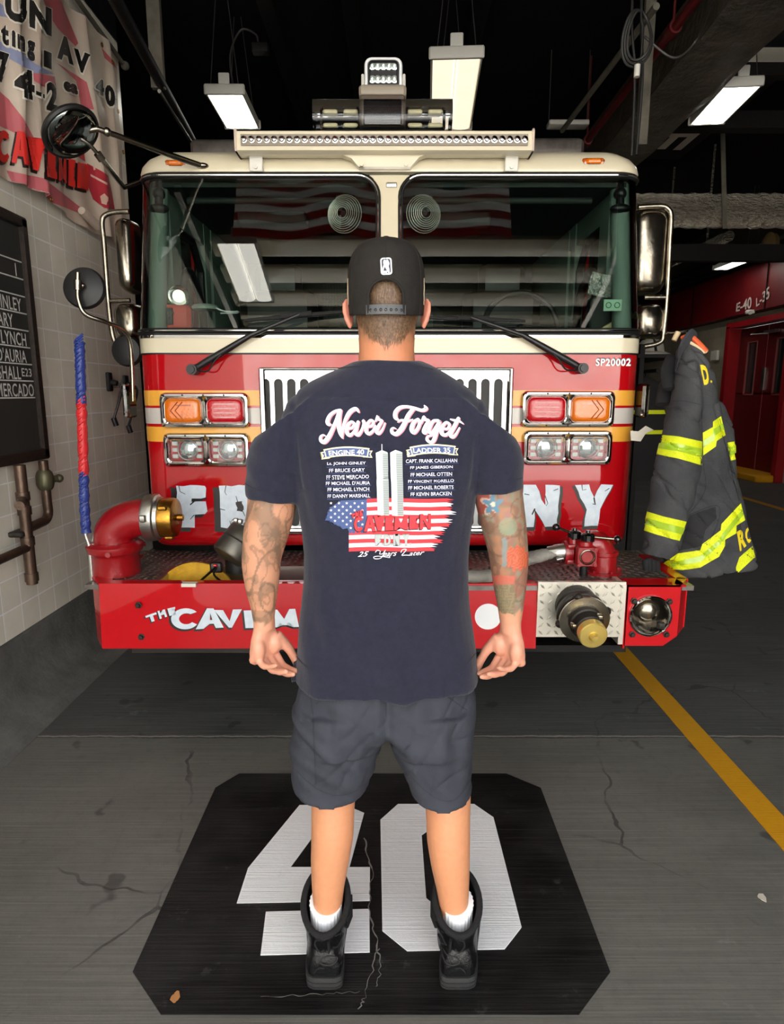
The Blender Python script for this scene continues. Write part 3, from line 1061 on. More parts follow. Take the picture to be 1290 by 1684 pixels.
# roof
b = MB()
rings = []
for z, ins in ((2.500, -0.012), (2.512, -0.014), (2.54, -0.008), (2.575, 0.012), (2.605, 0.045), (2.622, 0.09), (2.632, 0.16), (2.634, 0.3)):
    yf = YF(2.5) + ins * 1.15
    h, r = HALF - ins, 0.14
    ring = [Vector((XC - h, 5.1, z))]
    for k in range(9):
        a = math.pi / 2 * k / 8
        ring.append(Vector((XC - h + r - r * math.cos(a), yf + r - r * math.sin(a), z)))
    for k in range(9):
        a = math.pi / 2 * k / 8
        ring.append(Vector((XC + h - r + r * math.sin(a), yf + r - r * math.cos(a), z)))
    ring.append(Vector((XC + h, 5.1, z)))
    rings.append(ring)
b.loft(rings).build('cab_roof', M['cream'], eng, smooth=60)
skin(MB(), 2.486, 2.499, off=0.010, back=1.7).build('roof_trim', M['chrome'], eng)
# centre pillar
pil = [(XC - 0.047, 1.76), (XC + 0.047, 1.76), (XC + 0.047, 2.40), (XC + 0.075, 2.47), (XC + 0.11, 2.5), (XC - 0.11, 2.5), (XC - 0.075, 2.47), (XC - 0.047, 2.40)]
b = MB()
P = [Vector((x - XC, z, 0)) for x, z in pil]
b.loft([[FS(p.x, p.y, 0.004) for p in P], [FS(p.x, p.y, -0.03) for p in P]])
b.build('centre_pillar', M['cream'], eng)
MB().box(FS(0.01, 2.44, 0.007), (0.05, 0.006, 0.022), bev=.003).build('pillar_plate', M['alu'], eng)

def pane_outline(s):
    u0, u1, z0, z1 = 0.052, UM + 0.06, 1.768, 2.486
    P = []
    def arc(cx, cz, r, a0, a1):
        for k in range(8):
            a = R(a0 + (a1 - a0) * k / 7)
            P.append((cx + r * math.cos(a), cz + r * math.sin(a)))
    arc(u0 + .10, z1 - .10, .10, 180, 90)
    arc(u1 - .06, z1 - .06, .06, 90, 0)
    arc(u1 - .04, z0 + .04, .04, 0, -90)
    arc(u0 + .04, z0 + .04, .04, -90, -180)
    return [(s * p[0], p[1]) for p in P]
M['windscreen'] = glassmat('green tinted windscreen', (203, 216, 209), 1.7)
for s in (-1, 1):
    ol = pane_outline(s)
    g = MB().flat([ol], lambda u, z: FS(u, z, 0.0), 0.045).build('windscreen', M['windscreen'], eng, smooth=180)
    dense = []
    for i in range(len(ol)):
        a, c = ol[i], ol[(i + 1) % len(ol)]
        n = max(1, int(math.hypot(a[0] - c[0], a[1] - c[1]) / 0.04))
        dense += [(a[0] + (c[0] - a[0]) * k / n, a[1] + (c[1] - a[1]) * k / n) for k in range(n)]
    MB().tube([FS(u, z, 0.002) for u, z in dense], 0.013, 8, closed=True).build('gasket', M['rubber'], g)
    MB().tube([FS(u, z, 0.011) for u, z in dense], 0.0045, 6, closed=True).build('gasket_trim', M['chrome'], g)

for s in (-1, 1):
    b = MB()
    for u0, u1, za, zb in ((UM + .05, UM + .14, 1.765, 2.49), (UM + .14, 1.19 - RC + 1.9, 2.36, 2.49), (UM + .70, UM + .80, 1.765, 2.37), (UM + 1.20, UM + 1.74, 1.765, 2.37)):
        A = [FS(s * u, z, .002) for u, z in ((u0, za), (u1, za), (u1, zb), (u0, zb))]
        C = [FS(s * u, z, -.03) for u, z in ((u0, za), (u1, za), (u1, zb), (u0, zb))]
        b.loft([A, C])
    b.build('side_pillar', M['red'], eng)

# ------------------------------------------------------------------ cab interior
M['cab_green'] = mat('grey green cab lining', (128, 148, 136), 0.6, bump=(80, 0.1))
M['cab_dark'] = mat('dark cab lining', (40, 48, 44), 0.7)
b = MB()
b.box((XC, 4.2, 2.46), (2.26, 1.9, 0.02)).box((XC, 5.08, 1.7), (2.3, 0.03, 1.55)).box((XC, 4.1, 0.98), (2.28, 2.0, 0.03))
b.build('cab_lining', M['cab_dark'], eng)
for s in (-1, 1):
    # front posts, side wall with a window opening
    b = MB()
    b.tube([FS(s * (UM - .02), 1.76, -.075), FS(s * (UM - .02), 2.47, -.075)], 0.045, 10)
    b.box((XC + s * 1.11, 3.80, 2.40), (0.05, 0.9, 0.14))
    b.box((XC + s * 1.11, 4.58, 2.1), (0.06, 1.05, 0.7))
    b.box((XC + s * 1.11, 3.95, 2.1), (0.06, 0.09, 0.7))
    b.box((XC + s * 1.10, 3.36, 2.06), (0.06, 0.14, 0.66))
    b.build('door_pillar', M['cab_green'], eng)
    b = MB()
    o = [(3.36, 1.72), (3.90, 1.72), (3.90, 2.18), (3.76, 2.32), (3.36, 2.32)]
    b.tube([Vector((XC + s * 1.11, y, z)) for y, z in o], 0.022, 8, closed=True)
    b.build('window_seal', M['rubber'], eng)
    MB().box((XC + s * 1.165, 3.63, 2.02), (0.006, 0.54, 0.62)).build('side_window', glassmat('smoked side glass', (120, 124, 122), 1.5), eng)
    b = MB().tube(catmull([(XC + s * 1.10, 3.42, 1.82), (XC + s * 1.06, 3.42, 2.06), (XC + s * 1.05, 3.52, 2.1), (XC + s * 1.05, 3.68, 1.95), (XC + s * 1.06, 3.74, 1.72)], 6), 0.022, 10)
    b.build('grab_handle', M['rubber'], eng)
    b = MB().tube([FS(s * (UM - .12), 2.475, -.06), FS(s * (UM - .12), 2.36, -.06)], 0.02, 10).ell(FS(s * (UM - .12), 2.35, -.06), (.05, .03, .022)).ell(FS(s * (UM - .12), 2.42, -.06), (.03, .03, .03))
    b.build('camera_mount', M['black_plastic'], eng)
    # seats
    sx = XC + s * 0.72
    b = MB().box((sx, 4.0, 1.45), (0.52, 0.5, 0.14), bev=.05).box((sx, 4.28, 1.78), (0.5, 0.16, 0.7), bev=.06).box((sx, 4.30, 2.2), (0.3, 0.1, 0.2), bev=.04)
    b.build('seat', M['black_plastic'], eng)
MB().box((XC, 3.30, 1.714), (2.1, 0.40, 0.06), bev=.025).box((XC, 3.42, 1.5), (2.1, 0.3, 0.5), bev=.03).build('dashboard', mat('black dash top', (34, 36, 35), 0.55), eng)
MB().box((XC - .02, 3.9, 1.5), (0.62, 0.8, 0.9), bev=.06).build('engine_hump', M['cab_dark'], eng)
sw = MB().tube([(XC + .72 + .2 * math.cos(a), 3.60 + .05 * math.sin(a), 1.84 + .19 * math.sin(a)) for a in [2 * math.pi * k / 32 for k in range(32)]], 0.015, 8, closed=True)
sw.tube([(XC + .52, 3.6, 1.84), (XC + .92, 3.6, 1.84)], .012, 8).tube([(XC + .72, 3.6, 1.84), (XC + .72, 3.5, 1.7)], .03, 10)
sw.build('steering_wheel', M['rubber'], eng)
b = MB().tube([(XC - 1.0, 3.36, 2.42), (XC + 1.0, 3.36, 2.42)], 0.016, 10)
for x in (-.62, .35):
    b.box((XC + x, 3.6, 2.39), (.36, .12, .06), bev=.01)
b.build('sun_visor_rail', M['cab_dark'], eng)
b = MB()
for px, py, w_, h_ in ((400, 328, .20, .07), (860, 328, .16, .07), (886, 352, .10, .03), (862, 340, .07, .07)):
    b.box(at(px, py, 3.95), (w_, .1, h_), bev=.01)
b.build('overhead_console', M['black_plastic'], eng)
b = MB()
for s, x0_ in ((-1, -0.95), (1, 0.2)):
    b.box((XC + s * .55, 4.98, 2.16), (0.9, .06, .05))
b.box((XC, 4.9, 1.95), (2.1, .05, .04)).build('rear_rail', M['cab_dark'], eng)
mesh = MB()
for k in range(12):
    mesh.box((XC + .17 + .012, 4.6, 1.98 + .022 * k), (0.24, .008, .008))
    mesh.box((XC + .07 + .021 * k, 4.6, 2.1), (.007, .008, .26))
    mesh.box((XC - .25 - .02 * k, 4.6, 2.1), (.007, .008, .26))
    mesh.box((XC - .36, 4.6, 1.98 + .022 * k), (0.24, .008, .008))
mesh.build('wire_screen', M['rubber'], eng)
for px, py, dx in ((567, 352, -.3), (697, 352, .3)):
    c = at(px, py, 3.34)
    f = MB()
    nrm = Vector((dx, -1, -.05)).normalized()
    x_, y_, d_ = frame_of(nrm)
    for r_, dd in ((.088, 0), (.08, .012), (.071, .02), (.062, .026), (.053, .03), (.044, .033), (.035, .036), (.026, .038)):
        f.tube([c + d_ * dd + x_ * r_ * math.cos(a) + y_ * r_ * math.sin(a) for a in [2 * math.pi * k / 28 for k in range(28)]], .0024, 5, closed=True)
    fo = f.build('fan_guard', mat('pale wire', (210, 206, 196), .35, .5), eng)
    MB().lathe(c - d_ * .08, d_, [(0, .02), (.03, .035), (.07, .035), (.10, .012)], 16).build('fan_motor', M['black_plastic'], fo)
    bl = MB()
    for k in range(4):
        a = k * math.pi / 2 + .4
        p1, p2 = x_ * math.cos(a) + y_ * math.sin(a), x_ * math.cos(a + .9) + y_ * math.sin(a + .9)
        bl.prism([c + d_ * .012 + p1 * .012, c + d_ * .022 + p1 * .07, c + d_ * .004 + p2 * .07], d_, .002)
    bl.build('fan_blade', M['screen'], fo)
    MB().tube([c - d_ * .05, (c.x - d_.x * .05, c.y + .07, 2.47)], .01, 8).box((c.x, c.y + .06, 2.45), (.10, .06, .03), bev=.008).build('fan_bracket', M['black_plastic'], fo)

# ------------------------------------------------------------------ stripes and lettering on the front
def wrap(mb, u0, u1, z0, z1, off):
    mb.flat([[(u0, z0), (u1, z0), (u1, z1), (u0, z1)]], lambda u, z: FS(u, z, off), 0.05)
for z0, z1, mk_, nm in ((1.426, 1.497, 'yellow_stripe', 'stripe'), (1.341, 1.415, 'white_stripe', 'stripe'), (1.256, 1.327, 'yellow_stripe', 'stripe')):
    for u0, u1 in ((-(UM + .5), -0.60), (0.57, UM + .5)):
        b = MB()
        wrap(b, u0, u1, z0, z1, 0.0016)
        b.build(nm, M[mk_], eng)

glyph = {
    'F': [(0, 0), (0, 1), (.96, 1), (1, .94), (.97, .70), (.5, .69), (.48, .61), (.97, .62), (1, .40), (.93, .33), (.56, .31), (.55, 0)],
    'D': [(0, 0), (0, 1), (.72, 1), (.92, .84), (1, .62), (1, .36), (.9, .14), (.7, 0)],
    'N': [(0, 0), (.04, 1), (.36, 1), (.64, .50), (.62, 1), (1, .98), (.97, .02), (.66, 0), (.36, .42), (.36, 0)],
    'Y': [(.30, 0), (.34, .40), (0, .98), (.36, 1), (.52, .68), (.68, 1), (1, .98), (.70, .42), (.66, .02)]}
random.seed(3)
L4 = []
for ch, x0_, x1_, z0, z1, sh in (('F', -1.045, -0.90, 0.838, 1.045, (-.045, -.03)), ('D', -0.838, -0.66, 0.838, 1.045, (-.045, -.03)),
                             ('N', 0.628, 0.812, 0.842, 1.05, (.012, -.024)), ('Y', 0.885, 1.068, 0.842, 1.052, (-.012, -.022))):
    pl = [(x0_ + (x1_ - x0_) * a, z0 + (z1 - z0) * c) for a, c in glyph[ch]]
    rg = rough_edge(pl, .004, .03)
    sh_m = M['black_decal'] if ch in 'FD' else mat('black decal with grey sheen', (52, 52, 48), .5)  # under N and Y the black decal's reflected sheen is painted as grey
    b = MB()
    cx, cz = (x0_ + x1_) / 2, (z0 + z1) / 2
    sp = [(cx + (x - cx) * 1.1 + sh[0] * .5, cz + (z - cz) * 1.06 + sh[1] * .5) for x, z in rg]
    sp2 = [(x + sh[0] * .6, z + sh[1] * .6) for x, z in rg]
    b.flat([sp], lambda x, z: FS(x - XC, z, .0014), .04).flat([sp2], lambda x, z: FS(x - XC, z, .0012), .04)
    b.build('letter_shadow', sh_m, eng)
    lt = MB().flat([rg], lambda x, z: FS(x - XC, z, .0030), .04).build('letter', M['white_decal'], eng)
    def ck(pts, ww=.004):
        MB().flat([stroke([(x0_ + (x1_ - x0_) * a, z0 + (z1 - z0) * c) for a, c in pts], [ww * (1 - .6 * k / len(pts)) for k in range(len(pts))], 2, False)], lambda x, z: FS(x - XC, z, .0042)).build('letter_crack', M['black_decal'], lt)
    if ch == 'F':
        ck([(.1, 1), (.13, .86), (.3, .8)]); ck([(0, .2), (.2, .22)]); ck([(.98, .7), (.6, .64), (.45, .55)], .009); ck([(.55, .3), (.42, .2)])
    if ch == 'D':
        ck([(.2, 1), (.16, .85), (.2, .78)]); ck([(.0, .45), (.14, .42)]); ck([(.3, 0), (.26, .16)])
        MB().flat([rough_edge([(x0_ + (x1_ - x0_) * a, z0 + (z1 - z0) * c) for a, c in ((.44, .62), (.62, .64), (.66, .5), (.6, .38), (.46, .4))], .006, .012)], lambda x, z: FS(x - XC, z, .0042)).build('letter_crack', M['black_decal'], lt)
        ck([(.5, .6), (.46, .75)]); ck([(.62, .4), (.68, .28)])
    if ch == 'N':
        ck([(.08, .78), (.2, .76)]); ck([(.62, .74), (.7, .56), (.66, .5)]); ck([(.95, .9), (.84, .86)]); ck([(.36, .42), (.3, .3)], .008); ck([(.04, .1), (.1, .12)])
    if ch == 'Y':
        ck([(.18, .98), (.2, .86), (.3, .88)]); ck([(.52, .68), (.56, .52), (.5, .54)], .007); ck([(.9, .9), (.8, .84)])
b = MB().flat([tbox('SP20002', 0.950 + .004, 1.608 - .004, 1.114 + .004, 1.643 - .004, .02, 0, 1.12)], lambda x, z: Vector((x, 3.028, 1.608 + 1.643 - z)))
b.build('number_shadow', M['black_decal'], eng)
b = MB().flat([tbox('SP20002', 0.950, 1.608, 1.114, 1.643, .035, 0, 1.12)], lambda x, z: Vector((x, 3.0268, 1.608 + 1.643 - z)))
b.build('number_decal', M['white'], eng)

# ------------------------------------------------------------------ lamp pods
def pod(x0_, x1_, z0, z1, kinds, flip=False):
    cx, cz, wd, hh = (x0_ + x1_) / 2, (z0 + z1) / 2, x1_ - x0_, z1 - z0
    f = MB()
    y = 3.03
    cells = [(cx - wd * .236, wd * .44), (cx + wd * .236, wd * .44)]
    f.loft([rr3((cx, cz), wd, hh, .03, y + .005), rr3((cx, cz), wd, hh, .03, y - .022), rr3((cx, cz), wd - .012, hh - .012, .028, y - .034), rr3((cx, cz), wd - .03, hh - .03, .024, y - .036),
            rr3((cx, cz), wd - .038, hh - .038, .02, y - .028), rr3((cx, cz), wd - .04, hh - .04, .02, y + .004)])
    for c, cw in cells:
        f.loft([rr3((c, cz), cw + .012, hh - .032, .026, y - .028), rr3((c, cz), cw, hh - .044, .024, y - .037), rr3((c, cz), cw - .012, hh - .054, .022, y - .034), rr3((c, cz), cw - .014, hh - .056, .022, y - .012)], caps=False)
    bz = f.build('lamp_bezel', M['chrome'], eng, smooth=30)
    for ix in range(5):
        for sz in (-1, 1):
            MB().ell((cx - wd * .46 + ix * wd * .23, y - .037, cz + sz * (hh / 2 - .011)), (.004, .003, .004), 8, 6).build('bezel_screw', M['iron'], bz)
    for (c, cw), kd in zip(cells, kinds):
        lw, lh = cw - .012, hh - .052
        if kd in ('amber', 'red'):
            l = MB().loft([rr3((c, cz), lw, lh, .03, y - .012), rr3((c, cz), lw, lh, .03, y - .034), rr3((c, cz), lw - .012, lh - .012, .028, y - .044), rr3((c, cz), lw - .03, lh - .028, .024, y - .0495), rr3((c, cz), lw - .06, lh - .05, .02, y - .050)])
            lo = l.build('flasher_lens', M['amber'] if kd == 'amber' else M['red_lens'], bz, smooth=50)
            g = MB()
            if kd == 'amber':
                s = -1 if c < 0 else 1
                for q in (0, 1):
                    e = s * (lw * .30 - q * .022)
                    pts = [(c + e - s * .035, cz + lh * .36), (c + e, cz), (c + e - s * .035, cz - lh * .36)]
                    g.tube([(p[0], y - .0495, p[1]) for p in pts], .003, 6)
                g.box((c - s * .01, y - .049, cz + lh * .22), (lw * .4, .004, .006)).build('chevron', M['amber_dark'], lo)
            else:
                for q in (-.6, -.2, .2, .6):
                    g.box((c, y - .049, cz + q * lh * .45), (lw * .62, .004, .005))
                for s in (-1, 1):
                    g.ell((c + s * lw * .42, y - .046, cz), (.005, .004, .005), 8, 6)
                g.build('lens_rib', mat('deep red lens', (150, 4, 16), .2, coat=1), lo)
        else:
            r = MB().loft([rr3((c, cz), lw, lh, .014, y - .016), rr3((c, cz), lw - .012, lh - .012, .012, y + .004)], caps=False)
            r.loft([rr3((c, cz), lw - .012, lh - .012, .012, y + .004), rr3((c, cz), lw - .02, lh - .02, .012, y + .006)])
            ro = r.build('headlamp_reflector', M['chrome'], bz)
            k = MB()
            for sx in (-1, 1):
                for sz in (-1, 0, 1):
                    k.box((c + sx * lw * .34, y - .006, cz + sz * lh * .28), (lw * .16, .016, lh * .18), bev=.003)
            k.build('led_block', M['white_enamel'], ro)
            q = MB().lathe((c + .004, y + .002, cz), (0, -1, 0), [(0, lh * .38), (.006, lh * .38), (.008, lh * .33), (.012, lh * .27), (.015, lh * .14), (.016, 0)], 24)
            q.build('projector_lens', mat('lamp glass', (214, 222, 218), .08, spec=.9, metal=.75), ro)
            MB().tube([(c + .004 + lh * .44 * math.cos(a), y - .014, cz + lh * .44 * math.sin(a)) for a in [2 * math.pi * i / 28 for i in range(28)]], .003, 6, closed=True).build('lens_ring', M['alu'], ro)
            d = MB().box((c - lw * .1, y - .004, cz - lh * .32), (lw * .2, .012, lh * .14))
            d.box((c, y - .002, cz + lh * .4), (lw * .86, .006, .006)).build('lamp_shade', M['black_plastic'], ro)
            MB().flat([[(c + p[0], cz + p[1]) for p in rrect(lw, lh, .014)]], lambda x, z: Vector((x, y - .033, z))).build('lamp_cover', M['clear'], bz)
pod(-1.091, -0.671, 1.321, 1.486, ('amber', 'red'))
pod(-1.086, -0.676, 1.138, 1.298, ('head', 'head'))
pod(0.607, 1.047, 1.324, 1.494, ('red', 'amber'))
pod(0.620, 1.046, 1.146, 1.310, ('head', 'head'))

# ------------------------------------------------------------------ grille
gx0, gx1, gz0, gz1 = -0.617, 0.563, 0.812, 1.60
b = MB()
for (x0_, x1_, z0, z1) in ((gx0, gx1, gz1 - .012, gz1), (gx0, gx1, gz0, gz0 + .03), (gx0, gx0 + .028, gz0, gz1), (gx1 - .02, gx1, gz0, gz1)):
    b.box(((x0_ + x1_) / 2, 3.012, (z0 + z1) / 2), (x1_ - x0_, .05, z1 - z0), bev=.006)
gf = b.build('grille_frame', M['chrome'], eng)
MB().box(((gx0 + gx1) / 2, 3.028, (gz0 + gz1) / 2), (gx1 - gx0 - .03, .006, gz1 - gz0 - .02)).build('grille_backing', M['rubber'], gf)
n = 18
pit = (gx1 - gx0 - .09) / n
zt, zb = gz1 - .05, gz0 + .035
for i in range(n + 1):
    xx = gx0 + .055 + pit * i
    hw, sw_ = .010, pit / 2
    P = []
    P += [(xx - sw_, gz1 - .012)] + [(xx - sw_ + (sw_ - hw) * math.sin(a), zt - (sw_ - hw) + (sw_ - hw) * math.cos(a)) for a in [math.pi / 2 * k / 6 for k in range(7)]]
    P += [(xx - sw_ + (sw_ - hw) * math.cos(a), zb + (sw_ - hw) - (sw_ - hw) * math.sin(a)) for a in [math.pi / 2 * k / 6 for k in range(7)]] + [(xx - sw_, gz0 + .01)]
    P = P + [(2 * xx - x, z) for x, z in P[::-1]]
    MB().prism([(x, 3.016, z) for x, z in P], (0, 1, 0), .010).build('grille_slat', M['chrome'], gf, smooth=30)

# ------------------------------------------------------------------ wipers
for piv, mid, end, b0, b1 in (((318, 608), (413, 551), (493, 517), (403, 527), (572, 512)), ((957, 606), (860, 551), (775, 522), (864, 528), (694, 522))):
    def on(p, off):
        for _ in range(4):
            yy = 3.03
        q = at(p[0], p[1], 3.03)
        for _ in range(5):
            q = at(p[0], p[1], YF(q.z) - off)
        return q
    A, B, C_ = on(piv, .04), on(mid, .05), on(end, .05)
    w_ = MB().tube([A, A.lerp(B, .3), B, B.lerp(C_, .5), C_], [.015, .017, .012, .009, .008], 10)
    w_.cyl(A + Vector((0, .03, 0)), A + Vector((0, -.03, 0)), .024).cyl(A + Vector((0, -.03, 0)), A + Vector((0, -.04, 0)), .016)
    wo = w_.build('wiper_arm', M['black_plastic'], eng)
    hz = MB().tube(catmull([A + Vector((.02, -.01, -.0)), A.lerp(B, .15) + Vector((.03 if A.x < 0 else -.03, -.02, -.03)), A.lerp(B, .4) + Vector((0, -.02, -.02)), A.lerp(B, .55)], 6), .004, 6)
    hz.build('washer_hose', M['rubber'], wo)
    D_, E_ = on(b0, .03), on(b1, .03)
    MB().tube([D_, D_.lerp(E_, .5), E_], [.006, .012, .006], 8).tube([D_.lerp(E_, .35) + Vector((0, -.008, .004)), D_.lerp(E_, .65) + Vector((0, -.008, .004))], .013, 8).build('wiper_blade', M['rubber'], wo)

# ------------------------------------------------------------------ roof equipment
for px, py in ((290, 270), (976, 267)):
    c = at(px, py, 3.205)
    k = MB().box(c, (.105, .025, .034), bev=.008).build('marker_base', M['amber_dark'], eng)
    MB().box(c + Vector((0, -.014, 0)), (.07, .02, .024), bev=.008).build('marker_lens', M['amber'], k)
c0, c1 = at(391, 233, 3.12), at(874, 233, 3.12)
cz, cx, wd = c0.z, (c0.x + c1.x) / 2, c1.x - c0.x
b = MB()
prof = [(-.05, -.042), (-.05, .036), (-.04, .042), (.05, .042), (.05, -.042), (-.03, -.05)]
b.loft([[Vector((cx + s * wd / 2, 3.15 + p[0], cz + p[1])) for p in prof] for s in (-1, 1)])
lb = b.build('led_bar', M['cream'], eng)
MB().box((cx, 3.097, cz - .002), (wd - .04, .012, .046)).build('led_channel', mat('grey channel', (128, 120, 108), .4, .5), lb)
for s in (-1, 1):
    MB().box((cx + s * (wd / 2 + .005), 3.15, cz), (.012, .115, .095), bev=.006).build('bar_end', mat('pinkish end cap', (226, 206, 190), .4), lb)
for i in range(38):
    xx = cx - wd / 2 + .035 + (wd - .07) * i / 37
    MB().lathe((xx, 3.093, cz - .002), (0, -1, 0), [(0, .0155), (.006, .0155), (.007, .011), (.012, .008), (.014, .001)], 12).build('led_lens', M['chrome'] if i == 0 else M['chrome'], lb)
for px in (421, 842):
    q = at(px, 262, 3.17)
    b = MB().box((q.x, 3.15, q.z + .025), (.05, .10, .01)).box((q.x, 3.17, q.z - .015), (.062, .012, .075), bev=.004).box((q.x, 3.13, q.z + .045), (.03, .06, .05))
    b.cyl((q.x, 3.165, q.z - .035), (q.x, 3.155, q.z - .035), .009, seg=8)
    b.build('bar_bracket', M['white_enamel'], lb)
pl = [at(557, 252, 3.14), at(707, 252, 3.14), at(690, 258, 3.14), at(676, 274, 3.14), at(590, 274, 3.14), at(578, 260, 3.14)]
b = MB().prism(pl, (0, 1, 0), .05)
for px in (595, 668):
    q = at(px, 271, 3.135)
    b.cyl(q, q + Vector((0, -.01, 0)), .009, seg=8)
b.build('mount_plate', M['cream'], lb)
# beacon bar behind it
YB = 3.42
bl_, br_ = at(519, 197, YB), at(741, 197, YB)
zt_, zb_ = at(630, 176, YB).z, at(630, 226, YB).z
bw, bh, bc = br_.x - bl_.x, zt_ - zb_, Vector(((bl_.x + br_.x) / 2, YB, (zt_ + zb_) / 2))
bb = MB().box(bc - Vector((0, 0, bh / 2 + .02)), (bw * .9, .2, .05), bev=.015).build('beacon_base', M['black_plastic'], eng)
cv = MB().loft([[Vector((bc.x + s * bw / 2 * k, YB + p[0], bc.z + p[1])) for p in rrect(.26, bh * (1 if k > .97 or True else 1), .05)] for s, k in ((-1, 1), (-1, .96), (1, .96), (1, 1))])
cv.build('beacon_dome', M['clear'], bb, smooth=40)
for s in (-1, 1):
    for zz in (.22, -.22):
        for q in (-.12, .12):
            c = bc + Vector((s * bw * .31 + q * bw * .62, -.03, zz * bh))
            MB().box(c, (bw * .105, .04, bh * .15), bev=.006).build('beacon_led', mat('pale yellow led', (214, 204, 160), .3), bb)
    MB().loft([rr3((bc.x + s * bw * .31, bc.z), bw * .30, bh * .84, .02, YB - .035), rr3((bc.x + s * bw * .31, bc.z), bw * .26, bh * .70, .016, YB - .06), rr3((bc.x + s * bw * .31, bc.z), bw * .26, bh * .70, .016, YB - .02)], caps=False).build('beacon_reflector', M['chrome'], bb)
b = MB().box(bc + Vector((0, -.0, .01)), (bw * .33, .22, bh * 1.04), bev=.01)
cb_ = b.build('beacon_centre', mat('brown grey housing', (92, 82, 72), .35), bb)
MB().box(bc + Vector((0, -.112, -.0)), (bw * .27, .01, bh * .82), bev=.004).build('beacon_window', M['black_gloss'], cb_)
MB().box(bc + Vector((0, 0, bh * .5 + .035)), (bw * .34, .2, .05), bev=.012).build('centre_cap', mat('grey tan cap', (150, 140, 124), .45), cb_)
# spotlight
s0 = at(631, 131, YB)
sw2, sh2 = at(662, 131, YB).x - at(600, 131, YB).x, at(631, 102, YB).z - at(631, 161, YB).z
so = MB().loft([rr3((s0.x, s0.z), sw2, sh2, .035, YB + .03), rr3((s0.x, s0.z), sw2, sh2, .035, YB - .04), rr3((s0.x, s0.z), sw2 - .01, sh2 - .01, .03, YB - .05), rr3((s0.x, s0.z), sw2 - .03, sh2 - .03, .025, YB - .052), rr3((s0.x, s0.z), sw2 - .034, sh2 - .034, .024, YB - .038)]).build('spotlight', M['white'], eng)
MB().loft([rr3((s0.x, s0.z), sw2 - .036, sh2 - .036, .02, YB - .04), rr3((s0.x, s0.z), sw2 - .04, sh2 - .04, .02, YB - .056), rr3((s0.x, s0.z), sw2 - .055, sh2 - .065, .012, YB - .058), rr3((s0.x, s0.z), sw2 - .06, sh2 - .07, .012, YB - .048)]).build('spotlight_face', M['black_plastic'], so)
for i in range(5):
    for j in range(2):
        c = Vector((s0.x + (i - 2) * sw2 * .145, YB - .048, s0.z + .006 + (.5 - j) * sh2 * .36))
        MB().lathe(c, (0, -1, 0), [(0, .017), (.008, .017), (.009, .012), (.004, .006), (.012, .001)], 14).build('spotlight_led', mat('lamp silver', (220, 232, 226), .15, .7), so)
b = MB()
for s in (-1, 1):
    b.box((s0.x + s * (sw2 / 2 + .008), YB - .01, s0.z - .05), (.014, .06, .12), bev=.005)
b.box((s0.x, YB - .01, s0.z - sh2 / 2 - .012), (sw2 * .95, .10, .03), bev=.01).lathe((s0.x, YB, s0.z - sh2 / 2 - .08), (0, 0, 1), [(0, .09), (.02, .09), (.06, .06)], 24)
b.build('spotlight_yoke', M['white_enamel'], so)
# roof rails behind the bar
for px0, px1, py in ((330, 395, 240), (882, 945, 238)):
    p, q = at(px0, py, 4.2), at(px1, py - 12, 4.2)
    b = MB().box((p + q) / 2 - Vector((0, 0, .10)), (q.x - p.x + .1, .12, .20), bev=.02)
    b.build('roof_box', M['deck'], eng)

# ------------------------------------------------------------------ mirrors
# high cross-view mirror on two rods at the left corner
mc = at(118, 219, 2.72)
mn = Vector((.62, -.20, -.76)).normalized()
mo = MB().lathe(mc + mn * -.05, mn, [(0, .03), (.01, .09), (.03, .112), (.045, .117), (.055, .113)], 36).build('crossview_mirror', M['rubber'], eng)
MB().lathe(mc, mn, [(0, .108), (.008, .104), (.02, .08), (.028, .045), (.031, 0.001)], 36).build('mirror_glass', mat('dark mirror glass', (120, 124, 122), .05, 1.0), mo)
e1 = at(160, 212, 2.76)
r1, r0 = at(333, 273, 3.19), at(190, 222, 2.80)
b = MB().tube([e1, r0, at(300, 262, 3.1), r1], [.011, .011, .013, .012], 12).ell(r1, (.03, .02, .014)).ell(at(176, 217, 2.78), .017).tube([mc, e1], .012)
b.build('mirror_rod', M['chrome_worn'], mo)
e2 = at(146, 236, 2.75)
b = MB().tube([mc, e2, at(165, 258, 2.80)], .008, 10).tube([at(163, 256, 2.80), at(204, 308, 3.12), at(230, 300, 3.28)], .011, 12).cyl(at(160, 252, 2.79), at(168, 263, 2.81), .016)
b.build('mirror_rod', M['chrome_worn'], mo)
# round mirror on a bent arm at the left
ym = 2.86
mc2 = at(139, 474, ym)
nb = Vector((.10, -1, .12)).normalized()
m2 = MB().lathe(mc2 + nb * .03, -nb, [(0, .015), (.004, .05), (.016, .082), (.03, .089), (.038, .088), (.04, .08)], 36).build('round_mirror', M['rubber'], eng)
pts = [at(128, 448, ym - .06), at(128, 470, ym - .06), at(129, 493, ym - .06), at(141, 517, ym - .05), at(175, 530, ym), at(201, 541, ym + .08), at(213, 560, ym + .12), at(217, 600, ym + .13), at(219, 660, ym + .13)]
b = MB().tube(catmull(pts, 7), .0095, 12)
for py in (468,):
    b.cyl(at(128, 461, ym - .06), at(128, 477, ym - .06), .016)
b.ell(at(136, 470, ym - .04), .012).tube([at(128, 470, ym - .06), mc2], .008)
b.build('mirror_arm', M['chrome_worn'], m2)
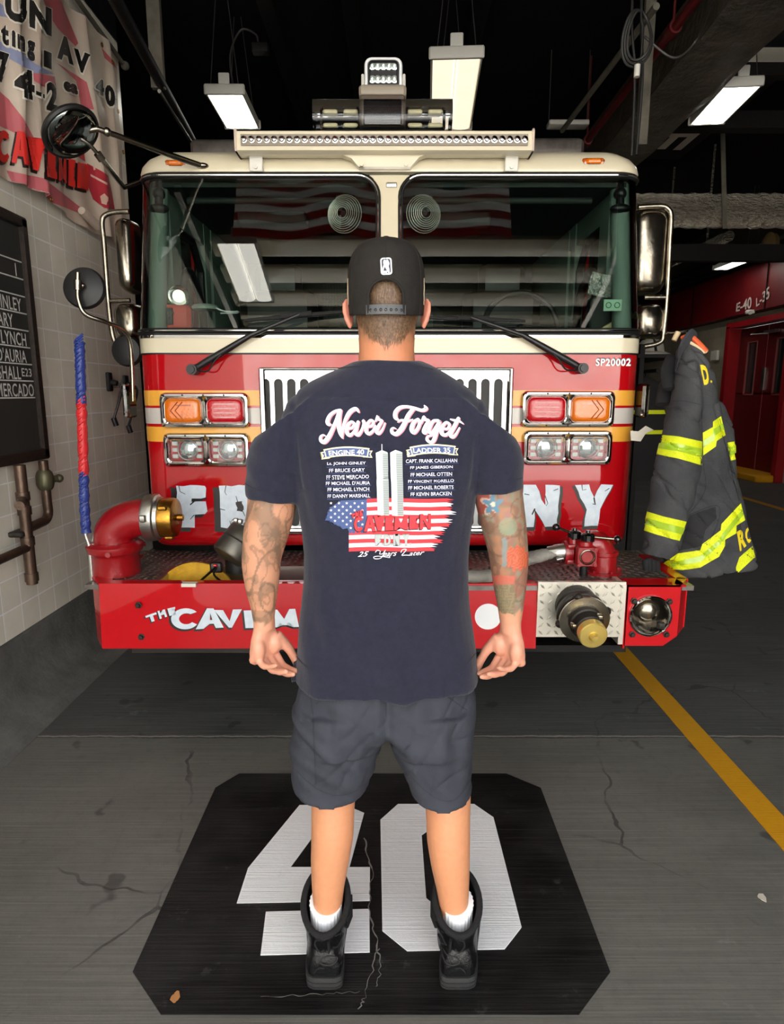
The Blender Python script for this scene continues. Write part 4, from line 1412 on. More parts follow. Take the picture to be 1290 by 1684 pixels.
# mirror loops and housings on both sides
def loop(pts, yy, rr, name='mirror_loop'):
    return MB().tube(catmull([at(p[0], p[1], yy) for p in pts], 7), rr, 12)
lo = loop([(212, 348), (190, 349), (173, 354), (168, 366), (171, 400), (178, 495), (184, 545), (192, 566), (212, 578)], 3.32, .012)
lo.tube([at(180, 495, 3.32), at(214, 494, 3.32)], .011)
lo = lo.build('mirror_loop', M['chrome_worn'], eng)
def mirror_box(px0, px1, py0, py1, yy, par, face=None):
    a, c = at(px0, py0, yy), at(px1, py1, yy)
    w_, h_ = abs(c.x - a.x), abs(a.z - c.z)
    cc = (a + c) / 2
    return MB().loft([rr3((cc.x, cc.z), w_, h_, .04, yy + .05), rr3((cc.x, cc.z), w_, h_, .05, yy), rr3((cc.x, cc.z), w_ * .86, h_ * .95, .05, yy - .05), rr3((cc.x, cc.z), w_ * .5, h_ * .8, .04, yy - .08)]).build('mirror_housing', M['chrome_worn'], par, smooth=60)
mirror_box(192, 232, 360, 482, 3.36, lo)
mirror_box(190, 240, 500, 560, 3.36, lo)
ro_ = loop([(1050, 341), (1085, 339), (1098, 343), (1104, 356), (1102, 400), (1098, 480), (1092, 545), (1086, 563), (1060, 570)], 3.30, .0125)
ro_.tube([at(1060, 489, 3.3), at(1096, 489, 3.3)], .011)
ro_ = ro_.build('mirror_loop', M['chrome_worn'], eng)
mh = mirror_box(1036, 1090, 345, 484, 3.36, ro_)
MB().box(at(1070, 428, 3.30), (.075, .02, .17), bev=.01).build('tan_reflection', mat('tan reflection', (196, 168, 124), .4), mh)  # reflection in the chrome housing, put on as a tan plate
mirror_box(1036, 1089, 502, 556, 3.36, ro_)
tl = MB().lathe(at(216, 578, 3.36), (0, -1, 0), [(0, .02), (.01, .07), (.05, .08), (.07, .07), (.08, .03)], 24)
tl.build('horn_cover', M['rubber'], eng)
# chrome corner markers
for px in (213, 1057):
    c = at(px, 659, 3.09)
    MB().box(c, (.035, .10, .16), bev=.012).build('corner_lamp', M['chrome'], eng)
    MB().box(c + Vector((0, -.052, 0)), (.02, .01, .11), bev=.006).build('corner_lens', M['clear'], eng)

# ------------------------------------------------------------------ bumper and deck
LEAN = .075
bx0, bx1, fy = -1.215, 1.19, 2.5
z0, z1 = 0.432, 0.708
def plan_box(mb, poly, z0, z1, bev=.008):
    def ins(d):
        cx = sum(p[0] for p in poly) / len(poly)
        cy = sum(p[1] for p in poly) / len(poly)
        return [(x + (d if x < cx else -d), y + (d if y < cy else -d)) for x, y in poly]
    o, i = poly, ins(bev)
    mb.loft([[Vector((x, y, z)) for x, y in q] for q, z in ((i, z0), (o, z0 + bev), (o, z1 - bev), (i, z1))])
    return mb
left = [(bx0, fy), (0.602, fy), (0.602, fy + .07), (-1.18, fy + .07), (-1.215, 2.66), (-1.215, 3.0), (-1.30, 3.0), (-1.29, 2.62)]
bp = MB().loft([[Vector((x, y + (LEAN * (z - z0) if y < fy + .001 else 0), z)) for x, y in left] for z in (z0, z0 + .006, z1 - .006, z1)]).build('bumper', M['red_bumper'], eng, smooth=25)
spb = [(0.966, fy), (1.135, fy), (1.262, 2.60), (1.262, 3.0), (1.20, 3.0), (1.20, 2.66), (0.966, 2.66)]
sbx = MB()
P = [(0.970, z0 + .012), (1.135, z0 + .012), (1.19, z0 + .055), (1.19, z1), (0.966, z1)]
hc_ = at(1070, 1013, fy)
def _edge(a):
    best = 9
    for i in range(len(P)):
        (ax0, az0), (ax1, az1) = P[i], P[(i + 1) % len(P)]
        dx, dz, ex, ez = math.cos(a), math.sin(a), ax1 - ax0, az1 - az0
        det = dx * -ez + ex * dz
        if abs(det) < 1e-9:
            continue
        rx, rz = ax0 - hc_.x, az0 - hc_.z
        t_, u_ = (rx * -ez + ex * rz) / det, (dx * rz - dz * rx) / det
        if t_ > 0 and -1e-6 <= u_ <= 1 + 1e-6:
            best = min(best, t_)
    return best
angs = sorted([2 * math.pi * k / 48 for k in range(48)] + [math.atan2(z - hc_.z, x - hc_.x) % (2 * math.pi) for x, z in P])
for y in (fy, fy + .004):
    sbx.loft([[Vector((hc_.x + _edge(a) * math.cos(a), y, hc_.z + _edge(a) * math.sin(a))) for a in angs], [Vector((hc_.x + .078 * math.cos(a), y, hc_.z + .078 * math.sin(a))) for a in angs]], caps=False)
sbx.loft([[Vector((1.19, fy, z0 + .055)), Vector((1.262, 2.60, z0 + .055)), Vector((1.262, 2.60, z1)), Vector((1.19, fy, z1))], [Vector((1.17, fy + .02, z0 + .055)), Vector((1.22, 2.61, z0 + .055)), Vector((1.22, 2.61, z1)), Vector((1.17, fy + .02, z1))]])
sbx.box((1.235, 2.8, (z0 + z1) / 2 + .03), (.05, .42, z1 - z0 - .06)).box((1.09, 2.55, z1 - .004), (.24, .10, .008)).box((0.97, 2.58, (z0 + z1) / 2), (.008, .16, z1 - z0))
so_ = sbx.build('speaker_box', M['red_bumper'], eng, smooth=25)
for px, py in ((1043, 988), (1101, 989), (1040, 1043), (1096, 1043)):
    c = at(px, py, fy - .002)
    MB().lathe(c, (0, -1, 0), [(0, .014), (.004, .014), (.005, .010), (.014, .009), (.015, .0)], 6).build('bolt', M['iron'], so_)
c = at(1070, 1013, fy - .003)
MB().lathe(c, (0, -1, 0), [(0, .088), (.008, .088), (.012, .083), (.008, .078), (-.004, .076), (-.05, .058), (-.07, .03), (-.072, .001)], 40, caps=False).build('speaker_bowl', M['chrome'], so_, smooth=50)
MB().lathe(c + Vector((.0, .012, .012)), (0, -1, 0), [(-.05, .05), (-.02, .052), (0.0, .04), (.008, .02), (.01, .001)], 32).build('speaker_horn', M['chrome_worn'], so_, smooth=60)
MB().box(c + Vector((.045, -.004, -.04)), (.03, .02, .03), bev=.006).build('speaker_clamp', M['iron'], so_)
for px, py in ((228, 995), (233, 1047)):
    c = at(px, py, fy + .006)
    MB().lathe(c, (0, -1, 0), [(0, .015), (.004, .015), (.005, .010), (.015, .009), (.016, .0)], 6).build('bolt', M['iron'], bp)
# white round sticker left blank
c = at(803, 1014, fy - .0015)
c = at(803, 1014, fy + LEAN * .145 - .001)
MB().lathe(c, (0, -1, LEAN), [(0, .055), (.001, .055)], 40).build('round_sticker', M['white'], bp)
# lettering on the bumper
def bump_text(q, t, m, name, dz, grow=1.0, sh=(0, 0)):
    b = MB().flat(block(t, q, grow, sh), lambda x, y: (lambda p: at(x, y, fy - dz + LEAN * (p.z - z0)))(at(x, y, fy)))
    return b.build(name, m, bp)
wl = [('T', (239, 1013, 257, 1007, 261, 1019, 243, 1025)), ('H', (259, 1005, 271, 1002, 275, 1014, 263, 1018)), ('E', (275, 1001, 288, 998, 291, 1010, 279, 1013)),
      ('C', (280, 1002, 326, 999, 327, 1034, 283, 1036)), ('A', (330, 1000, 362, 1001, 368, 1032, 322, 1035)), ('V', (352, 1003, 398, 1002, 386, 1032, 372, 1033)),
      ('E', (400, 1004, 438, 1003, 438, 1032, 404, 1033)), ('M', (444, 1003, 488, 1001, 492, 1031, 446, 1032)), ('E', (498, 1003, 530, 1002, 530, 1032, 500, 1032)), ('N', (536, 1003, 575, 1001, 577, 1031, 538, 1032))]
for ch, q in wl:
    q4 = [(q[0], q[1]), (q[2], q[3]), (q[4], q[5]), (q[6], q[7])]
    bump_text(q4, ch, M['black_decal'], 'letter_shadow', .0012, 1.10, (-1.6, 1.8))
    bump_text(q4, ch, M['white_decal'], 'letter', .0024)

def lozenges(mb, o, ux, uy, nx, ny, px_, py_, ln, wd, hh, skip=None):
    n_ = ux.cross(uy).normalized()
    for i in range(nx):
        for j in range(ny):
            c = o + ux * (px_ * (i + .5)) + uy * (py_ * (j + .5))
            if skip and skip(c):
                continue
            s = 1 if (i + j) % 2 else -1
            d = (ux + uy * s).normalized()
            e = d.cross(n_)
            bm = mb.bm
            V = [bm.verts.new(c + q) for q in (d * ln, e * wd, d * -ln, e * -wd)]
            t0, t1 = bm.verts.new(c + d * ln * .5 + n_ * hh), bm.verts.new(c - d * ln * .5 + n_ * hh)
            for f in ((V[0], V[1], t0), (V[1], V[2], t1, t0), (V[2], V[3], t1), (V[3], V[0], t0, t1)):
                bm.faces.new(f)
pb_ = MB().box((0.783, 2.512, 0.601), (0.362, .02, 0.238)).box((0.955, 2.56, .58), (.02, .12, .26))
lozenges(pb_, Vector((0.604, 2.5015, 0.484)), Vector((1, 0, 0)), Vector((0, 0, 1)), 11, 7, .0325, .0335, .015, .0052, .0032)
pp = pb_.build('tread_panel', M['diamond'], eng, smooth=15, recalc=False)
# deck with an open hose well
WX0, WX1, WY0, WY1 = -0.985, -0.33, 2.558, 2.80
dk = MB()
DZ = 0.700
for x0_, x1_, y0_, y1_ in ((-1.28, WX0, 2.53, 3.12), (WX1, 1.25, 2.515, 3.12), (WX0, WX1, WY1, 3.12), (WX0, WX1, 2.53, WY0)):
    dk.box(((x0_ + x1_) / 2, (y0_ + y1_) / 2, DZ - .01), (x1_ - x0_, y1_ - y0_, .02))
inw = lambda c: WX0 - .02 < c.x < WX1 + .02 and WY0 - .02 < c.y < WY1 + .02
lozenges(dk, Vector((-1.28, 2.54, DZ + .001)), Vector((1, 0, 0)), Vector((0, 1, 0)), 84, 19, .030, .030, .0145, .005, .003, inw)
dk.build('bumper_deck', M['deck'], eng, smooth=15, recalc=False)
wl_ = MB()
for c, s in (((WX0, (WY0 + WY1) / 2, .6), (.006, WY1 - WY0, .21)), ((WX1, (WY0 + WY1) / 2, .6), (.006, WY1 - WY0, .21)), (((WX0 + WX1) / 2, WY0, .6), (WX1 - WX0, .006, .21)), (((WX0 + WX1) / 2, WY1, .6), (WX1 - WX0, .006, .21)), (((WX0 + WX1) / 2, (WY0 + WY1) / 2, .5), (WX1 - WX0, WY1 - WY0, .006))):
    wl_.box(c, s)
wl_.build('hose_well', M['alu'], eng)
MB().box(at(312, 961, 2.52), (.06, .03, .014)).build('deck_tab', M['white_enamel'], eng)
b = MB().box((0, 2.75, .41), (2.0, .4, .03)).box((0, 3.9, .5), (1.8, 1.9, .35))
b.build('under_frame', M['steel_dark'], eng)
MB().box((-.85, 2.56, .418), (.5, .08, .028)).build('tow_plate', M['iron'], eng)

# left suction elbow
ec = Vector((at(192, 930, 2.70).x, 2.70, 0))
b = MB().lathe((ec.x, ec.y, .70), (0, 0, 1), [(0, .096), (.004, .1), (.085, .098), (.10, .104), (.105, .112), (.125, .118), (.135, .118), (.14, .108), (.15, .1)], 40)
for a in (0, 2.1, 4.2):
    b.cyl((ec.x + .112 * math.cos(a - 1.4), ec.y + .112 * math.sin(a - 1.4), .815), (ec.x + .128 * math.cos(a - 1.4), ec.y + .128 * math.sin(a - 1.4), .815), .011, seg=8)
eb = b.build('suction_base', M['red_cast'], eng, smooth=40)
p1 = at(236, 851, 2.70)
arc = [Vector((ec.x, ec.y, .84)), Vector((ec.x, ec.y, .86))] + [Vector((ec.x + (p1.x - ec.x) * (1 - math.cos(t)), ec.y - .0, .86 + (p1.z - .86) * math.sin(t))) for t in [math.pi / 2 * k / 10 for k in range(1, 11)]] + [p1 + Vector((.04, 0, 0))]
MB().tube(arc, [.085] * 2 + [.086 - .006 * k / 10 for k in range(1, 11)] + [.08], 32).build('suction_elbow', M['red_cast'], eb, smooth=40)
cp = MB().lathe(p1 + Vector((.015, 0, 0)), (1, 0, 0), [(0, .085), (.004, .1), (.016, .103), (.05, .1), (.055, .09), (.07, .088)], 40)
for a in (0.9, 3.0, 5.1):
    cp.box(p1 + Vector((.038, .1 * math.cos(a), .1 * math.sin(a))), (.03, .03, .03), bev=.006)
co = cp.build('coupling_ring', M['alu'], eb, smooth=35)
br2 = MB().lathe(p1 + Vector((.083, 0, 0)), (1, 0, 0), [(0, .082), (.004, .086), (.05, .086), (.06, .082), (.064, .07), (.066, .02), (.067, .015), (.09, .014), (.092, .0)], 40)
for a in (0.4, 2.5, 4.6):
    br2.box(p1 + Vector((.11, .088 * math.cos(a), .088 * math.sin(a))), (.04, .018, .018), bev=.005)
br2.build('brass_cap', M['brass'], eb, smooth=35)

# marker pole wrapped in tape
pm = []
def pole(pts, m, parent, seed):
    random.seed(seed)
    P = catmull([at(p[0], p[1], 2.64) for p in pts], 14)
    b = MB().tube(P, [.0155 + .004 * abs(math.sin(i * .5 + seed)) + random.uniform(0, .003) for i in range(len(P))], 12)
    for k in range(0, len(P) - 1, 2):
        d = (P[k + 1] - P[k])
        b.tube([P[k] + Vector((-.017, -.004, 0)), P[k] + Vector((0, -.022, .012)), P[k] + Vector((.018, -.006, .03))], .004, 6)
    return b.build('tape_wrap', m, parent)
pr = MB().tube([at(p[0], p[1], 2.64) for p in ((131, 566), (134, 660), (137, 780), (141, 880), (148, 900))], .009, 10).cyl(at(148, 900, 2.64), at(152, 955, 2.64), .011).tube([at(158, 875, 2.66), at(152, 890, 2.66)], .009)
pr = pr.build('marker_pole', M['alu'], eng)
blue, redt = mat('blue tape', (38, 56, 128), .4, bump=(60, .3)), mat('red tape', (206, 40, 44), .4, bump=(60, .3))
pole([(131, 562), (132, 600), (134, 664)], blue, pr, 1)
pole([(134, 664), (136, 720), (138, 782)], redt, pr, 2)
pole([(138, 782), (139, 830), (142, 876)], blue, pr, 3)
MB().box(at(156, 905, 2.66), (.05, .05, .06), bev=.01).build('pole_clamp', M['red_cast'], pr)

# suction inlet on the tread panel
c = at(948, 995, 2.50)
f1 = at(972, 1038, 2.30)
ax = (f1 - c)
L = ax.length
sn = MB().lathe(c + Vector((0, .02, 0)), ax, [(0, .088), (.04, .088), (.05, .07), (.07, .07), (.075, .098), (.10, .1), (.105, .09)], 40)
for a in (.3, 1.87, 3.44, 5.0):
    x_, y_, d_ = frame_of(ax)
    sn.ell(c + d_ * .10 + (x_ * math.cos(a) + y_ * math.sin(a)) * .095, .018, 10, 8)
sn = sn.build('suction_inlet', M['iron'], eng, smooth=35)
MB().lathe(c + ax.normalized() * .10, ax, [(0, .094), (.012, .1), (.022, .1), (.026, .075), (.028, .062)], 40).build('inlet_ring', M['chrome_worn'], sn, smooth=35)
MB().lathe(c + ax.normalized() * .12, ax, [(0, .066), (.03, .066), (.034, .06), (.07, .056), (.075, .05), (.085, .05)], 36).build('reducer', M['iron'], sn, smooth=35)
b = MB()
x_, y_, d_ = frame_of(ax)
for a in (.9, 3.0, 5.1):
    b.box(c + d_ * .175 + (x_ * math.cos(a) + y_ * math.sin(a)) * .06, (.022, .03, .022), bev=.005)
b.build('reducer_lug', M['chrome_worn'], sn)
MB().lathe(c + d_ * .2, ax, [(0, .05), (.004, .054), (.035, .054), (.04, .05), (.042, .03), (.043, .018), (.046, .018), (.062, .012), (.064, .0)], 36).build('brass_cap', M['gold'], sn, smooth=35)

# red twin valve on the right of the deck
vy = 2.72
vb = at(988, 945, vy)
bz = Vector((at(990, 940, vy).x, vy, .70))
b = MB().lathe(bz, (0, 0, 1), [(0, .085), (.012, .085), (.014, .062), (.08, .06), (.085, .066), (.10, .066)], 32)
for k in range(6):
    b.cyl((bz.x + .075 * math.cos(k), bz.y + .075 * math.sin(k), .712), (bz.x + .075 * math.cos(k), bz.y + .075 * math.sin(k), .722), .008, seg=6)
q1, q2 = at(986, 905, vy), at(962, 898, vy)
b.tube(catmull([Vector((bz.x, vy, .79)), Vector((bz.x, vy, q1.z - .02)), Vector((bz.x - .03, vy, q1.z + .03)), Vector((q2.x, vy, q1.z + .02))], 8), .058, 24)
vv = b.build('valve_elbow', M['red_cast'], eng, smooth=40)
c = at(965, 915, vy - .08)
b = MB().loft([rr3((c.x, c.z), .088, .088, .014, vy - .01), rr3((c.x, c.z), .088, .088, .014, vy - .085), rr3((c.x, c.z), .08, .08, .012, vy - .092)])
b.loft([rr3((c.x, c.z), .088, .088, .014, vy - .06), rr3((c.x, c.z), .088, .088, .014, vy - .05)])
for sx in (-1, 1):
    for sz in (-1, 1):
        b.cyl((c.x + sx * .034, vy - .09, c.z + sz * .034), (c.x + sx * .034, vy - .10, c.z + sz * .034), .008, seg=8)
b.lathe((c.x, vy - .05, c.z), (0, 0, 1), [(.03, .034), (.06, .032), (.065, .036)], 20)
v2 = b.build('valve_body', M['red_cast'], vv, smooth=30)
MB().lathe((c.x, vy - .09, c.z), (0, -1, 0), [(0, .034), (.008, .034), (.01, .03), (.002, .024), (-.02, .024), (-.022, .0)], 28).build('valve_outlet', M['chrome_worn'], v2)
c3 = at(938, 908, vy)
b = MB().lathe((c3.x - .03, vy, c3.z), (1, 0, 0), [(0, .05), (.012, .052), (.014, .04), (.05, .04), (.055, .046), (.07, .046)], 28)
for sz in (-1, 1):
    b.box((c3.x + .01, vy - .03, c3.z + sz * .034), (.07, .03, .018), bev=.004)
b.lathe((c3.x + .012, vy, c3.z), (0, 0, 1), [(.03, .03), (.07, .028)], 20)
v3 = b.build('valve_body', M['red_cast'], vv, smooth=30)
for px, py, hx, hy, par in ((945, 880, 915, 867, v3), (967, 884, 1016, 887, v2)):
    yy = vy - (.05 if par is v2 else 0)
    q = at(px, py, yy)
    k = MB().lathe(q - Vector((0, 0, .018)), (0, 0, 1), [(0, .024), (.003, .03), (.03, .03), (.036, .024), (.04, .01), (.05, .008)], 24).build('valve_cap', M['black_gloss'], par)
    e = at(hx, hy, yy - .03)
    MB().tube([q + Vector((0, 0, .005)), e], [.006, .007], 10).build('lever_rod', M['chrome_worn'], k)
    MB().ell(e, .0165, 18, 12).build('lever_knob', M['black_gloss'], k)
MB().cyl((c.x, vy - .05, .70), (c.x, vy - .05, c.z - .04), .017).build('valve_post', M['rubber'], vv)

# body behind the cab and wheels (hardly seen)
b = MB().box((XC, 6.7, 1.55), (2.38, 3.1, 1.75), bev=.04)
b.build('rear_body', M['red'], eng)
MB().box((XC, 6.7, 2.46), (2.3, 3.0, .1), bev=.03).build('rear_top', M['diamond'], eng)
for s in (-1, 1):
    for yy in (4.35, 7.2):
        wq = MB().lathe((XC + s * .86, yy, .5), (s, 0, 0), [(0, .3), (0, .46), (.03, .5), (.25, .5), (.29, .46), (.3, .3)], 40).build('wheel', M['rubber'], eng)
        MB().lathe((XC + s * 1.10, yy, .5), (s, 0, 0), [(0, .3), (.03, .29), (.02, .2), (.06, .12), (.09, .1), (.1, .0)], 32).build('wheel_hub', M['chrome'], wq)

# ------------------------------------------------------------------ loose gear on the deck and dash
hz_ = thing('fire_hose', (at(860, 920, 2.74).x, 2.74, .71), 'flat grey canvas hose leading from the red valve across the bumper deck', 'hose')
P = catmull([at(925, 908, 2.72), at(905, 910, 2.72), at(885, 915, 2.72), at(862, 922, 2.73), atz(830, 942, .73), atz(790, 948, .73), atz(740, 946, .73), atz(690, 940, .73)], 8)
rr = []
for i in range(len(P)):
    t = i / (len(P) - 1)
    rr.append(.028 + .016 * min(1, t * 4) + .002 * math.sin(i * 1.7))
MB().tube(P, rr, 18, flat=.62, up=(0, 0, 1)).build('hose_jacket', mat('grey canvas', (150, 146, 138), .85, bump=(45, .5), var=((122, 118, 112), 14)), hz_)
q = at(930, 907, 2.72)
b = MB().lathe(q + Vector((.0, 0, 0)), (-1, 0, -.12), [(-.02, .034), (0, .037), (.045, .036), (.05, .033), (.075, .031), (.078, .029)], 28)
b.cyl(q + Vector((-.02, -.04, -.02)), q + Vector((-.05, -.045, -.025)), .008)
b.build('hose_coupling', M['alu'], hz_)

yh = thing('hose_roll', ((WX0 + -.65) / 2, 2.68, .51), 'yellow hose curled in the well of the bumper under a black strap', 'hose')
b = MB()
for k in range(4):
    r_ = .04 + .026 * k
    cx_, cz_ = at(322, 955, 2.68).x, .61
    b.tube([(cx_ + r_ * 1.1 * math.cos(a), 2.68 + .01 * k % .02, cz_ - .02 + r_ * math.sin(a)) for a in [2 * math.pi * i / 30 for i in range(30)]], .022, 10, closed=True, flat=2.2)
b.build('hose_jacket', mat('yellow hose', (214, 168, 20), .7, bump=(40, .4), var=((180, 132, 16), 12)), yh)
b = MB().tube(catmull([at(322, 962, 2.62), at(345, 942, 2.60), at(360, 930, 2.62), at(352, 945, 2.60), at(372, 962, 2.62)], 8), .018, 8, flat=.25).build('strap', M['rubber'], yh)
MB().box(at(356, 933, 2.61), (.055, .02, .045), bev=.008).build('buckle', M['black_plastic'], yh)
MB().box(at(354, 930, 2.595), (.018, .012, .012), bev=.004).build('buckle_button', M['red_lens'], yh)

sc2 = thing('hose_adapter', (at(388, 925, 2.72).x, 2.72, .70), 'large grey metal adapter leaning on the deck behind the left forearm', 'hose fitting')
a0, a1 = at(376, 918, 2.70), at(412, 872, 2.78)
ax2 = a1 - a0
b = MB().lathe(a0, ax2, [(-.01, .05), (0, .078), (.01, .085), (.07, .085), (.074, .08), (.078, .085), (.13, .085), (.14, .08)], 40)
b.build('adapter_barrel', mat('grey anodised metal', (100, 97, 90), .4, .8), sc2, smooth=35)
b = MB()
x_, y_, d_ = frame_of(ax2)
for k in range(14):
    a = 2 * math.pi * k / 14
    b.box(a0 + d_ * .15 + (x_ * math.cos(a) + y_ * math.sin(a)) * .08, (.022, .022, .022), bev=.005)
b.build('adapter_lug', M['alu'], sc2)
b = MB().cyl((a0.x + .03, 2.74, .70), (a0.x + .03, 2.74, .78), .055)
b.build('adapter_foot', M['rubber'], sc2)

def dash(px, py, Y=3.2):
    return at(px, py, Y)
t = thing('gas_monitor', dash(283, 540, 3.19), 'red boxy gas monitor propped on the dash behind the left windscreen', 'monitor')
c = dash(282, 522, 3.19)
MB().box(c, (.195, .05, .115), Matrix.Rotation(.03, 3, 'Y'), bev=.016).build('monitor_case', mat('red orange case', (226, 62, 48), .4), t)
MB().box(c + Vector((-.035, -.026, .004)), (.105, .008, .08), Matrix.Rotation(.03, 3, 'Y'), bev=.004).build('monitor_face', M['black_plastic'], t)
MB().box(c + Vector((-.06, -.031, .004)), (.038, .006, .05), bev=.002).build('monitor_screen', mat('lcd', (110, 124, 96), .3), t)
b = MB()
for k in range(5):
    b.box(c + Vector((-.022 + .02 * (k % 3), -.031, .018 - .024 * (k // 3))), (.011, .006, .012), bev=.002)
b.build('monitor_button', M['screen'], t)
t = thing('flashlight', dash(290, 500, 3.24), 'lime yellow lantern with a shiny round reflector on the dash above the red gas monitor', 'flashlight')
c = dash(294, 487, 3.22)
MB().cyl(c + Vector((-.02, .10, .0)), c + Vector((.0, .01, 0)), .035, .045).build('lamp_body', M['black_plastic'], t)
MB().box(c + Vector((-.075, .03, -.005)), (.05, .06, .055), bev=.01).build('lamp_grip', mat('lime plastic', (206, 220, 40), .4), t)
MB().lathe(c, (.45, -1, 0), [(0, .048), (.012, .05), (.014, .044), (0, .03), (-.015, .012), (-.018, 0)], 28).build('lamp_reflector', M['chrome'], t)
t = thing('cable_reel', dash(338, 508, 3.22), 'pale puck with a white lead lying on the dash beside the lantern', 'charger')
c = dash(338, 506, 3.22)
MB().lathe(c - Vector((0, 0, .01)), (0, 0, 1), [(0, .06), (.012, .065), (.022, .055), (.026, .03), (.026, 0)], 28).build('charger_case', mat('grey green plastic', (164, 178, 164), .4), t)
MB().tube(catmull([c + Vector((.05, -.02, 0)), c + Vector((.10, -.02, -.02)), c + Vector((.16, -.01, -.02)), c + Vector((.14, .04, -.02)), c + Vector((.06, .05, -.02))], 6), .004, 6).build('lead', M['white'], t)
t = thing('paper_stack', dash(1018, 535, 3.2), 'tan papers lying on the dash at the right end of the windscreen', 'papers')
for k in range(3):
    MB().box(dash(1012 + 6 * k, 533 - 3 * k, 3.2 + .03 * k), (.14, .05, .035), Matrix.Rotation(-.5 - .06 * k, 3, 'Y'), bev=.003).build('paper', mat('tan paper', (206, 188, 140), .7), t)
t = thing('pass_card', dash(1008, 502, 3.2), 'pale green card with two round holes stuck behind the right windscreen', 'card')
c = dash(1008, 502, 3.078)
MB().box(c, (.085, .004, .052), bev=.002).build('card', mat('pale green card', (170, 206, 180), .5), t)
b = MB()
for sx in (-1, 1):
    b.tube([(c.x + sx * .02 + .012 * math.cos(a), c.y - .004, c.z + .012 * math.sin(a)) for a in [2 * math.pi * k / 16 for k in range(16)]], .002, 6, closed=True)
b.build('ring_print', mat('green ink', (70, 110, 84), .5), t)
pz = dash(990, 470, 3.25)
MB().box((pz.x, 3.27, (pz.z - .055 + 1.74) / 2), (.11, .08, pz.z - .055 - 1.74), bev=.01).build('dash_console', M['cab_dark'], eng)
t = tag(MB().box(dash(990, 470, 3.25), (.13, .02, .11), Matrix.Rotation(.2, 3, 'Y'), bev=.004).build('silver_slab', mat('crumpled foil', (190, 192, 184), .25, 1.0, bump=(30, 1.0, 4, .03))), 'crumpled silver pouch on the dash above the green card', 'slab')  # thin crinkled silver block standing above the dash
# ================================================================== THE MAN
man = thing('person', (-0.012, 1.46, 0), 'man seen from behind in black cap, navy tee, grey shorts and black boots', 'person')
YB_ = 1.47
PX = FPX
def W(x, y, Y=YB_):
    return at(x, y, Y)
def wpx(npx, y, Y=YB_):
    v = (y - 842) / FPX
    return npx / FPX * (Y / (CP - v * SP))

skin = MB()
# torso core, hidden under the clothes
tor = []
for z, rx, ry, cy in ((0.76, .10, .07, 1.50), (0.85, .13, .085, 1.50), (1.0, .145, .105, 1.49), (1.15, .155, .105, 1.485), (1.3, .165, .105, 1.48), (1.42, .165, .09, 1.475), (1.48, .12, .07, 1.475), (1.53, .066, .06, 1.475), (1.57, .062, .06, 1.475)):
    tor.append(ering((-0.013, cy, z), rx, ry))
skin.loft(tor)
# neck and head
HX = -0.012
skin.tube([(HX, 1.465, 1.46), (HX, 1.468, 1.53), (HX, 1.478, 1.58), (HX, 1.49, 1.64)], [.082, .0655, .0625, .066], 28)
skin.ell((HX, 1.512, 1.712), (.078, .098, .104), 32, 22)
skin.ell((HX, 1.49, 1.652), (.0695, .07, .055), 28, 16)
skin.ell((HX, 1.545, 1.64), (.058, .066, .062), 28, 16)
skin.ell((HX, 1.585, 1.604), (.028, .024, .02))          # chin
skin.ell((HX, 1.60, 1.735), (.055, .016, .012))          # brow
skin.tube([(HX, 1.603, 1.725), (HX, 1.618, 1.695), (HX, 1.622, 1.682)], [.009, .013, .015], 12)   # nose
for s in (-1, 1):
    skin.ell((HX + s * .012, 1.614, 1.68), .009)
    skin.ell((HX + s * .045, 1.585, 1.69), (.022, .02, .016))    # cheek
    # ears
    e = at(572 if s < 0 else 701, 516, 1.50)
    P = [e + Vector((s * dx, dy, dz)) for dx, dy, dz in ((-.006, -.004, -.030), (.001, -.006, -.014), (.006, -.010, .004), (.007, -.008, .020), (.002, .004, .031), (-.006, .014, .026), (-.008, .016, .004), (-.008, .006, -.018))]
    skin.tube(P, [.006, .0062, .0056, .0052, .005, .005, .005, .005], 10, closed=True)
    skin.ell(e + Vector((s * -.003, .004, 0)), (.0045, .012, .026))
for dz in (0, -.011):
    skin.ell((HX, 1.607, 1.652 + dz), (.022, .008, .0055))       # lips
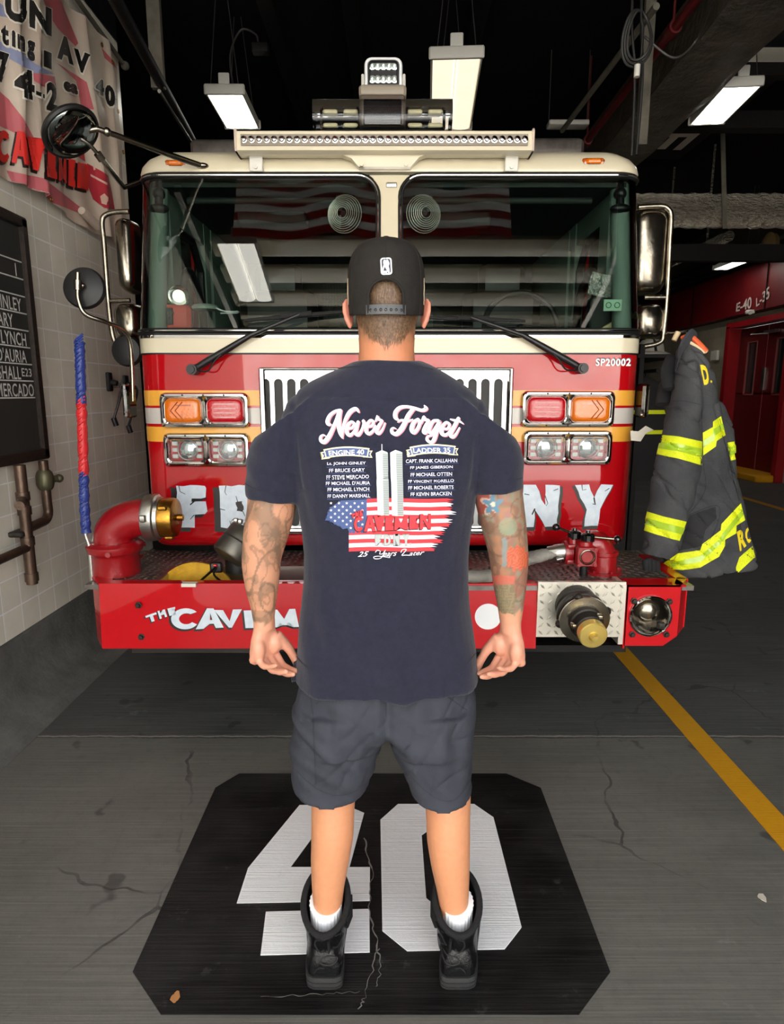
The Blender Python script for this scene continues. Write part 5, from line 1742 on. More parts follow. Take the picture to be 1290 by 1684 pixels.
# arms
def arm(pts):
    skin.tube(catmull([p for p, r in pts], 4), [r for p, r in [(None, q) for q in _interp([r for p, r in pts], 4)]], 22)
def _interp(v, n):
    o = []
    for a, b in zip(v[:-1], v[1:]):
        o += [a + (b - a) * k / n for k in range(n)]
    return o + [v[-1]]
arm([(W(506, 735), .045), (W(474, 756), .054), (W(452, 790), .058), (W(446, 840), .0565), (W(437, 880), .053), (W(431, 912), .0475), (W(430, 935), .0455), (W(431, 965), .040), (W(433, 995), .031), (W(434, 1020), .0255), (W(435, 1034), .0245)])
arm([(W(764, 735), .045), (W(794, 752), .054), (W(814, 780), .058), (W(821, 820), .0565), (W(829, 865), .053), (W(836, 905), .0475), (W(838, 930), .0455), (W(839, 962), .040), (W(840, 1000), .031), (W(840, 1025), .0255), (W(840, 1040), .0245)])
hands = {}
def hand(wr, s):
    d = Vector((s * .06, .04, -1)).normalized()
    n = Vector((-s * .80, -.60, 0)).normalized()
    n = (n - d * n.dot(d)).normalized()
    t = d.cross(n).normalized()
    if t.y < 0:
        t = -t
    Q = lambda a, b, c: wr + d * a + t * b + n * c
    def pring(a, hw, th, off=0.0, b0=0.0):
        return [Q(a, b0 + hw * math.copysign(abs(math.cos(q)) ** .8, math.cos(q)), off + th * math.copysign(abs(math.sin(q)) ** .8, math.sin(q))) for q in [2 * math.pi * k / 24 for k in range(24)]]
    skin.loft([pring(-.02, .026, .021), pring(.005, .028, .0205), pring(.03, .038, .019), pring(.06, .043, .017), pring(.08, .042, .0145), pring(.09, .036, .011)])
    skin.ell(Q(.045, .022, .013), (.021, .021, .028))          # thenar
    skin.ell(Q(.05, -.027, .010), (.017, .017, .03))          # heel of the hand
    specs = ((.084, .0325, (.046, .027, .022), .0098, (48, 86, 100)), (.088, .0110, (.050, .031, .023), .0100, (54, 92, 106)),
             (.086, -.0110, (.047, .029, .022), .0096, (60, 98, 112)), (.080, -.0315, (.037, .023, .020), .0088, (66, 104, 118)))
    for a0, b0, ls, r, angs in specs:
        p = Q(a0 - .012, b0, 0)
        P, rr = [p], [r * 1.05]
        for l, an in zip(ls, angs):
            dr_ = d * math.cos(R(an)) + n * math.sin(R(an))
            dr_ = (dr_ + t * (b0 * -.9)).normalized()
            P.append(p + dr_ * l * .55)
            rr.append(r * .96)
            p = p + dr_ * l
            P.append(p)
            rr.append(r * (1.0 if l > .024 else .80))
            r *= .93
        skin.tube(catmull(P, 3), _interp(rr, 3), 14)
        skin.ell(P[-1], rr[-1] * .98, 12, 8)
        skin.ell(Q(a0, b0, -.004), .0105, 12, 8)
    b = Q(.028, .026, .012)
    q1 = b + (t * .50 + d * .70 + n * .42).normalized() * .046
    q2 = q1 + (t * .30 + d * .82 + n * .42).normalized() * .034
    q3 = q2 + (t * .10 + d * .86 + n * .50).normalized() * .027
    skin.tube(catmull([b, q1, q1.lerp(q2, .5), q2, q2.lerp(q3, .6), q3], 3), _interp([.017, .0128, .0108, .0112, .0108, .0078], 3), 14)
    skin.ell(q3, .0076, 12, 8)
    hands[s] = (q3, q2, d, n, t)
hand(W(435, 1030), -1)
hand(W(840, 1034), 1)
# legs
def leg(L, ank, toe):
    P, rr = [], []
    for c, wv, y, Y in L:
        P.append(at(c, y, Y))
        rr.append(wpx(wv, y, Y) / 2)
    P += [Vector(ank)]
    rr += [.036]
    skin.tube(catmull(P, 4), _interp(rr, 4), 26)
    skin.tube([Vector(ank) + Vector((0, -.045, -.06)), Vector(ank) + Vector((0, .02, -.055)), Vector(toe)], [.03, .036, .028], 16)
hipL, hipR = (-.10, 1.50), (.078, 1.50)
leg([(571, 108, 1105, 1.50), (560, 96, 1215, 1.49), (550, 74, 1290, 1.475), (548, 71, 1330, 1.462), (547, 70, 1370, 1.45), (543, 63, 1415, 1.442), (540, 54, 1455, 1.436), (539, 46, 1495, 1.43)], (-.171, 1.425, .10), (-.188, 1.60, .05))
leg([(708, 108, 1105, 1.50), (722, 96, 1215, 1.49), (736, 75, 1295, 1.475), (737, 73, 1340, 1.462), (738, 71, 1380, 1.45), (741, 64, 1420, 1.442), (745, 54, 1460, 1.436), (747, 46, 1495, 1.43)], (.168, 1.425, .10), (.196, 1.60, .05))

# skin with scalp hair colour and tattoos as colour of the skin itself
m, nt, b_, tc_ = start('skin')
at_ = N(nt, 'ShaderNodeAttribute', attribute_name='tint')
f_ = noise_n(nt, tc_, 60, 5)
c_ = mixc(nt, mth(nt, 'MULTIPLY', ramp(nt, f_, .3, .75), .16), at_.outputs['Color'], (150, 84, 62))
nt.links.new(c_, b_.inputs['Base Color'])
b_.inputs['Roughness'].default_value = .48
b_.inputs['Subsurface Weight'].default_value = .08
b_.inputs['Subsurface Radius'].default_value = (.01, .004, .002)
bumpto(nt, b_, noise_n(nt, tc_, 160, 3), .12, .002)
M['skin'] = m
body = remesh(skin, 'body', M['skin'], man, 0.0036, 5, .5)
me = body.data
ca = me.color_attributes.new('tint', 'FLOAT_COLOR', 'POINT')
def V3(c):
    return Vector(lin(c)[:3])
SK = {'arm': V3((204, 146, 114)), 'leg': V3((208, 144, 104)), 'neck': V3((190, 124, 88)), 'hand': V3((210, 148, 122)), 'ear': V3((214, 136, 112))}
INK, INK2 = V3((92, 78, 64)), V3((132, 104, 82))
PAL = [V3(c) for c in ((92, 90, 76), (146, 98, 74), (112, 130, 112), (132, 82, 70), (104, 98, 80), (158, 112, 82), (140, 102, 100))]
def px_of(p):
    dz = p.z - CAMH
    zc = p.y * CP - dz * SP
    return 645 + FPX * p.x / zc, 842 + FPX * (-(p.y * SP) - dz * CP) / zc
cols = []
for v in me.vertices:
    p = v.co
    nz_ = lambda s, o=0.0: noise.noise(Vector((p.x * s + o, p.y * s, p.z * s)))
    if p.z > 1.40 and abs(p.x) < .2:
        c = SK['neck'].copy()
        if abs(p.x - HX) > .076:
            c = SK['ear'].copy()
        elif p.y < 1.57:
            hair = min(1, max(0, (p.z - (1.588 + .012 * nz_(60) + .05 * max(0, abs(p.x - HX) - .045))) / .035))
            c = c.lerp(V3((120, 92, 66)), hair * .85)
            if p.z > 1.66 and abs(p.x - HX) < .05:
                c = V3((52, 40, 30))
    elif p.x < -.2 and p.z > .80 or p.x > .18 and p.z > .80:
        x, y = px_of(p)
        c = SK['arm'].lerp(SK['hand'], min(1, max(0, (0.96 - p.z) / .06)))
        left = p.x < 0
        lo = .935 if left else .965
        edge = min(1, max(0, (p.z - lo + .012 * nz_(70)) / .006)) * min(1, max(0, (1.33 - p.z) / .02))
        if edge > 0:
            if left:
                q = Vector((p.x * 16, p.y * 16, p.z * 11))
                a = abs(noise.noise(q + Vector((0, 0, .6 * noise.noise(q * 1.4)))))
                ln = 1 if a < .07 else 0
                a2 = abs(noise.noise(q * 2.3 + Vector((7, 2, 1))))
                ln = max(ln, .7 if a2 < .06 else 0)
                w1 = noise.noise(q * .8 + Vector((3, 9, 4)) + .5 * Vector((noise.noise(q * 1.7), noise.noise(q * 1.3 + Vector((4, 4, 4))), 0)))
                sh = .18 + (.42 if w1 > .02 else 0) + (.3 if w1 > .22 else 0) + .5 * max(0, noise.noise(q * 2.6))
                if 1.13 < p.z < 1.17 and abs(x - 450) < 22:      # fan of rays
                    th = math.atan2(y - 882, x - 452)
                    ln = max(ln, .8 if math.sin(th * 14) > .55 else 0)
                c = c.lerp(INK2, min(.95, sh) * edge)
                c = c.lerp(INK, .66 * ln * edge)
            else:
                q = Vector((p.x * 14, p.y * 14, p.z * 14))
                k = (noise.noise(q) + .6 * noise.noise(q * 2.4)) * 4.5 + 3.2
                i0 = int(math.floor(k)) % len(PAL)
                cc = PAL[i0].lerp(PAL[(i0 + 1) % len(PAL)], k - math.floor(k))
                a = abs(noise.noise(q * 1.9 + Vector((5, 1, 3))))
                if a < .05:
                    cc = cc.lerp(V3((76, 66, 54)), .7)
                c = c.lerp(cc, .86 * edge)
                u = lambda a_, b_2, r_: math.hypot(x - a_, y - b_2) < r_
                r_ = math.hypot(x - 851, y - 918)
                th = math.atan2(y - 918, x - 851)
                if r_ < 20 + 2.5 * math.sin(th * 11):
                    c = V3((200, 104, 70)).lerp(V3((172, 74, 52)), .5 + .5 * math.sin(r_ * 1.3 + 3 * math.sin(th * 5)))
                sx, sy = x - 811, y - 829
                rs = math.hypot(sx, sy)
                ts = math.atan2(sy, sx)
                if rs < 18 * (.42 + .58 * abs(math.cos(2.5 * (ts + 1.57))) ** 2) and y > 812:
                    c = V3((84, 130, 150)) if rs > 4 else V3((224, 206, 180))
                elif rs < 22 * (.45 + .55 * abs(math.cos(2.5 * (ts + 1.57))) ** 2) and sx < 4:
                    c = V3((206, 170, 150))
                elif sx < -6 and abs(sy) < 16 and x > 786:
                    c = c.lerp(V3((150, 58, 52)), .7)
                if 819 < x < 847 and 962 < y < 1024:            # grey tower block
                    c = V3((116, 106, 82)).lerp(V3((150, 138, 104)), .5 if int(x * .9) % 3 == 0 or int(y * .8) % 4 == 0 else 0)
                if 810 < x < 847 and 946 < y < 961:
                    c = c.lerp(V3((196, 96, 78)), .75)
                if 826 < x < 834 and 885 < y < 932:
                    c = c.lerp(V3((120, 142, 140)), .8)
                if u(836, 866, 15):
                    c = c.lerp(V3((128, 150, 122)), .6)
                if u(806, 868, 10):
                    c = c.lerp(V3((104, 92, 72)), .6)
    elif p.z < .62:
        c = SK['leg'].copy()
    else:
        c = SK['arm'].copy()
    cols += [c.x, c.y, c.z, 1.0]
ca.data.foreach_set('color', cols)
bv_body = bvh_of(body)
# finger nails of the thumbs
for s in (-1, 1):
    q3, q2, d, n, t = hands[s]
    a = (q3 - q2).normalized()
    MB().ell(q3 - n * .006 + t * .002 + a * .001, (.005, .004, .006), 12, 8).build('thumb_nail', mat('nail', (226, 176, 156), .3), body)
for s in (-1, 1):
    MB().ell((HX + s * .031, 1.594, 1.712), (.0125, .0115, .011)).build('eye', mat('eye white', (225, 222, 216), .15), body)

# ------------------------------------------------------------------ T-shirt
M['navy'] = mat('navy jersey', (30, 31, 45), .9, bump=(420, .25, 2), var=((36, 37, 53), 60), sheen=.15, spec=.2)
M['navy_seam'] = mat('navy seam', (28, 29, 40), .9)
sh = MB()
rings = []
for y, xl, xr, ry, cy, sq in ((1112, 484, 784, .150, 1.500, 2.4), (1085, 486, 782, .148, 1.498, 2.5), (1040, 494, 776, .140, 1.495, 2.5), (1000, 498, 772, .135, 1.492, 2.5), (955, 503, 769, .128, 1.488, 2.5), (910, 503, 769, .124, 1.484, 2.5), (870, 499, 772, .124, 1.48, 2.5),
                             (830, 492, 778, .126, 1.478, 2.5), (790, 486, 785, .128, 1.476, 2.5), (750, 478, 793, .126, 1.474, 2.5), (715, 468, 802, .120, 1.472, 2.5), (685, 464, 806, .110, 1.472, 2.4), (662, 472, 797, .100, 1.474, 2.3), (644, 488, 778, .092, 1.474, 2.2), (630, 508, 757, .085, 1.474, 2.1), (615, 538, 732, .078, 1.474, 2), (602, 566, 708, .073, 1.472, 2), (595, 582, 692, .070, 1.470, 2)):
    a, c = at(xl, y, cy), at(xr, y, cy)
    rings.append(ering(((a.x + c.x) / 2, cy, a.z), (c.x - a.x) / 2, ry, n=40, sq=sq))
sh.loft(rings)
def sleeve(pts):
    rg = []
    for (x, y, Y, rx, ry, tz) in pts:
        c = at(x, y, Y)
        rg.append(ering(c, rx, ry, n=32, tilt=(tz, 0)))
    sh.loft(rg)
sleeve([(496, 668, 1.475, .075, .085, .75), (478, 684, 1.474, .080, .090, .6), (466, 716, 1.472, .078, .090, .35), (458, 752, 1.472, .073, .086, .15), (453, 790, 1.472, .0685, .080, -.02), (450, 820, 1.472, .0635, .075, -.10)])
sleeve([(774, 668, 1.475, .075, .085, -.75), (792, 684, 1.474, .080, .090, -.6), (803, 716, 1.472, .077, .090, -.35), (811, 748, 1.472, .071, .086, -.15), (815, 778, 1.472, .065, .080, -.02), (818, 806, 1.472, .059, .075, .04)])
def shirt_folds(p, nn):
    f = 0.0
    lat = abs(p.x + .012)
    low = min(1, max(0, (1.25 - p.z) / .3))
    f += .0045 * noise.noise(Vector((p.x * 7 + p.z * 3, p.y * 7, p.z * 4.5)))
    if lat < .23:
        f += low * .008 * noise.noise(Vector((p.x * 22 + 4 * p.z, p.y * 6, p.z * 3.2)))
        # drapes falling from the armpits to the small of the back
        for s in (-1, 1):
            u = (p.x + .012) * s
            w_ = u - .205 + (1.29 - p.z) * .30
            if p.z < 1.30 and u > 0:
                g = math.exp(-((w_) / .018) ** 2) * min(1, (1.30 - p.z) / .05) * max(0, 1 - (1.30 - p.z) / .28)
                f -= .006 * g
                w2 = u - .215 + (1.29 - p.z) * .14
                f += .004 * math.exp(-((w2) / .014) ** 2) * max(0, 1 - (1.30 - p.z) / .35)
        if p.z < .98:
            f += .007 * math.sin(p.x * 34 + 9 * p.z + 2 * noise.noise(Vector((p.x * 6, 1, p.z * 6)))) * min(1, (.98 - p.z) / .12) * (1 if p.y < 1.5 else .3)
    else:
        a = noise.noise(Vector((p.x * 9, p.y * 9, p.z * 20 + p.x * 16)))
        f += .006 * a
    # seam between body and sleeve
    w3 = lat - (.196 + (p.z - 1.32) * .08)
    if p.z > 1.27 and p.y < 1.5:
        f -= .0035 * math.exp(-(w3 / .006) ** 2)
    if p.y < 1.45 and 1.3 < p.z < 1.47:
        f += .006 * math.exp(-((lat - .095) / .05) ** 2) - .004 * math.exp(-(lat / .02) ** 2)
    return p + nn * f
shirt = remesh(sh, 't_shirt', M['navy'], man, 0.0052, 5, .5, shirt_folds)
bv_shirt = bvh_of(shirt)
SM = lambda k: surf_map(bv_shirt, .0010 + .0007 * k)

def prt(name, polys, m, k, maxlen=6, par=None):
    if name in ('print_text', 'hem_stitch', 'print_rule', 'ribbon', 'ribbon_edge') and len(polys) > 1:
        for p in polys:
            prt(name, [p], m, k, maxlen, par)
        return
    return MB().flat(polys, SM(k), maxlen).build(name, m, par or shirt, smooth=180)
# seams and hems
hem = [stroke([(487, 1078), (505, 1096), (540, 1113), (580, 1126), (630, 1133), (680, 1132), (725, 1118), (758, 1100), (782, 1074)], 1.6)]
hem += [stroke([(404, 795), (425, 806), (455, 812), (480, 813), (495, 809)], 1.3), stroke([(776, 792), (800, 795), (830, 793), (858, 786)], 1.3)]
prt('hem_stitch', hem, M['navy_seam'], .2, 5)
prt('collar_seam', [stroke([(560, 606), (590, 603), (637, 601), (684, 603), (712, 608)], 1.6)], M['navy_seam'], .2, 5)
# --- the print
PW = mat('white print', (236, 232, 236), .7)
PS = mat('rose print', (214, 128, 140), .7)
PB = mat('blue print', (66, 84, 130), .7)
PR = mat('red print', (214, 52, 60), .7)
PG = mat('grey print', (168, 174, 172), .7)
PGd = mat('dark grey print', (120, 128, 126), .7)
PC = mat('cream print', (240, 226, 180), .7)
PL = mat('lavender white print', (214, 214, 232), .7)
PD = mat('dark print', (44, 14, 18), .7)
z1_ = lambda P: [(520 + x / 10.75, 660 + y / 10.75, q / 10.75) for x, y, q in P]
z2_ = lambda P: [(635 + x / 9.556, 655 + y / 9.556, q / 9.556) for x, y, q in P]
never = [[(262, 410, 30), (225, 405, 62), (205, 350, 66), (250, 250, 58), (340, 180, 48), (430, 155, 40)],
         [(410, 190, 60), (370, 320, 62), (300, 480, 62), (230, 620, 72), (150, 715, 74), (90, 690, 58), (85, 630, 42), (130, 595, 28), (170, 615, 18)],
         [(432, 165, 55), (405, 280, 76), (405, 420, 80), (430, 560, 64), (468, 650, 22)],
         [(466, 650, 16), (480, 480, 44), (520, 330, 58), (600, 190, 70), (700, 135, 62), (752, 190, 30)],
         [(545, 490, 30), (640, 465, 46), (672, 395, 44), (620, 365, 44), (560, 430, 60), (542, 540, 62), (590, 600, 58), (650, 560, 42), (705, 470, 28)],
         [(742, 365, 50), (712, 480, 60), (702, 570, 60), (750, 590, 52), (810, 500, 44), (842, 400, 46), (832, 340, 44), (876, 400, 24)],
         [(885, 455, 30), (980, 435, 44), (1012, 365, 44), (960, 338, 44), (900, 420, 60), (884, 520, 62), (930, 572, 58), (1000, 525, 42), (1045, 430, 28)],
         [(1050, 350, 26), (1092, 262, 54), (1080, 310, 46), (1130, 330, 46), (1160, 355, 46), (1110, 430, 56), (1068, 530, 62), (1105, 568, 50), (1165, 505, 36), (1218, 385, 22)]]
forget = [[(205, 350, 22), (150, 305, 58), (152, 220, 60), (220, 150, 54), (330, 135, 42), (450, 160, 46), (560, 192, 48), (625, 165, 58), (602, 118, 20)],
          [(430, 165, 58), (350, 270, 64), (290, 400, 70), (230, 500, 74), (160, 562, 62), (98, 538, 52), (88, 490, 38), (120, 465, 24), (158, 482, 14)],
          [(185, 378, 12), (240, 345, 34), (330, 362, 38), (420, 332, 14)],
          [(500, 330, 40), (430, 390, 60), (402, 490, 66), (440, 540, 54), (500, 470, 50), (528, 380, 48), (500, 328, 38), (560, 380, 24)],
          [(548, 395, 26), (595, 300, 50), (600, 330, 46), (650, 345, 44), (665, 360, 44), (625, 430, 54), (592, 520, 60), (622, 548, 40), (665, 495, 22)],
          [(812, 350, 42), (740, 360, 44), (690, 440, 56), (672, 520, 56), (720, 538, 44), (790, 440, 44), (842, 358, 44), (800, 500, 54), (750, 650, 58), (700, 692, 48), (642, 650, 42), (655, 600, 32), (720, 580, 28), (825, 515, 22)],
          [(860, 475, 24), (960, 480, 42), (990, 412, 42), (940, 382, 42), (880, 450, 56), (872, 550, 58), (930, 578, 48), (990, 528, 34), (1014, 475, 22)],
          [(1132, 318, 50), (1080, 420, 60), (1010, 560, 60), (1040, 608, 48), (1090, 568, 38), (1148, 465, 22)],
          [(1010, 332, 20), (1080, 350, 38), (1150, 362, 32), (1208, 402, 16)]]
W1 = [z1_(s) for s in never] + [z2_(s) for s in forget]
prt('print_shadow', [stroke([(p[0] + 1.7, p[1] + 1.0) for p in s], [p[2] for p in s]) for s in W1], PS, 0)
prt('print_script', [stroke([(p[0], p[1]) for p in s], [p[2] for p in s]) for s in W1], PW, 1)
# ribbons
def zz(ox, oy, k):
    return lambda P: [(ox + p[0] / k, oy + p[1] / k) for p in P]
a3, a4 = zz(520, 725, 10.75), zz(650, 725, 10.75)
for f, dx, dy, word, tq in ((a3, 0, 0, 'ENGINE 40', ((228, 172), (850, 150), (850, 240), (240, 262))), (a4, 118, -42, 'LADDER 35', ((315, 130), (965, 118), (968, 210), (322, 212)))):
    sft = lambda P: f([(x + dx, y + dy) for x, y in P])
    top = [(150, 160), (350, 126), (550, 112), (750, 122), (935, 142)]
    bot = [(905, 285), (800, 268), (600, 256), (400, 264), (190, 296)]
    prt('ribbon', [sft([(75, 205), (160, 185), (185, 300), (260, 292), (240, 312), (100, 328), (135, 265)]), sft([(925, 175), (1000, 172), (965, 235), (998, 298), (820, 290), (900, 275)])], PC, 0)
    prt('ribbon', [sft([(110, 218), (160, 200), (178, 285), (128, 305), (148, 262)]), sft([(928, 188), (975, 186), (945, 236), (972, 285), (915, 280)])], PB, 1)
    prt('ribbon', [sft(top + bot)], PB, 1.5)
    prt('ribbon_edge', [stroke(sft(top), 2.3), stroke(sft(bot), 2.0), stroke(sft([(155, 160), (188, 292)]), 1.8, smooth=False), stroke(sft([(932, 142), (905, 285)]), 1.8, smooth=False)], PC, 2)
    prt('print_text', [textq(word, f(tq), .02)], PW, 3)
names_l = [('Lt. JOHN GINLEY', 205, 880, 375, 440), ('FF BRUCE GARY', 240, 860, 492, 555), ('FF STEVE MERCADO', 192, 935, 608, 672), ("FF MICHAEL D'AURIA", 182, 955, 722, 782), ('FF MICHAEL LYNCH', 212, 942, 836, 892), ('FF DANNY MARSHALL', 212, 958, 952, 1006)]
names_r = [('CAPT. FRANK CALLAHAN', 192, 1088, 330, 392), ('FF JAMES GIBERSON', 268, 1010, 446, 512), ('FF MICHAEL OTTEN', 276, 998, 556, 630), ('FF VINCENT MORELLO', 230, 1030, 664, 744), ('FF MICHAEL ROBERTS', 232, 1024, 772, 862), ('FF KEVIN BRACKEN', 274, 990, 884, 974)]
T_, U_ = [], []
for f, lst, sl in ((a3, names_l, -12), (a4, names_r, -16)):
    for nm, xa, xb, ya, yb in lst:
        h = 62
        yl = yb if sl == -12 else yb
        T_.append(textq(nm, f([(xa, yl - h - 2), (xb, yl - h + sl - 2), (xb, yl + sl), (xa, yl)]), .014))
        U_.append(stroke(f([(xa - 10, yl + 26), ((xa + xb) / 2, yl + 20 + sl / 2), (xb + 20, yl + 14 + sl)]), .7))
prt('print_text', T_, PL, 2)
prt('print_rule', U_, PB, 1)
# towers
def tower(x0_, x1_, x2_, yt, xb0, xb1, xb2, yb):
    prt('tower_face', [[(x0_, yt + 3.2), (x1_, yt + 1.4), (xb1, yb), (xb0, yb - 1)], [(x0_, yt + 3.2), (x1_ - .6, yt - 1.2), (x2_, yt + 2.6), (x1_, yt + 1.4)]], mat('pale print', (222, 232, 230), .7), 4)
    prt('tower_side', [[(x1_, yt + 1.4), (x2_, yt + 2.8), (xb2, yb), (xb1, yb)]], PG, 4)
    L_ = []
    for k in range(34):
        t = (k + 1) / 35
        y = yt + 3 + (yb - yt - 4) * t
        xa, xb = x1_ + (xb1 - x1_) * t, x2_ + (xb2 - x2_) * t
        L_.append([(xa + .5, y), (xb - .3, y + .1), (xb - .3, y + 1.1), (xa + .5, y + 1.0)])
    prt('tower_line', L_, PGd, 5)
tower(618.1, 628.6, 638.3, 741.6, 621.8, 631.4, 640.6, 847)
tower(642.2, 651.6, 662.2, 741.2, 645.2, 654.0, 664.0, 848)
prt('antenna', [stroke([(628.0, 731), (628.1, 741)], 1.2, smooth=False)], PW, 4)
# torn flag
a5 = zz(520, 810, 5.16)
random.seed(11)
red_, wht_ = [], []
for i in range(13):
    y0_, y1_ = 52 + i * 34.4, 52 + (i + 1) * 34.4
    for k in range(2 if i not in (12,) else 1):
        pass
    xl = 432 if i < 8 else 280
    xe = 1195 - random.uniform(0, 60) - (abs(i - 3) * 14 if i > 4 else 0)
    P = [(xl, y0_)]
    for k in range(1, 7):
        P.append((xl + (xe - 120 - xl) * k / 7, y0_ - 5 * math.sin(k * .8) - k * .8))
    P += [(xe - 60, y0_ - 4), (xe, y0_ + 4 + random.uniform(0, 8)), (xe - random.uniform(20, 70), (y0_ + y1_) / 2), (xe - random.uniform(0, 30), y1_ - 6), (xe - 100, y1_ - 4)]
    for k in range(6, 0, -1):
        P.append((xl + (xe - 120 - xl) * k / 7, y1_ - 5 * math.sin(k * .8) - k * .8))
    P.append((xl, y1_))
    (red_ if i % 2 == 0 else wht_).append(a5(P))
prt('flag_red', red_, PR, 1)
prt('flag_white', wht_, PW, 1)
can = [(435, 55), (435, 342), (285, 345), (270, 300), (230, 310), (250, 270), (150, 262), (190, 235), (75, 232), (150, 205), (90, 190), (160, 165), (118, 122), (220, 110), (170, 95), (290, 80), (200, 66)]
prt('flag_canton', [a5(can)], PB, 1)
stars = []
for r_ in range(8):
    for k in range(5):
        x, y = 395 - k * 66 - (r_ % 2) * 33, 88 + r_ * 30
        if x < 130 or (x < 220 and y > 250) or (x < 290 and y > 270):
            continue
        stars.append(a5([(x + (13 if q % 2 == 0 else 5.5) * math.sin(q * math.pi / 5), y - (13 if q % 2 == 0 else 5.5) * math.cos(q * math.pi / 5)) for q in range(10)]))
prt('flag_star', stars, PW, 2)
cav = [('C', 325, 205, 408, 322), ('A', 408, 200, 512, 322), ('V', 490, 196, 592, 316), ('E', 588, 208, 662, 312), ('M', 664, 205, 782, 308), ('E', 788, 196, 868, 302), ('N', 876, 182, 975, 302)]
q_, o_ = [], []
cav += [('T', 298, 178, 338, 208), ('H', 336, 160, 370, 204), ('E', 372, 150, 404, 194)]
for ch, xa, ya, xb, yb in cav:
    q4 = a5([(xa + 2, ya - 3), (xb - 3, ya - 9), (xb - 3, yb - 1), (xa + 2, yb + 3)])
    o_ += block(ch, q4, 1.07, (-.9, .8))
    q_.append(block(ch, q4))
prt('print_shadow', o_, PD, 6)
for q in q_:
    MB().flat(q, SM(7), 6).build('print_letter', PR, shirt, smooth=180)
for k, ch in enumerate('F.D.N.Y.'):
    x0_ = 502 + 78 * (k // 2) + (56 if k % 2 else 0)
    q4 = a5([(x0_, 352), (x0_ + 52, 350), (x0_ + 53, 440), (x0_ + 1, 442)] if k % 2 == 0 else [(x0_, 422), (x0_ + 14, 422), (x0_ + 14, 440), (x0_, 440)])
    MB().flat(block(ch, q4, 1.12), SM(6), 6).build('print_shadow', PGd, shirt, smooth=180)
    MB().flat(block(ch, q4), SM(7), 6).build('print_letter', PG, shirt, smooth=180)
prt('print_text', [textq('25', a5([(362, 496), (450, 492), (446, 536), (358, 540)]), .01, .35)], PW, 6)
prt('print_text', [textq('ears', a5([(572, 506), (690, 498), (684, 530), (566, 536)]), .005, .35), textq('ater', a5([(790, 500), (918, 488), (912, 522), (784, 530)]), .005, .35)], PW, 6)
prt('print_script', [stroke(a5(P), w_) for P, w_ in (([(505, 500), (520, 484), (545, 492), (540, 515), (566, 512), (588, 482)], 1.1), ([(588, 482), (572, 520), (545, 552), (500, 556), (492, 540), (530, 534), (590, 540), (625, 545), (620, 530)], 1.1), ([(722, 500), (735, 478), (765, 476), (750, 500), (730, 526), (760, 524), (790, 526)], 1.2))], PW, 6)

# ------------------------------------------------------------------ shorts
M['shorts'] = mat('charcoal shorts', (56, 58, 66), .75, bump=(300, .15, 2), var=((50, 52, 59), 9), spec=.25)
so = MB()
rings = []
for y, xl, xr, ry, cy in ((1040, 510, 760, .108, 1.50), (1085, 500, 768, .114, 1.50), (1120, 494, 776, .120, 1.50), (1145, 489, 780, .127, 1.50), (1168, 487, 779, .128, 1.50), (1186, 488, 778, .115, 1.50)):
    a, c = at(xl, y, cy), at(xr, y, cy)
    rings.append(ering(((a.x + c.x) / 2, cy, a.z), (c.x - a.x) / 2, ry, n=36, sq=2.4))
so.loft(rings)
def sleg(L):
    rg = []
    for y, xl, xr, ry, cy, tl in L:
        a, c = at(xl, y, cy), at(xr, y, cy)
        rg.append(ering(((a.x + c.x) / 2, cy, a.z), (c.x - a.x) / 2, ry, n=32, sq=2.3, tilt=(0, tl)))
    so.loft(rg)
sleg([(1150, 490, 636, .125, 1.495, 0), (1190, 485, 632, .122, 1.49, 0), (1225, 482, 624, .112, 1.482, 0), (1250, 481, 614, .104, 1.476, .05), (1266, 482, 608, .102, 1.472, .12), (1279, 483, 606, .104, 1.470, .18)])
sleg([(1150, 634, 778, .125, 1.495, 0), (1190, 637, 778, .122, 1.49, 0), (1225, 645, 777, .112, 1.482, 0), (1252, 658, 776, .104, 1.476, .05), (1272, 670, 776, .102, 1.472, .12), (1285, 673, 776, .104, 1.470, .18)])
def short_folds(p, nn):
    f = .004 * noise.noise(Vector((p.x * 10 + p.z * 8, p.y * 8, p.z * 9)))
    a = noise.noise(Vector((p.x * 6 + 2, p.y * 5, p.z * 26 + p.x * 14)))
    f += .013 * max(0, a) * (1 if .50 < p.z < .70 else .3)
    a2 = abs(noise.noise(Vector((p.x * 7 + 9, p.y * 5, p.z * 11 - p.x * 9))))
    f -= .0035 * math.exp(-(a2 / .07) ** 2)
    f += .008 * noise.noise(Vector((p.x * 26, p.y * 8, p.z * 4 + 3)))
    if p.z > .62 and p.y < 1.45:
        f += .012 * math.exp(-((abs(p.x + .012) - .085) / .06) ** 2)
        f -= .010 * math.exp(-((p.x + .012) / .014) ** 2)
    f *= max(0, min(1, (p.z - .485) / .07))
    return p + nn * f
shorts = remesh(so, 'shorts', M['shorts'], man, 0.0052, 4, .5, short_folds)
bv_sh = bvh_of(shorts)
ST = mat('dark stitching', (36, 38, 45), .9)
for P in ([(520, 1158), (548, 1133)], [(718, 1133), (768, 1168)], [(505, 1106), (514, 1165), (517, 1220), (520, 1290)], [(634, 1150), (635, 1178)]):
    MB().flat([stroke(P, 1.2)], surf_map(bv_sh, .0012), 5).build('stitch_line', ST, shorts)
MB().flat([stroke([(489, 1268), (520, 1296), (557, 1308), (590, 1296), (604, 1262)], .9)], surf_map(bv_sh, .0012), 5).build('stitch_line', ST, shorts)
MB().flat([stroke([(676, 1276), (700, 1300), (727, 1316), (752, 1312), (776, 1276)], .9)], surf_map(bv_sh, .0012), 5).build('stitch_line', ST, shorts)

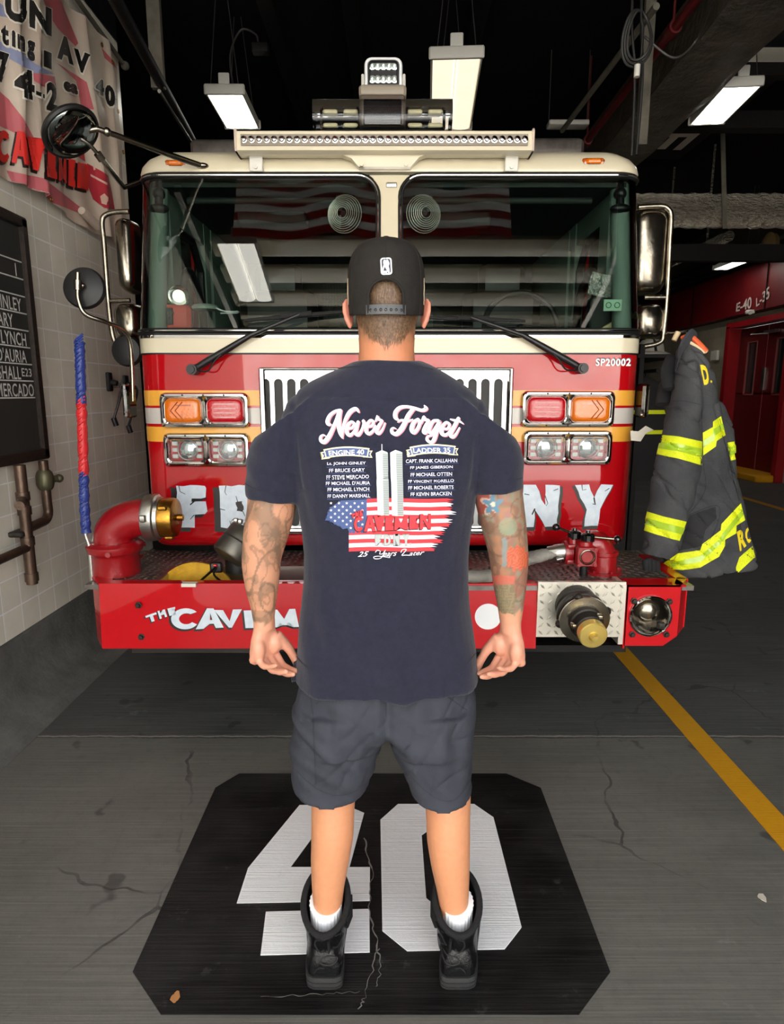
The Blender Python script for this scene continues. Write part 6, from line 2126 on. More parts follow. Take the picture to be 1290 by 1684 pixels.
# ------------------------------------------------------------------ cap
CX, CY, CZ = -0.013, 1.503, 1.657
prof_c = catmull([(0, .965, 0), (.03, .995, 0), (.07, 1.0, 0), (.10, .972, 0), (.125, .895, 0), (.145, .74, 0), (.157, .50, 0), (.163, .22, 0), (.1645, .01, 0)], 6)
def cap_pt(a, h, k, o=0.0):
    flare = 1.0
    return Vector((CX + (.0875 * k + o) * math.cos(a), CY + (.107 * k + o) * math.sin(a), CZ + h + (o if k < .5 else 0) + .012 * math.sin(a) * (1 - h / .165)))
NA = 168
bmc = bmesh.new()
gr = []
for h, k, _ in prof_c:
    gr.append([bmc.verts.new(cap_pt(2 * math.pi * i / NA, h, k)) for i in range(NA)])
def in_arch(p):
    x, h = p.x - CX, p.z - (CZ - .012)
    return p.y < CY and (abs(x) < .036 and h < .036 or math.hypot(x, h - .036) < .036)
for A_, B_ in zip(gr[:-1], gr[1:]):
    for i in range(NA):
        j = (i + 1) % NA
        ctr = (A_[i].co + A_[j].co + B_[i].co + B_[j].co) / 4
        if not in_arch(ctr):
            bmc.faces.new((A_[i], A_[j], B_[j], B_[i]))
bmc.faces.new(gr[-1])
bmesh.ops.delete(bmc, geom=[v for v in bmc.verts if not v.link_faces], context='VERTS')
mbc = MB()
mbc.bm.free()
mbc.bm = bmc
M['cap'] = mat('black cap twill', (33, 30, 28), .85, bump=(500, .2, 2), var=((40, 37, 34), 40), spec=.2)
cap = mbc.build('cap', M['cap'], man, smooth=180)
sd2 = cap.modifiers.new('thick', 'SOLIDIFY')
sd2.thickness = .0025
sd2.offset = -1
bvc_b = bmesh.new()
bvc_b.from_mesh(cap.data)
bv_cap = BVHTree.FromBMesh(bvc_b)
def cap_at_xz(x, hh):
    h = max(.0005, hh / 1.0727)
    k = .97
    for (ha, ka, _), (hb_, kb, _) in zip(prof_c[:-1], prof_c[1:]):
        if ha <= h <= hb_:
            k = ka + (kb - ka) * (h - ha) / max(1e-6, hb_ - ha)
    return cap_pt(-math.acos(max(-1, min(1, x / (.0875 * k)))), h, k, .0006)
edge = [(-.0365, .0), (-.0365, .018), (-.0365, .036)] + [(-.0365 * math.cos(t), .036 + .0365 * math.sin(t)) for t in [math.pi * k / 16 for k in range(1, 16)]] + [(.0365, .036), (.0365, .018), (.0365, .0)]
ep = [cap_at_xz(x * 1.02, hh + (.001 if hh > .036 else 0)) for x, hh in edge]
ep = [p for p in ep if p is not None]
MB().tube(ep, .0030, 8).build('arch_binding', M['cap'], cap)
def on_cap_ell(x, hh, o=.0):
    k = .972
    a = -math.acos(max(-1, min(1, x / (.0875 * k + o))))
    return Vector((CX + x, CY + (.107 * k + o) * math.sin(a), CZ - .012 + hh))
stp = MB()
xs = [-.043 + .086 * i / 20 for i in range(21)]
rr = []
for x in xs:
    rr.append([on_cap_ell(x, .002, .003), on_cap_ell(x, .022, .003), on_cap_ell(x, .022, .0005), on_cap_ell(x, .002, .0005)])
stp = stp.loft(rr).build('snap_strap', mat('grey snap strap', (62, 64, 66), .45), cap)
hb = MB()
for k in range(7):
    x = -.033 + .011 * k
    p = on_cap_ell(x, .011, .0034)
    hb.tube([p + Vector((.0024 * math.cos(a), 0, .0024 * math.sin(a))) for a in [2 * math.pi * i / 10 for i in range(10)]], .0009, 6, closed=True)
hb.build('snap_hole', M['rubber'], stp)
sb = MB()
for k in range(6):
    a = math.pi / 2 + k * math.pi / 3 + math.pi
    sb.tube([cap_pt(a, h, kk, .0004) for h, kk, _ in prof_c[(14 if k in (0,) else 0):-2:2]], .0008, 5)
sb.build('panel_seam', mat('cap seam', (26, 23, 21), .9), cap)
MB().ell((CX, CY, CZ + .1655), (.009, .009, .005)).build('top_button', M['cap'], cap)
bv = surf_map(bv_cap, .0012)
cm = lambda k: surf_map(bv_cap, .0008 + .0006 * k)
def rpx(cx, cy, w_, h_, r, rot):
    return [(cx + p[0] * math.cos(rot) - p[1] * math.sin(rot), cy + p[0] * math.sin(rot) + p[1] * math.cos(rot)) for p in rrect(w_, h_, r)]
lg = MB().flat([rpx(635.5, 438, 18.5, 28, 4.5, -.05)], cm(0), 3).build('league_patch', M['white'], cap)
MB().flat([rpx(635.5, 438, 14, 23.5, 3, -.05)], cm(1), 3).build('patch_field', mat('patch navy', (52, 54, 66), .8), lg)
MB().flat([stroke([(633, 430), (634, 434), (637, 440), (640, 449)], [4.5, 6, 5.5, 2.5]), stroke([(637, 429), (639, 434), (638, 438)], [3.2, 3, 2]), stroke([(634, 434), (631, 441), (630, 447)], [3.5, 2.5, 1.6]), rpx(633.5, 447.5, 7, 3.6, .8, -.05)], cm(2), 2).build('patch_figure', M['white'], lg)
for a in (-2.05, -1.09):
    p = cap_pt(a, .118, .885, .0006)
    MB().ell(p, (.003, .0015, .003), 10, 6).build('eyelet', mat('cap seam', (26, 23, 21), .9), cap)
for sgn, aa in ((1, -.30), (-1, math.pi + .25)):
    b = MB()
    P = [(0, 0, .7), (.004, .008, 1.0), (-.002, .018, 1.2), (.003, .028, 1.3), (0, .036, .9), (.001, .044, .6)]
    b.tube([cap_pt(aa + dx * 4, .022 + hh * 1.25, .998 if hh < .05 else .98, .0006) for dx, hh, q in P], [.0035 * q for dx, hh, q in P], 8, flat=.35)
    b.build('side_emblem', mat('tan embroidery', (214, 192, 158), .8), cap)
# brim at the front
rr = []
for i in range(25):
    a = math.pi * (.19 + .62 * i / 24)
    r0 = cap_pt(a, .002, .965)
    ext = .072 * math.sin(math.pi * (i / 24)) ** .6
    row = []
    for k in range(5):
        t = k / 4
        q = r0 + Vector((.012 * math.cos(a), math.sin(a), 0)) * ext * t + Vector((0, 0, -.006 * t * t - .014 * abs(math.cos(a)) ** 2 * t + .012))
        row.append(q)
    rr.append(row + [q + Vector((0, 0, -.004)) for q in row[::-1]])
MB().loft(rr).build('brim', M['cap'], cap, smooth=60)

# ------------------------------------------------------------------ hair
random.seed(5)
hm = MB()
M['hair'] = mat('brown hair', (126, 98, 70), .5, var=((70, 50, 36), 200))
o = Vector((0, 0, CAMH))
def inside(x, y):
    t = abs(x - 637) / 62.0
    lim = 572 - 34 * t ** 1.1 if t < .5 else 552 - 40 * (t - .5) / .5
    return y < lim
def strand(p, nn, dirv, ln, wd, lift):
    side = dirv.cross(nn).normalized() * wd
    q1 = p + dirv * ln * .5 + nn * lift
    q2 = p + dirv * ln + nn * lift * .6
    bm = hm.bm
    V = [bm.verts.new(q) for q in (p - side, p + side, q1 + side * .8, q1 - side * .8, q2)]
    bm.faces.new((V[0], V[1], V[2], V[3]))
    bm.faces.new((V[3], V[2], V[4]))
for _ in range(7000):
    x, y = random.uniform(574, 702), random.uniform(500, 574)
    if not inside(x, y + random.uniform(-4, 9)):
        continue
    if random.random() < max(0, (y - 535) / 52):
        continue
    loc, nr, i, dd = bv_body.ray_cast(o, ray(x, y), 5)
    if loc is None or abs(loc.x - HX) > .079:
        continue
    sw_ = noise.noise(Vector((x * .03, y * .03, 0)))
    dv = Vector(((637 - x) * .006 * (1 if y > 535 else -.3) + sw_ * .8, 0, -1))
    dv = (dv - nr * dv.dot(nr)).normalized()
    strand(loc + nr * .0003, nr, dv, random.uniform(.006, .013), .00045, random.uniform(.0004, .0014))
for _ in range(1500):
    x, y = random.uniform(611, 667), random.uniform(455, 505)
    loc, nr, i, dd = bv_body.ray_cast(o, ray(x, y), 5)
    if loc is None:
        continue
    dv = Vector(((x - 637) * .004 + random.uniform(-.2, .2), 0, -1))
    dv = (dv - nr * dv.dot(nr)).normalized()
    strand(loc + nr * .001, nr, dv, random.uniform(.015, .03), .0009, random.uniform(.001, .004))
# sides and temples, seen only from aside
for _ in range(2600):
    a = random.uniform(-.35, .55) if random.random() < .5 else math.pi - random.uniform(-.35, .55)
    z = random.uniform(1.63, 1.70)
    src = Vector((HX + .4 * math.cos(a), 1.51 + .4 * math.sin(a), z))
    loc, nr, i, dd = bv_body.ray_cast(src, (Vector((HX, 1.51, z)) - src).normalized(), 1)
    if loc is None or abs(loc.x - HX) > .078:
        continue
    dv = Vector((random.uniform(-.1, .1), -.3, -1))
    dv = (dv - nr * dv.dot(nr)).normalized()
    strand(loc + nr * .0003, nr, dv, random.uniform(.005, .010), .00045, .001)
hr = hm.build('hair', M['hair'], body, smooth=180, recalc=False)
hr['kind'] = 'stuff'

# ------------------------------------------------------------------ socks and boots
M['sock'] = mat('white rib sock', (232, 232, 234), .9)
M['boot'] = mat('black boot leather', (13, 13, 14), .33, bump=(120, .3), spec=.5)
M['boot_fab'] = mat('black boot lining', (17, 17, 18), .9, bump=(200, .3))
M['sole'] = mat('dark grey sole', (36, 36, 36), .75, bump=(90, .2))
for s, ax_, tx, lx in ((-1, -.171, -.192, -.005), (1, .168, .204, .008)):
    rr = []
    for k in range(14):
        z = .075 + .0085 * k
        rr.append([Vector((ax_ + lx * (z - .1) * 2 + (.0405 + .0011 * math.cos(26 * a) + (.0015 if k == 13 else 0)) * math.cos(a), 1.430 + (.046 + .0011 * math.cos(26 * a)) * math.sin(a), z + (.10 * .043 * math.sin(a) * 3 if k > 10 else 0))) for a in [2 * math.pi * i / 104 for i in range(104)]])
    MB().loft(rr).build('sock', M['sock'], man, smooth=60)
    b = MB()
    def Bp(x, y, z):
        """boot space: x sideways from the heel-toe line, y along it from the heel"""
        t = (y - 1.36) / .29
        return Vector((ax_ + (tx - ax_) * t + x, y, z))
    rings = []
    for y, hw, h_, zc in ((1.350, .030, .05, .030), (1.358, .041, .075, .028), (1.385, .046, .10, .028), (1.43, .048, .11, .028), (1.48, .050, .12, .028), (1.53, .055, .11, .026), (1.58, .058, .085, .026), (1.62, .055, .068, .026), (1.65, .043, .054, .028), (1.668, .022, .04, .032)):
        ring = []
        for k in range(24):
            a = 2 * math.pi * k / 24
            x = hw * math.copysign(abs(math.cos(a)) ** .75, math.cos(a))
            zz_ = math.sin(a)
            zz_ = h_ * (abs(zz_) ** .8) if zz_ > 0 else -.012 * abs(zz_) ** .6
            ring.append(Bp(x, y, zc + zz_))
        rings.append(ring)
    b.loft(rings)
    cy = 1.432
    sh_r = []
    def srg(z, rx, ry, tl):
        c = Vector((ax_ + lx * (z - .1) * 3, cy, z))
        return ering(c, rx, ry, n=32, tilt=(0, tl))
    b.loft([srg(.06, .047, .068, 0), srg(.10, .050, .071, .1), srg(.135, .055, .076, .25), srg(.160, .059, .080, .35), srg(.180, .062, .083, .42), srg(.188, .059, .079, .42), srg(.184, .052, .071, .42), srg(.160, .047, .063, .3), srg(.12, .043, .058, .2)])
    bo = remesh(b, 'boot', M['boot'], man, .0034, 3, .5)
    bvb = bvh_of(bo)
    MB().tube([p + Vector((0, 0, .004)) for p in srg(.183, .0575, .078, .42)], .008, 10, closed=True).build('padded_collar', M['boot_fab'], bo)
    # sole with a lugged edge
    out = []
    for y, hw in ((1.343, .020), (1.346, .034), (1.357, .0455), (1.40, .050), (1.46, .050), (1.53, .058), (1.59, .062), (1.63, .058), (1.658, .043), (1.674, .020)):
        out.append((hw, y))
    pl = [(x, y) for x, y in out] + [(-x, y) for x, y in out[::-1]]
    pl = [tuple(q)[:2] for q in catmull([(x, y, 0) for x, y in pl], 4, True)]
    so_ = MB()
    so_.loft([[Bp(x * k, 1.51 + (y - 1.51) * k, z) for x, y in pl] for z, k in ((.001, .97), (.006, .99), (.012, 1.0), (.0125, .985), (.016, .985), (.0165, 1.0), (.024, 1.0), (.0245, .985), (.028, .985), (.0285, 1.0), (.038, .985))])
    so_.build('sole', M['sole'], bo, smooth=30)
    tb_ = MB()
    bk = lambda dx, z, o=.0: (lambda r: r[0] + r[1] * o if r[0] is not None else Bp(dx, 1.36, z))(bvb.ray_cast(Bp(dx, 1.2, z), Vector((0, 1, 0)), 1)[:2])
    tb_.tube([bk(0, .145, .003), bk(0, .135, .008), bk(0, .112, .005)], .009, 10, flat=.35, up=(1, 0, 0)).build('pull_tab', M['boot_fab'], bo)
    ov = MB().tube([bk(.021 * math.cos(a), .083 + .010 * math.sin(a), .001) for a in [2 * math.pi * k / 28 for k in range(28)]], .0018, 6, closed=True)
    ov.build('heel_emblem', M['sole'], bo)
    ln = MB()
    for e in (-1, 1):
        ln.tube([bk(e * q, z, .001) for q, z in ((.010, .112), (.020, .102), (.028, .108), (.034, .125), (.030, .142), (.018, .148))], .0022, 6)
        ln.tube([bk(e * q, z, .001) for q, z in ((.036, .05), (.030, .06), (.022, .066), (.010, .064))], .002, 6)
    ln.build('heel_panel', M['boot_fab'], bo)
    st2 = MB()
    for z in (.135, .155):
        sd_ = ax_ + s * -.045
        st2.tube([Vector((ax_ + lx * .1 - s * .052, 1.40, z)), Vector((ax_ + lx * .1 - s * .061, 1.43, z + .004)), Vector((ax_ + lx * .1 - s * .058, 1.47, z + .012))], .008, 8, flat=.4)
    st2.build('ankle_strap', M['boot_fab'], bo)
    lc_ = MB()
    for k in range(6):
        y = 1.50 + .018 * k
        z = .150 - .016 * k
        lc_.tube([Bp(-.024, y, z - .006), Bp(0, y - .004, z + .006), Bp(.024, y, z - .006)], .003, 6)
    lc_.build('boot_lace', M['boot_fab'], bo)
# ================================================================== LEFT WALL
random.seed(21)
XW = -1.85
bn = thing('banner', (XW + .03, 3.6, 2.45), 'faded pink and cream vinyl banner with red CAVEMEN lettering on the left wall', 'banner')
by0, by1 = 2.2, 4.665
b = MB()
ny, nz_ = 120, 40
def bx(y, z):
    t = (3.68 - z) / 1.2
    f = .018 * math.sin(y * 9 + 1.2 * t) + .012 * math.sin(y * 23 - 2 * t) * (.4 + t * .6)
    for yc, sl, am in ((3.42, -.10, .05), (3.60, -.14, .045), (4.15, .06, .03), (4.45, .03, .03), (2.95, -.2, .03)):
        f += am * math.exp(-((y - yc - sl * t) / .035) ** 2)
    return XW + .035 + max(-.02, f) + .012 * noise.noise(Vector((y * 5, z * 5, 0)))
g = []
for i in range(ny + 1):
    y = by0 + (by1 - by0) * i / ny
    col_ = []
    for j in range(nz_ + 1):
        t = j / nz_
        zt = 3.665 - .02 * abs(math.sin((y - by0) * math.pi / .55))
        zb = 2.465 + .018 * math.sin(y * 4.2)
        z = zt + (zb - zt) * t
        col_.append(Vector((bx(y, z), y, z)))
    g.append(col_)
b.loft(g, closed=False)
M['vinyl'] = mat('cream vinyl', (214, 202, 184), .45, bump=(14, .25), var=((196, 176, 160), 2.2))
bo_ = b.build('banner_sheet', M['vinyl'], bn, smooth=180)
bvb_ = bvh_of(bo_)
BM = lambda k: surf_map(bvb_, .003 + .002 * k)
q421 = lambda P: [(x / 4.21, y / 4.21) for x, y in P]
def bprint(name, polys, col, k, ml=3):
    if name.endswith('wash') or name.startswith('truck_'):
        mm = mat(name + ' ink', col, .5)
        for p in polys:
            MB().flat([p], BM(k), ml).build(name, mm, bo_, smooth=180)
        return
    return MB().flat(polys, BM(k), ml).build(name, col if not isinstance(col, tuple) else mat(name + ' ink', col, .5), bo_, smooth=180)
bprint('pink_wash', [q421(P) for P in ([(280, -40), (400, -40), (440, 60), (540, 300), (520, 320), (400, 200), (345, 120)], [(385, 430), (545, 540), (600, 570), (650, 760), (560, 750), (525, 560), (430, 470)], [(-10, 630), (60, 690), (160, 820), (235, 960), (340, 1010), (340, 1100), (120, 930), (-10, 870)], [(40, 1180), (300, 1235), (560, 1440), (585, 1490), (350, 1400), (100, 1300)], [(225, 500), (375, 530), (390, 640), (300, 600), (235, 560)], [(700, 330), (790, 430), (800, 470), (720, 400)])], (192, 98, 104), 0)
bprint('blue_wash', [q421(P) for P in ([(-10, 285), (120, 345), (240, 440), (372, 512), (245, 510), (120, 440), (-10, 365)], [(-10, 20), (60, 60), (110, 150), (40, 120), (-10, 110)])], (140, 146, 178), 0)
bprint('truck_picture', [q421(P) for P in ([(598, 1130), (700, 1185), (745, 1215), (770, 1330), (790, 1450), (720, 1440), (640, 1380), (600, 1280)], [(520, 1000), (575, 1040), (585, 1120), (540, 1090)])], (178, 44, 58), 1)
bprint('truck_detail', [q421(P) for P in ([(620, 1205), (735, 1265), (738, 1282), (622, 1222)], [(690, 1360), (720, 1340), (745, 1370), (735, 1420), (700, 1410)], [(640, 1150), (650, 1130), (660, 1175), (645, 1180)])], (214, 176, 160), 2)
def bt(ch, x0_, y0_, x1_, y1_, sl, o=.04, sh=0):
    return textq(ch, q421([(x0_, y0_), (x1_, y0_ + sl * (x1_ - x0_)), (x1_, y1_ + sl * (x1_ - x0_)), (x0_, y1_)]), o, sh)
big = [('U', 30, -90, 180, 130, .35), ('N', 200, 0, 345, 190, .42), ('A', 385, 225, 500, 400, .45), ('V', 500, 330, 618, 480, .42),
       ('t', 0, 160, 60, 300, .5), ('i', 80, 210, 105, 325, .5), ('n', 118, 235, 165, 340, .5), ('g', 180, 270, 240, 410, .5), ('1', 292, 345, 345, 460, .4), ('ea', 430, 555, 530, 625, .35),
       ('7', -40, 345, 60, 560, .35), ('4', 98, 455, 235, 655, .35), ('-', 245, 632, 300, 660, .4), ('2', 312, 560, 385, 760, .3), ('4', 655, 530, 712, 640, .5), ('0', 718, 572, 790, 720, .5)]
bprint('letter_halo', [bt(c, x0_ - 9, y0_ - 9, x1_ + 9, y1_ + 9, s, .12) for c, x0_, y0_, x1_, y1_, s in big], (228, 222, 208), 2)
bprint('banner_letter', [bt(c, x0_, y0_, x1_, y1_, s, .06) for c, x0_, y0_, x1_, y1_, s in big], (24, 20, 18), 3)
cvm = [('C', -40, 895, 62, 1120, .12), ('A', 78, 905, 200, 1130, .14), ('V', 172, 940, 306, 1170, .22), ('E', 318, 1005, 384, 1225, .25), ('M', 394, 1070, 450, 1250, .35), ('E', 462, 1095, 512, 1285, .3), ('N', 524, 1120, 604, 1300, .25)]
for c, x0_, y0_, x1_, y1_, sl in cvm:
    q4 = q421([(x0_, y0_), (x1_, y0_ + sl * (x1_ - x0_)), (x1_, y1_ + sl * (x1_ - x0_)), (x0_, y1_)])
    MB().flat(block(c, q4, 1.06, (-3.2, 2.6)), BM(2), 3).build('letter_shadow', mat('banner black ink', (34, 16, 14), .5), bo_, smooth=180)
    MB().flat(block(c, q4), BM(3.5), 3).build('banner_letter', mat('banner red ink', (222, 44, 36), .5), bo_, smooth=180)
gm = MB()
for px, py in ((12, 300), (81, 328), (138, 352), (165, 74), (183, 103), (192, 183), (200, 250)):
    p = BM(3)(px, py)
    if p:
        gm.tube([p + Vector((.003, .011 * math.cos(a), .011 * math.sin(a))) for a in [2 * math.pi * k / 14 for k in range(14)]], .003, 6, closed=True)
gm.build('grommet', M['brass'], bn)
MB().tube([(XW + .05, 1.8, 3.73), (XW + .06, 3.0, 3.715), (XW + .05, 4.0, 3.70), (XW + .045, 4.73, 3.66)], .014, 8).ell((XW + .05, 4.74, 3.655), .028, 12, 8).build('banner_rope', mat('grey rope', (88, 84, 74), .8, bump=(60, .4)), bn)
c = BM(3)(140, 360) or Vector((-1.8, 4.0, 2.5))
MB().cyl(c + Vector((.02, -.10, .02)), c + Vector((.03, .07, -.02)), .022, .028, 16).build('rolled_corner', M['vinyl'], bn)

cbd = thing('chalkboard', (XW, 2.75, 1.15), 'black chalkboard in a worn brown frame with white hand-lettered surnames on the left wall', 'chalkboard')
cy0, cy1, cz0, cz1 = 2.0, 3.325, 1.15, 2.325
MB().box((XW + .015, (cy0 + cy1) / 2, (cz0 + cz1) / 2), (.03, cy1 - cy0, cz1 - cz0)).build('slate', mat('slate', (38, 38, 36), .6, var=((56, 55, 52), 4, .2)), cbd)
wood = mat('worn dark wood', (46, 34, 26), .55, bump=(30, .4), var=((30, 24, 20), 10), stretch=(1, 1, 3))
for c, s in (((XW + .025, cy1 - .02, (cz0 + cz1) / 2), (.05, .05, cz1 - cz0)), ((XW + .025, cy0, (cz0 + cz1) / 2), (.05, .05, cz1 - cz0)), ((XW + .025, (cy0 + cy1) / 2, cz1 - .02), (.05, cy1 - cy0, .05)), ((XW + .025, (cy0 + cy1) / 2, cz0 + .025), (.05, cy1 - cy0, .055))):
    MB().box(c, s, bev=.006).build('frame_rail', wood, cbd)
za, zb_2 = 2.115, 1.462
zl = [za + (zb_2 - za) * k / 8 for k in range(9)]
chalk = mat('chalk white', (206, 206, 200), .8)
b = MB()
for z in zl:
    b.box((XW + .0305, (cy0 + cy1) / 2 - .02, z), (.002, cy1 - cy0 - .06, .006))
b.build('ruled_line', chalk, cbd)
b = MB()
for k, (wd, xe, hh) in enumerate((('MARINELLI', 18, .06), ('', 0, 0), ('GINLEY', 26, .062), ('GARY', 12.5, .062), ('LYNCH', 34, .062), ("D'AURIA", 34.5, .062), ('MARSHALL', 25, .062), ('MERCADO', 47, .062))):
    if not wd:
        continue
    zt_2 = zl[k] - .014
    ye = atx(xe, 340 + (100 + k * 108) / 3.83, XW + .03).y
    V, F, a = text2d(wd if k else 'I', .008, 0, 1.05)
    wid = hh * a * .72
    MB().flat([(V, F)], lambda x, y, ye=ye, wid=wid, zt_2=zt_2, hh=hh: Vector((XW + .0318, ye - wid * (1 - x), zt_2 - hh * (1 - y)))).build('chalk_name', chalk, cbd)
V, F, a = text2d('E23', .008, 0, 1.05)
MB().flat([(V, F)], lambda x, y: Vector((XW + .0318, 3.262 - .085 * (1 - x) + .0, zl[6] - .02 - .04 * (1 - y)))).build('chalk_name', chalk, cbd)

pp_ = thing('wall_pipe', (XW + .08, 2.95, .57), 'brown soldered pipes with a valve on the tiles under the chalkboard', 'pipe')
px_ = XW + .085
y1p, y2p = 2.985, 3.19
b = MB().tube([(px_, y1p, 1.149), (px_, y1p, .565)], .026, 16)
for z in (1.0, .93, .78, .60):
    b.cyl((px_, y1p, z - .02), (px_, y1p, z + .02), .031)
b.build('riser', M['copper'], pp_)
b = MB().tube(catmull([(px_, y2p, 1.149), (px_, y2p, 1.0), (px_, y2p, .93), (px_, y2p, .88), (px_, y2p - .03, .85), (px_, y2p - .08, .845), (px_, y1p, .84)], 6), .023, 14)
b.build('branch', M['copper'], pp_)
b = MB().lathe((px_, y2p, 1.0), (0, 0, 1), [(0, .028), (.01, .036), (.03, .042), (.07, .042), (.09, .036), (.10, .028)], 16)
b.tube([(px_, y2p, 1.05), (px_ + .03, y2p + .06, 1.05)], .018).ell((px_ + .035, y2p + .07, 1.05), .022)
b.build('gate_valve', mat('greenish bronze', (100, 98, 76), .5, .7), pp_)
for z, l in ((.985, .12), (.75, .9)):
    MB().tube([(px_, y1p, z), (px_ + (.05 if l < .2 else 0), y1p - l, z - .01)], .021, 14).build('side_pipe', M['copper'], pp_)
for z in (.82,):
    MB().box((px_ - .03, y1p, z), (.07, .10, .025), bev=.006).build('pipe_clip', M['iron'], pp_)
for i, (px, py, bx_, by_, lab) in enumerate(((180, 628, 187, 690, 'black wall outlet with hanging lead nearer the blue and red pole'), (207, 632, 211, 702, 'black wall outlet with hanging lead tucked next to the cab edge'))):
    p = atx(px, py, XW + .02)
    e = atx(bx_, by_, XW + .05)
    t = thing('wall_outlet', p, lab, 'outlet')
    MB().box(p, (.025, .055, .12), bev=.006).build('outlet_plate', M['black_plastic'], t)
    MB().cyl(p, p + Vector((.05, 0, -.01)), .018).build('outlet_plug', M['rubber'], t)
    MB().tube(catmull([p + Vector((.06, 0, -.01)), p + Vector((.075, .0, -.05)), (p + e) / 2 + Vector((.05, .0, 0)), e], 7), .008, 8).build('lead', M['rubber'], t)
    MB().cyl(e + Vector((0, 0, .01)), e + Vector((.01, .01, -.04)), .017).build('lead_end', M['black_plastic'], t)

# ================================================================== TURNOUT COAT
YC = 2.86
ct = thing('turnout_coat', (at(1140, 900, YC).x, YC, .70), 'charcoal turnout coat with lime reflective bands hung off the right front corner of the engine', 'coat')
M['coat'] = mat('charcoal coat cloth', (76, 77, 78), .85, bump=(170, .35, 2), var=((56, 57, 59), 5), spec=.2)
M['coat_in'] = mat('black coat lining', (22, 22, 24), .85)
b = MB()
rings = []
for y, xl, xr, ry, cy in ((566, 1122, 1146, .03, YC + .01), (580, 1115, 1154, .06, YC), (605, 1108, 1164, .085, YC), (640, 1104, 1172, .10, YC), (690, 1100, 1184, .115, YC), (740, 1098, 1197, .125, YC), (790, 1098, 1209, .13, YC), (840, 1098, 1219, .135, YC), (880, 1096, 1229, .14, YC), (915, 1094, 1239, .145, YC), (934, 1094, 1242, .145, YC)):
    a, c = at(xl, y, cy), at(xr, y, cy)
    hw = (c.x - a.x) / 2
    rg = ering(((a.x + c.x) / 2, cy, a.z), hw, ry, n=36, sq=2.2, tilt=(.12 if y > 880 else 0, -.05 if y > 880 else 0))
    rings.append(rg)
b.loft(rings)
def clo(L):
    rg = []
    for x, y, Y, rx, ry, tx_ in L:
        rg.append(ering(at(x, y, Y), rx, ry, n=28, tilt=(tx_, 0)))
    return rg
b.loft(clo([(1130, 596, YC - .05, .03, .05, .3), (1128, 625, YC - .08, .055, .07, .2), (1127, 660, YC - .10, .065, .075, 0), (1122, 710, YC - .115, .078, .08, -.1), (1114, 770, YC - .12, .092, .082, -.15), (1104, 830, YC - .12, .088, .082, -.2), (1090, 880, YC - .12, .078, .078, -.2), (1080, 915, YC - .12, .072, .074, -.2)]))
b.loft(clo([(1168, 660, YC + .10, .05, .06, 0), (1186, 700, YC + .11, .06, .06, 0), (1196, 735, YC + .11, .045, .055, 0), (1199, 780, YC + .11, .036, .05, 0), (1196, 815, YC + .11, .03, .045, 0)]))
def coat_folds(p, nn):
    f = .016 * noise.noise(Vector((p.x * 9, p.y * 6, p.z * 3.5))) + .010 * noise.noise(Vector((p.x * 16 + p.z * 6, p.y * 10, p.z * 9 + 5)))
    a = abs(noise.noise(Vector((p.x * 5 + 3, p.y * 5, p.z * 12 + p.x * 10))))
    f -= .010 * math.exp(-(a / .06) ** 2)
    return p + nn * f
coat = remesh(b, 'coat_body', M['coat'], ct, .0075, 4, .5, coat_folds)
bvc = bvh_of(coat)
CM = lambda k: surf_map(bvc, .0015 + .001 * k)
zc_ = lambda P: [(1040 + x / 3.918, 530 + y / 3.918) for x, y in P]
M['lime'] = mat('lime band', (226, 236, 20), .5, bump=(160, .5), var=((206, 214, 16), 120, .2), emit=((220, 240, 0), .06))
M['lime_dark'] = mat('green reflective strip', (150, 190, 26), .25, var=((176, 206, 60), 30), spec=.8)
bands = [[(188, 725), (300, 735), (452, 768), (448, 922), (300, 878), (160, 850)],
         [(75, 1212), (200, 1250), (350, 1285), (305, 1408), (170, 1372), (48, 1330)],
         [(455, 712), (520, 675), (520, 640), (572, 605), (600, 728), (545, 765), (540, 800), (458, 858)],
         [(612, 775), (674, 765), (676, 882), (632, 892)],
         [(195, 1560), (290, 1490), (440, 1468), (452, 1430), (570, 1340), (575, 1300), (700, 1165), (728, 1275), (672, 1310), (670, 1360), (600, 1400), (598, 1440), (560, 1510), (440, 1580), (330, 1596), (230, 1590)],
         [(668, 1580), (690, 1515), (775, 1440), (792, 1512), (740, 1560), (675, 1620)]]
for P in bands:
    MB().flat([zc_(P)], CM(0), 4).build('reflective_band', M['lime'], coat, smooth=180)
mids = [[(180, 770), (300, 782), (452, 815), (450, 872), (300, 832), (170, 812)], [(68, 1252), (200, 1290), (338, 1325), (322, 1368), (190, 1332), (58, 1295)], [(456, 765), (520, 722), (522, 690), (582, 650), (592, 690), (535, 728), (530, 760), (458, 808)],
        [(622, 800), (674, 800), (676, 850), (628, 858)], [(250, 1550), (440, 1505), (560, 1400), (590, 1350), (708, 1205), (716, 1240), (600, 1385), (570, 1430), (440, 1545), (260, 1575)]]
for P in mids:
    MB().flat([zc_(P)], CM(1), 4).build('reflective_strip', M['lime_dark'], coat, smooth=180)
for ch, q in (('D', [(436, 275), (478, 275), (500, 400), (462, 405)]), ('.', [(500, 375), (512, 375), (516, 390), (504, 392)]), ('R', [(672, 1352), (718, 1318), (735, 1440), (694, 1478)]), ('O', [(722, 1330), (765, 1310), (775, 1400), (738, 1440)])):
    MB().flat([textq(ch, zc_(q), .05)], CM(1), 4).build('coat_letter', mat('yellow letter', (232, 206, 30), .6), coat, smooth=180)
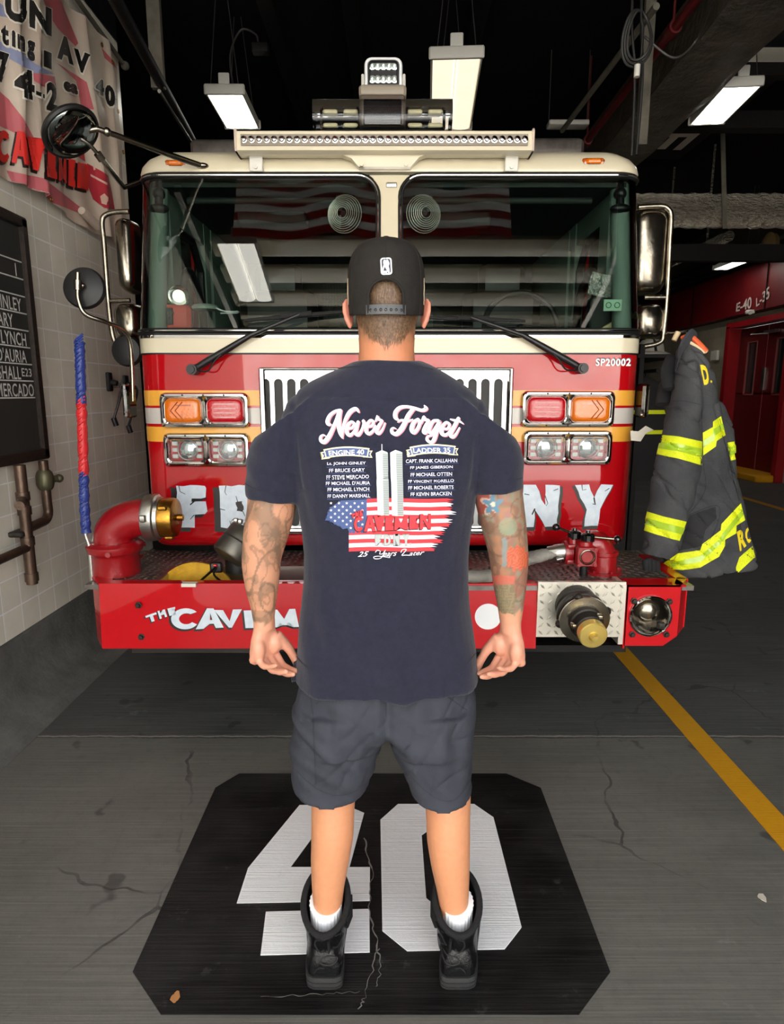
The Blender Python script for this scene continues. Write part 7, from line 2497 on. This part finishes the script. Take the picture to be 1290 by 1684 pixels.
# seams, pocket
MB().flat([stroke(zc_(P), .8) for P in ([(235, 512), (330, 508), (440, 530)], [(448, 560), (452, 700), (458, 900), (470, 1080), (370, 1230)], [(370, 1240), (540, 1180), (560, 1260), (480, 1420), (300, 1470)], [(375, 1250), (372, 1450)], [(420, 1235), (416, 1440)], [(460, 1225), (452, 1400)], [(565, 620), (600, 780), (650, 1000), (690, 1150)])], CM(0), 4).build('coat_seam', M['coat_in'], coat, smooth=180)
pk = MB()
P = [at(*zc_([q])[0], YC - .15) for q in ((368, 1245), (540, 1185), (548, 1250), (470, 1340), (455, 1440), (300, 1470))]
MB().flat([zc_([(372, 1244), (538, 1185), (545, 1260), (470, 1340), (450, 1440), (310, 1470), (345, 1350)])], CM(.5), 5).build('coat_pocket', mat('dark pocket', (36, 36, 38), .9), coat, smooth=180)
# collar, standing up round the hanger
b = MB()
P = catmull([at(1113, 598, YC - .06), at(1120, 572, YC - .07), at(1136, 552, YC - .03), at(1143, 560, YC + .03), at(1128, 580, YC + .10)], 6)
b.loft([[p + Vector((0, 0, -.03)), p + Vector((.004, -.012, .02)), p + Vector((0, 0, .028)), p + Vector((.012, .012, .02)), p + Vector((.012, .012, -.03))] for p in P])
b.build('coat_collar', mat('navy collar cloth', (58, 62, 68), .8, bump=(120, .3)), coat, smooth=60)
b = MB().tube(catmull([at(1103, 640, YC - .06), at(1098, 612, YC), at(1108, 590, YC + .05), at(1094, 640, YC + .02), at(1090, 665, YC - .02)], 6), [.03] * 25, 12, flat=.5)
b.build('coat_shell_edge', M['coat_in'], coat)
gl = MB()
for k, (x, y0_, y1_) in enumerate(((1062, 920, 948), (1068, 918, 955), (1074, 920, 958), (1080, 922, 952))):
    gl.tube([at(x, y0_, YC - .11), at(x + 1, (y0_ + y1_) / 2, YC - .12), at(x + 2, y1_, YC - .11)], [.016, .015, .010], 10)
glo = gl.build('glove_fingers', M['coat_in'], coat)
MB().tube(catmull([at(1068, 945, YC - .13), at(1066, 956, YC - .13), at(1072, 962, YC - .13), at(1077, 954, YC - .13), at(1072, 944, YC - .13)], 5), .003, 6).build('snap_hook', M['alu'], coat)
hg = thing('coat_hanger', at(1146, 568, YC + .0), 'orange padded hanger poking out of the turnout coat collar', 'hanger')
b = MB().tube(catmull([at(1124, 556, YC + .03), at(1135, 553, YC), at(1148, 563, YC - .02), at(1162, 578, YC - .03)], 6), [.016] * 19, 12, flat=.7)
b.build('hanger_arm', mat('orange foam', (226, 96, 50), .7), hg)
MB().tube(catmull([at(1133, 562, YC - .02), at(1146, 570, YC - .03), at(1158, 579, YC - .035), at(1163, 576, YC - .03)], 6), .007, 8).build('hanger_edge', mat('cream trim', (226, 202, 160), .6), hg)
MB().tube(catmull([at(1134, 553, YC), at(1130, 545, YC + .02), at(1112, 548, YC + .2), at(1096, 548, YC + .40)], 6), .006, 8).build('hanger_hook', M['chrome_worn'], hg)
MB().tube([at(1109, 560, YC + .04), at(1116, 546, YC + .04)], .012, 10).build('hanger_end', mat('cream trim', (226, 202, 160), .6), hg)
c = at(1056, 713, 2.96)
t = tag(MB().loft([[c + Vector((x, .01 * math.sin(x * 90), z + .010 * math.sin(x * 60))) for x, z in ((-.045, -.028), (-.05, .014), (-.02, .02), (.02, .026), (.05, .016), (.022, -.01), (-.004, -.034))], [c + Vector((x, .002 + .01 * math.sin(x * 90), z + .010 * math.sin(x * 60))) for x, z in ((-.045, -.028), (-.05, .014), (-.02, .02), (.02, .026), (.05, .016), (.022, -.01), (-.004, -.034))]]).build('paper_tag', mat('tag paper', (216, 208, 192), .7)), 'creased white paper tag sticking out between the cab corner and the coat', 'tag')

# ------------------------------------------------------------------ gear hung in the dim bay behind the coat
rk = thing('gear_rack', (2.3, 6.3, 0), 'dark metal gear rack standing in the bay behind the turnout coat', 'rack')
for y in (5.6, 6.6, 7.6):
    MB().box((2.15, y, .95), (.04, .04, 1.9)).build('rack_post', M['steel_dark'], rk)
MB().box((2.3, 6.6, 1.80), (.4, 2.1, .03)).build('rack_shelf', M['steel_dark'], rk)
MB().tube([(2.3, 5.6, 1.68), (2.3, 7.6, 1.68)], .015, 8).build('rack_rail', M['steel_dark'], rk)
b = MB()
b.loft([ering((2.3, 5.85, z), rx, ry, n=20) for z, rx, ry in ((1.69, .008, .02), (1.63, .012, .02), (1.62, .05, .03), (1.55, .2, .06), (1.2, .22, .09), (.7, .25, .1))])
t0 = thing('hung_coat', (2.3, 5.85, .7), 'dark coat with small lime bands on the rack behind the turnout coat', 'coat', 'coats on the rack')
b.build('coat_body', mat('rack coat cloth', (34, 33, 34), .9), t0)
for z in (1.32, 1.14):
    MB().loft([ering((2.3, 5.85, zz_), rx, ry, n=20) for zz_, rx, ry in ((z - .018, .224, .094), (z + .018, .224, .094))]).build('coat_band', M['lime'], t0)
h0 = thing('rack_helmet', (2.3, 5.8, 1.815), 'helmet in the row on the shelf above the hung coats', 'helmet', 'helmets on the rack shelf')
MB().lathe((2.3, 5.8, 1.82), (0, 0, 1), [(-.006, .17), (.01, .17), (.03, .12), (.09, .11), (.13, .07), (.145, .0)], 20).build('helmet_shell', mat('worn white shell', (150, 146, 136), .5), h0)
MB().tube([(2.3, 5.8 - .13, 1.85), (2.3, 5.8 - .09, 1.93), (2.3, 5.8, 1.975), (2.3, 5.89, 1.93)], .012, 8).build('helmet_ridge', M['iron'], h0)
for k in range(1, 4):
    c = copy_tree(t0)
    c.location = Vector(t0.location) + Vector((0, .5 * k, 0))
    c = copy_tree(h0)
    c.location = Vector(h0.location) + Vector((0, .48 * k, 0))
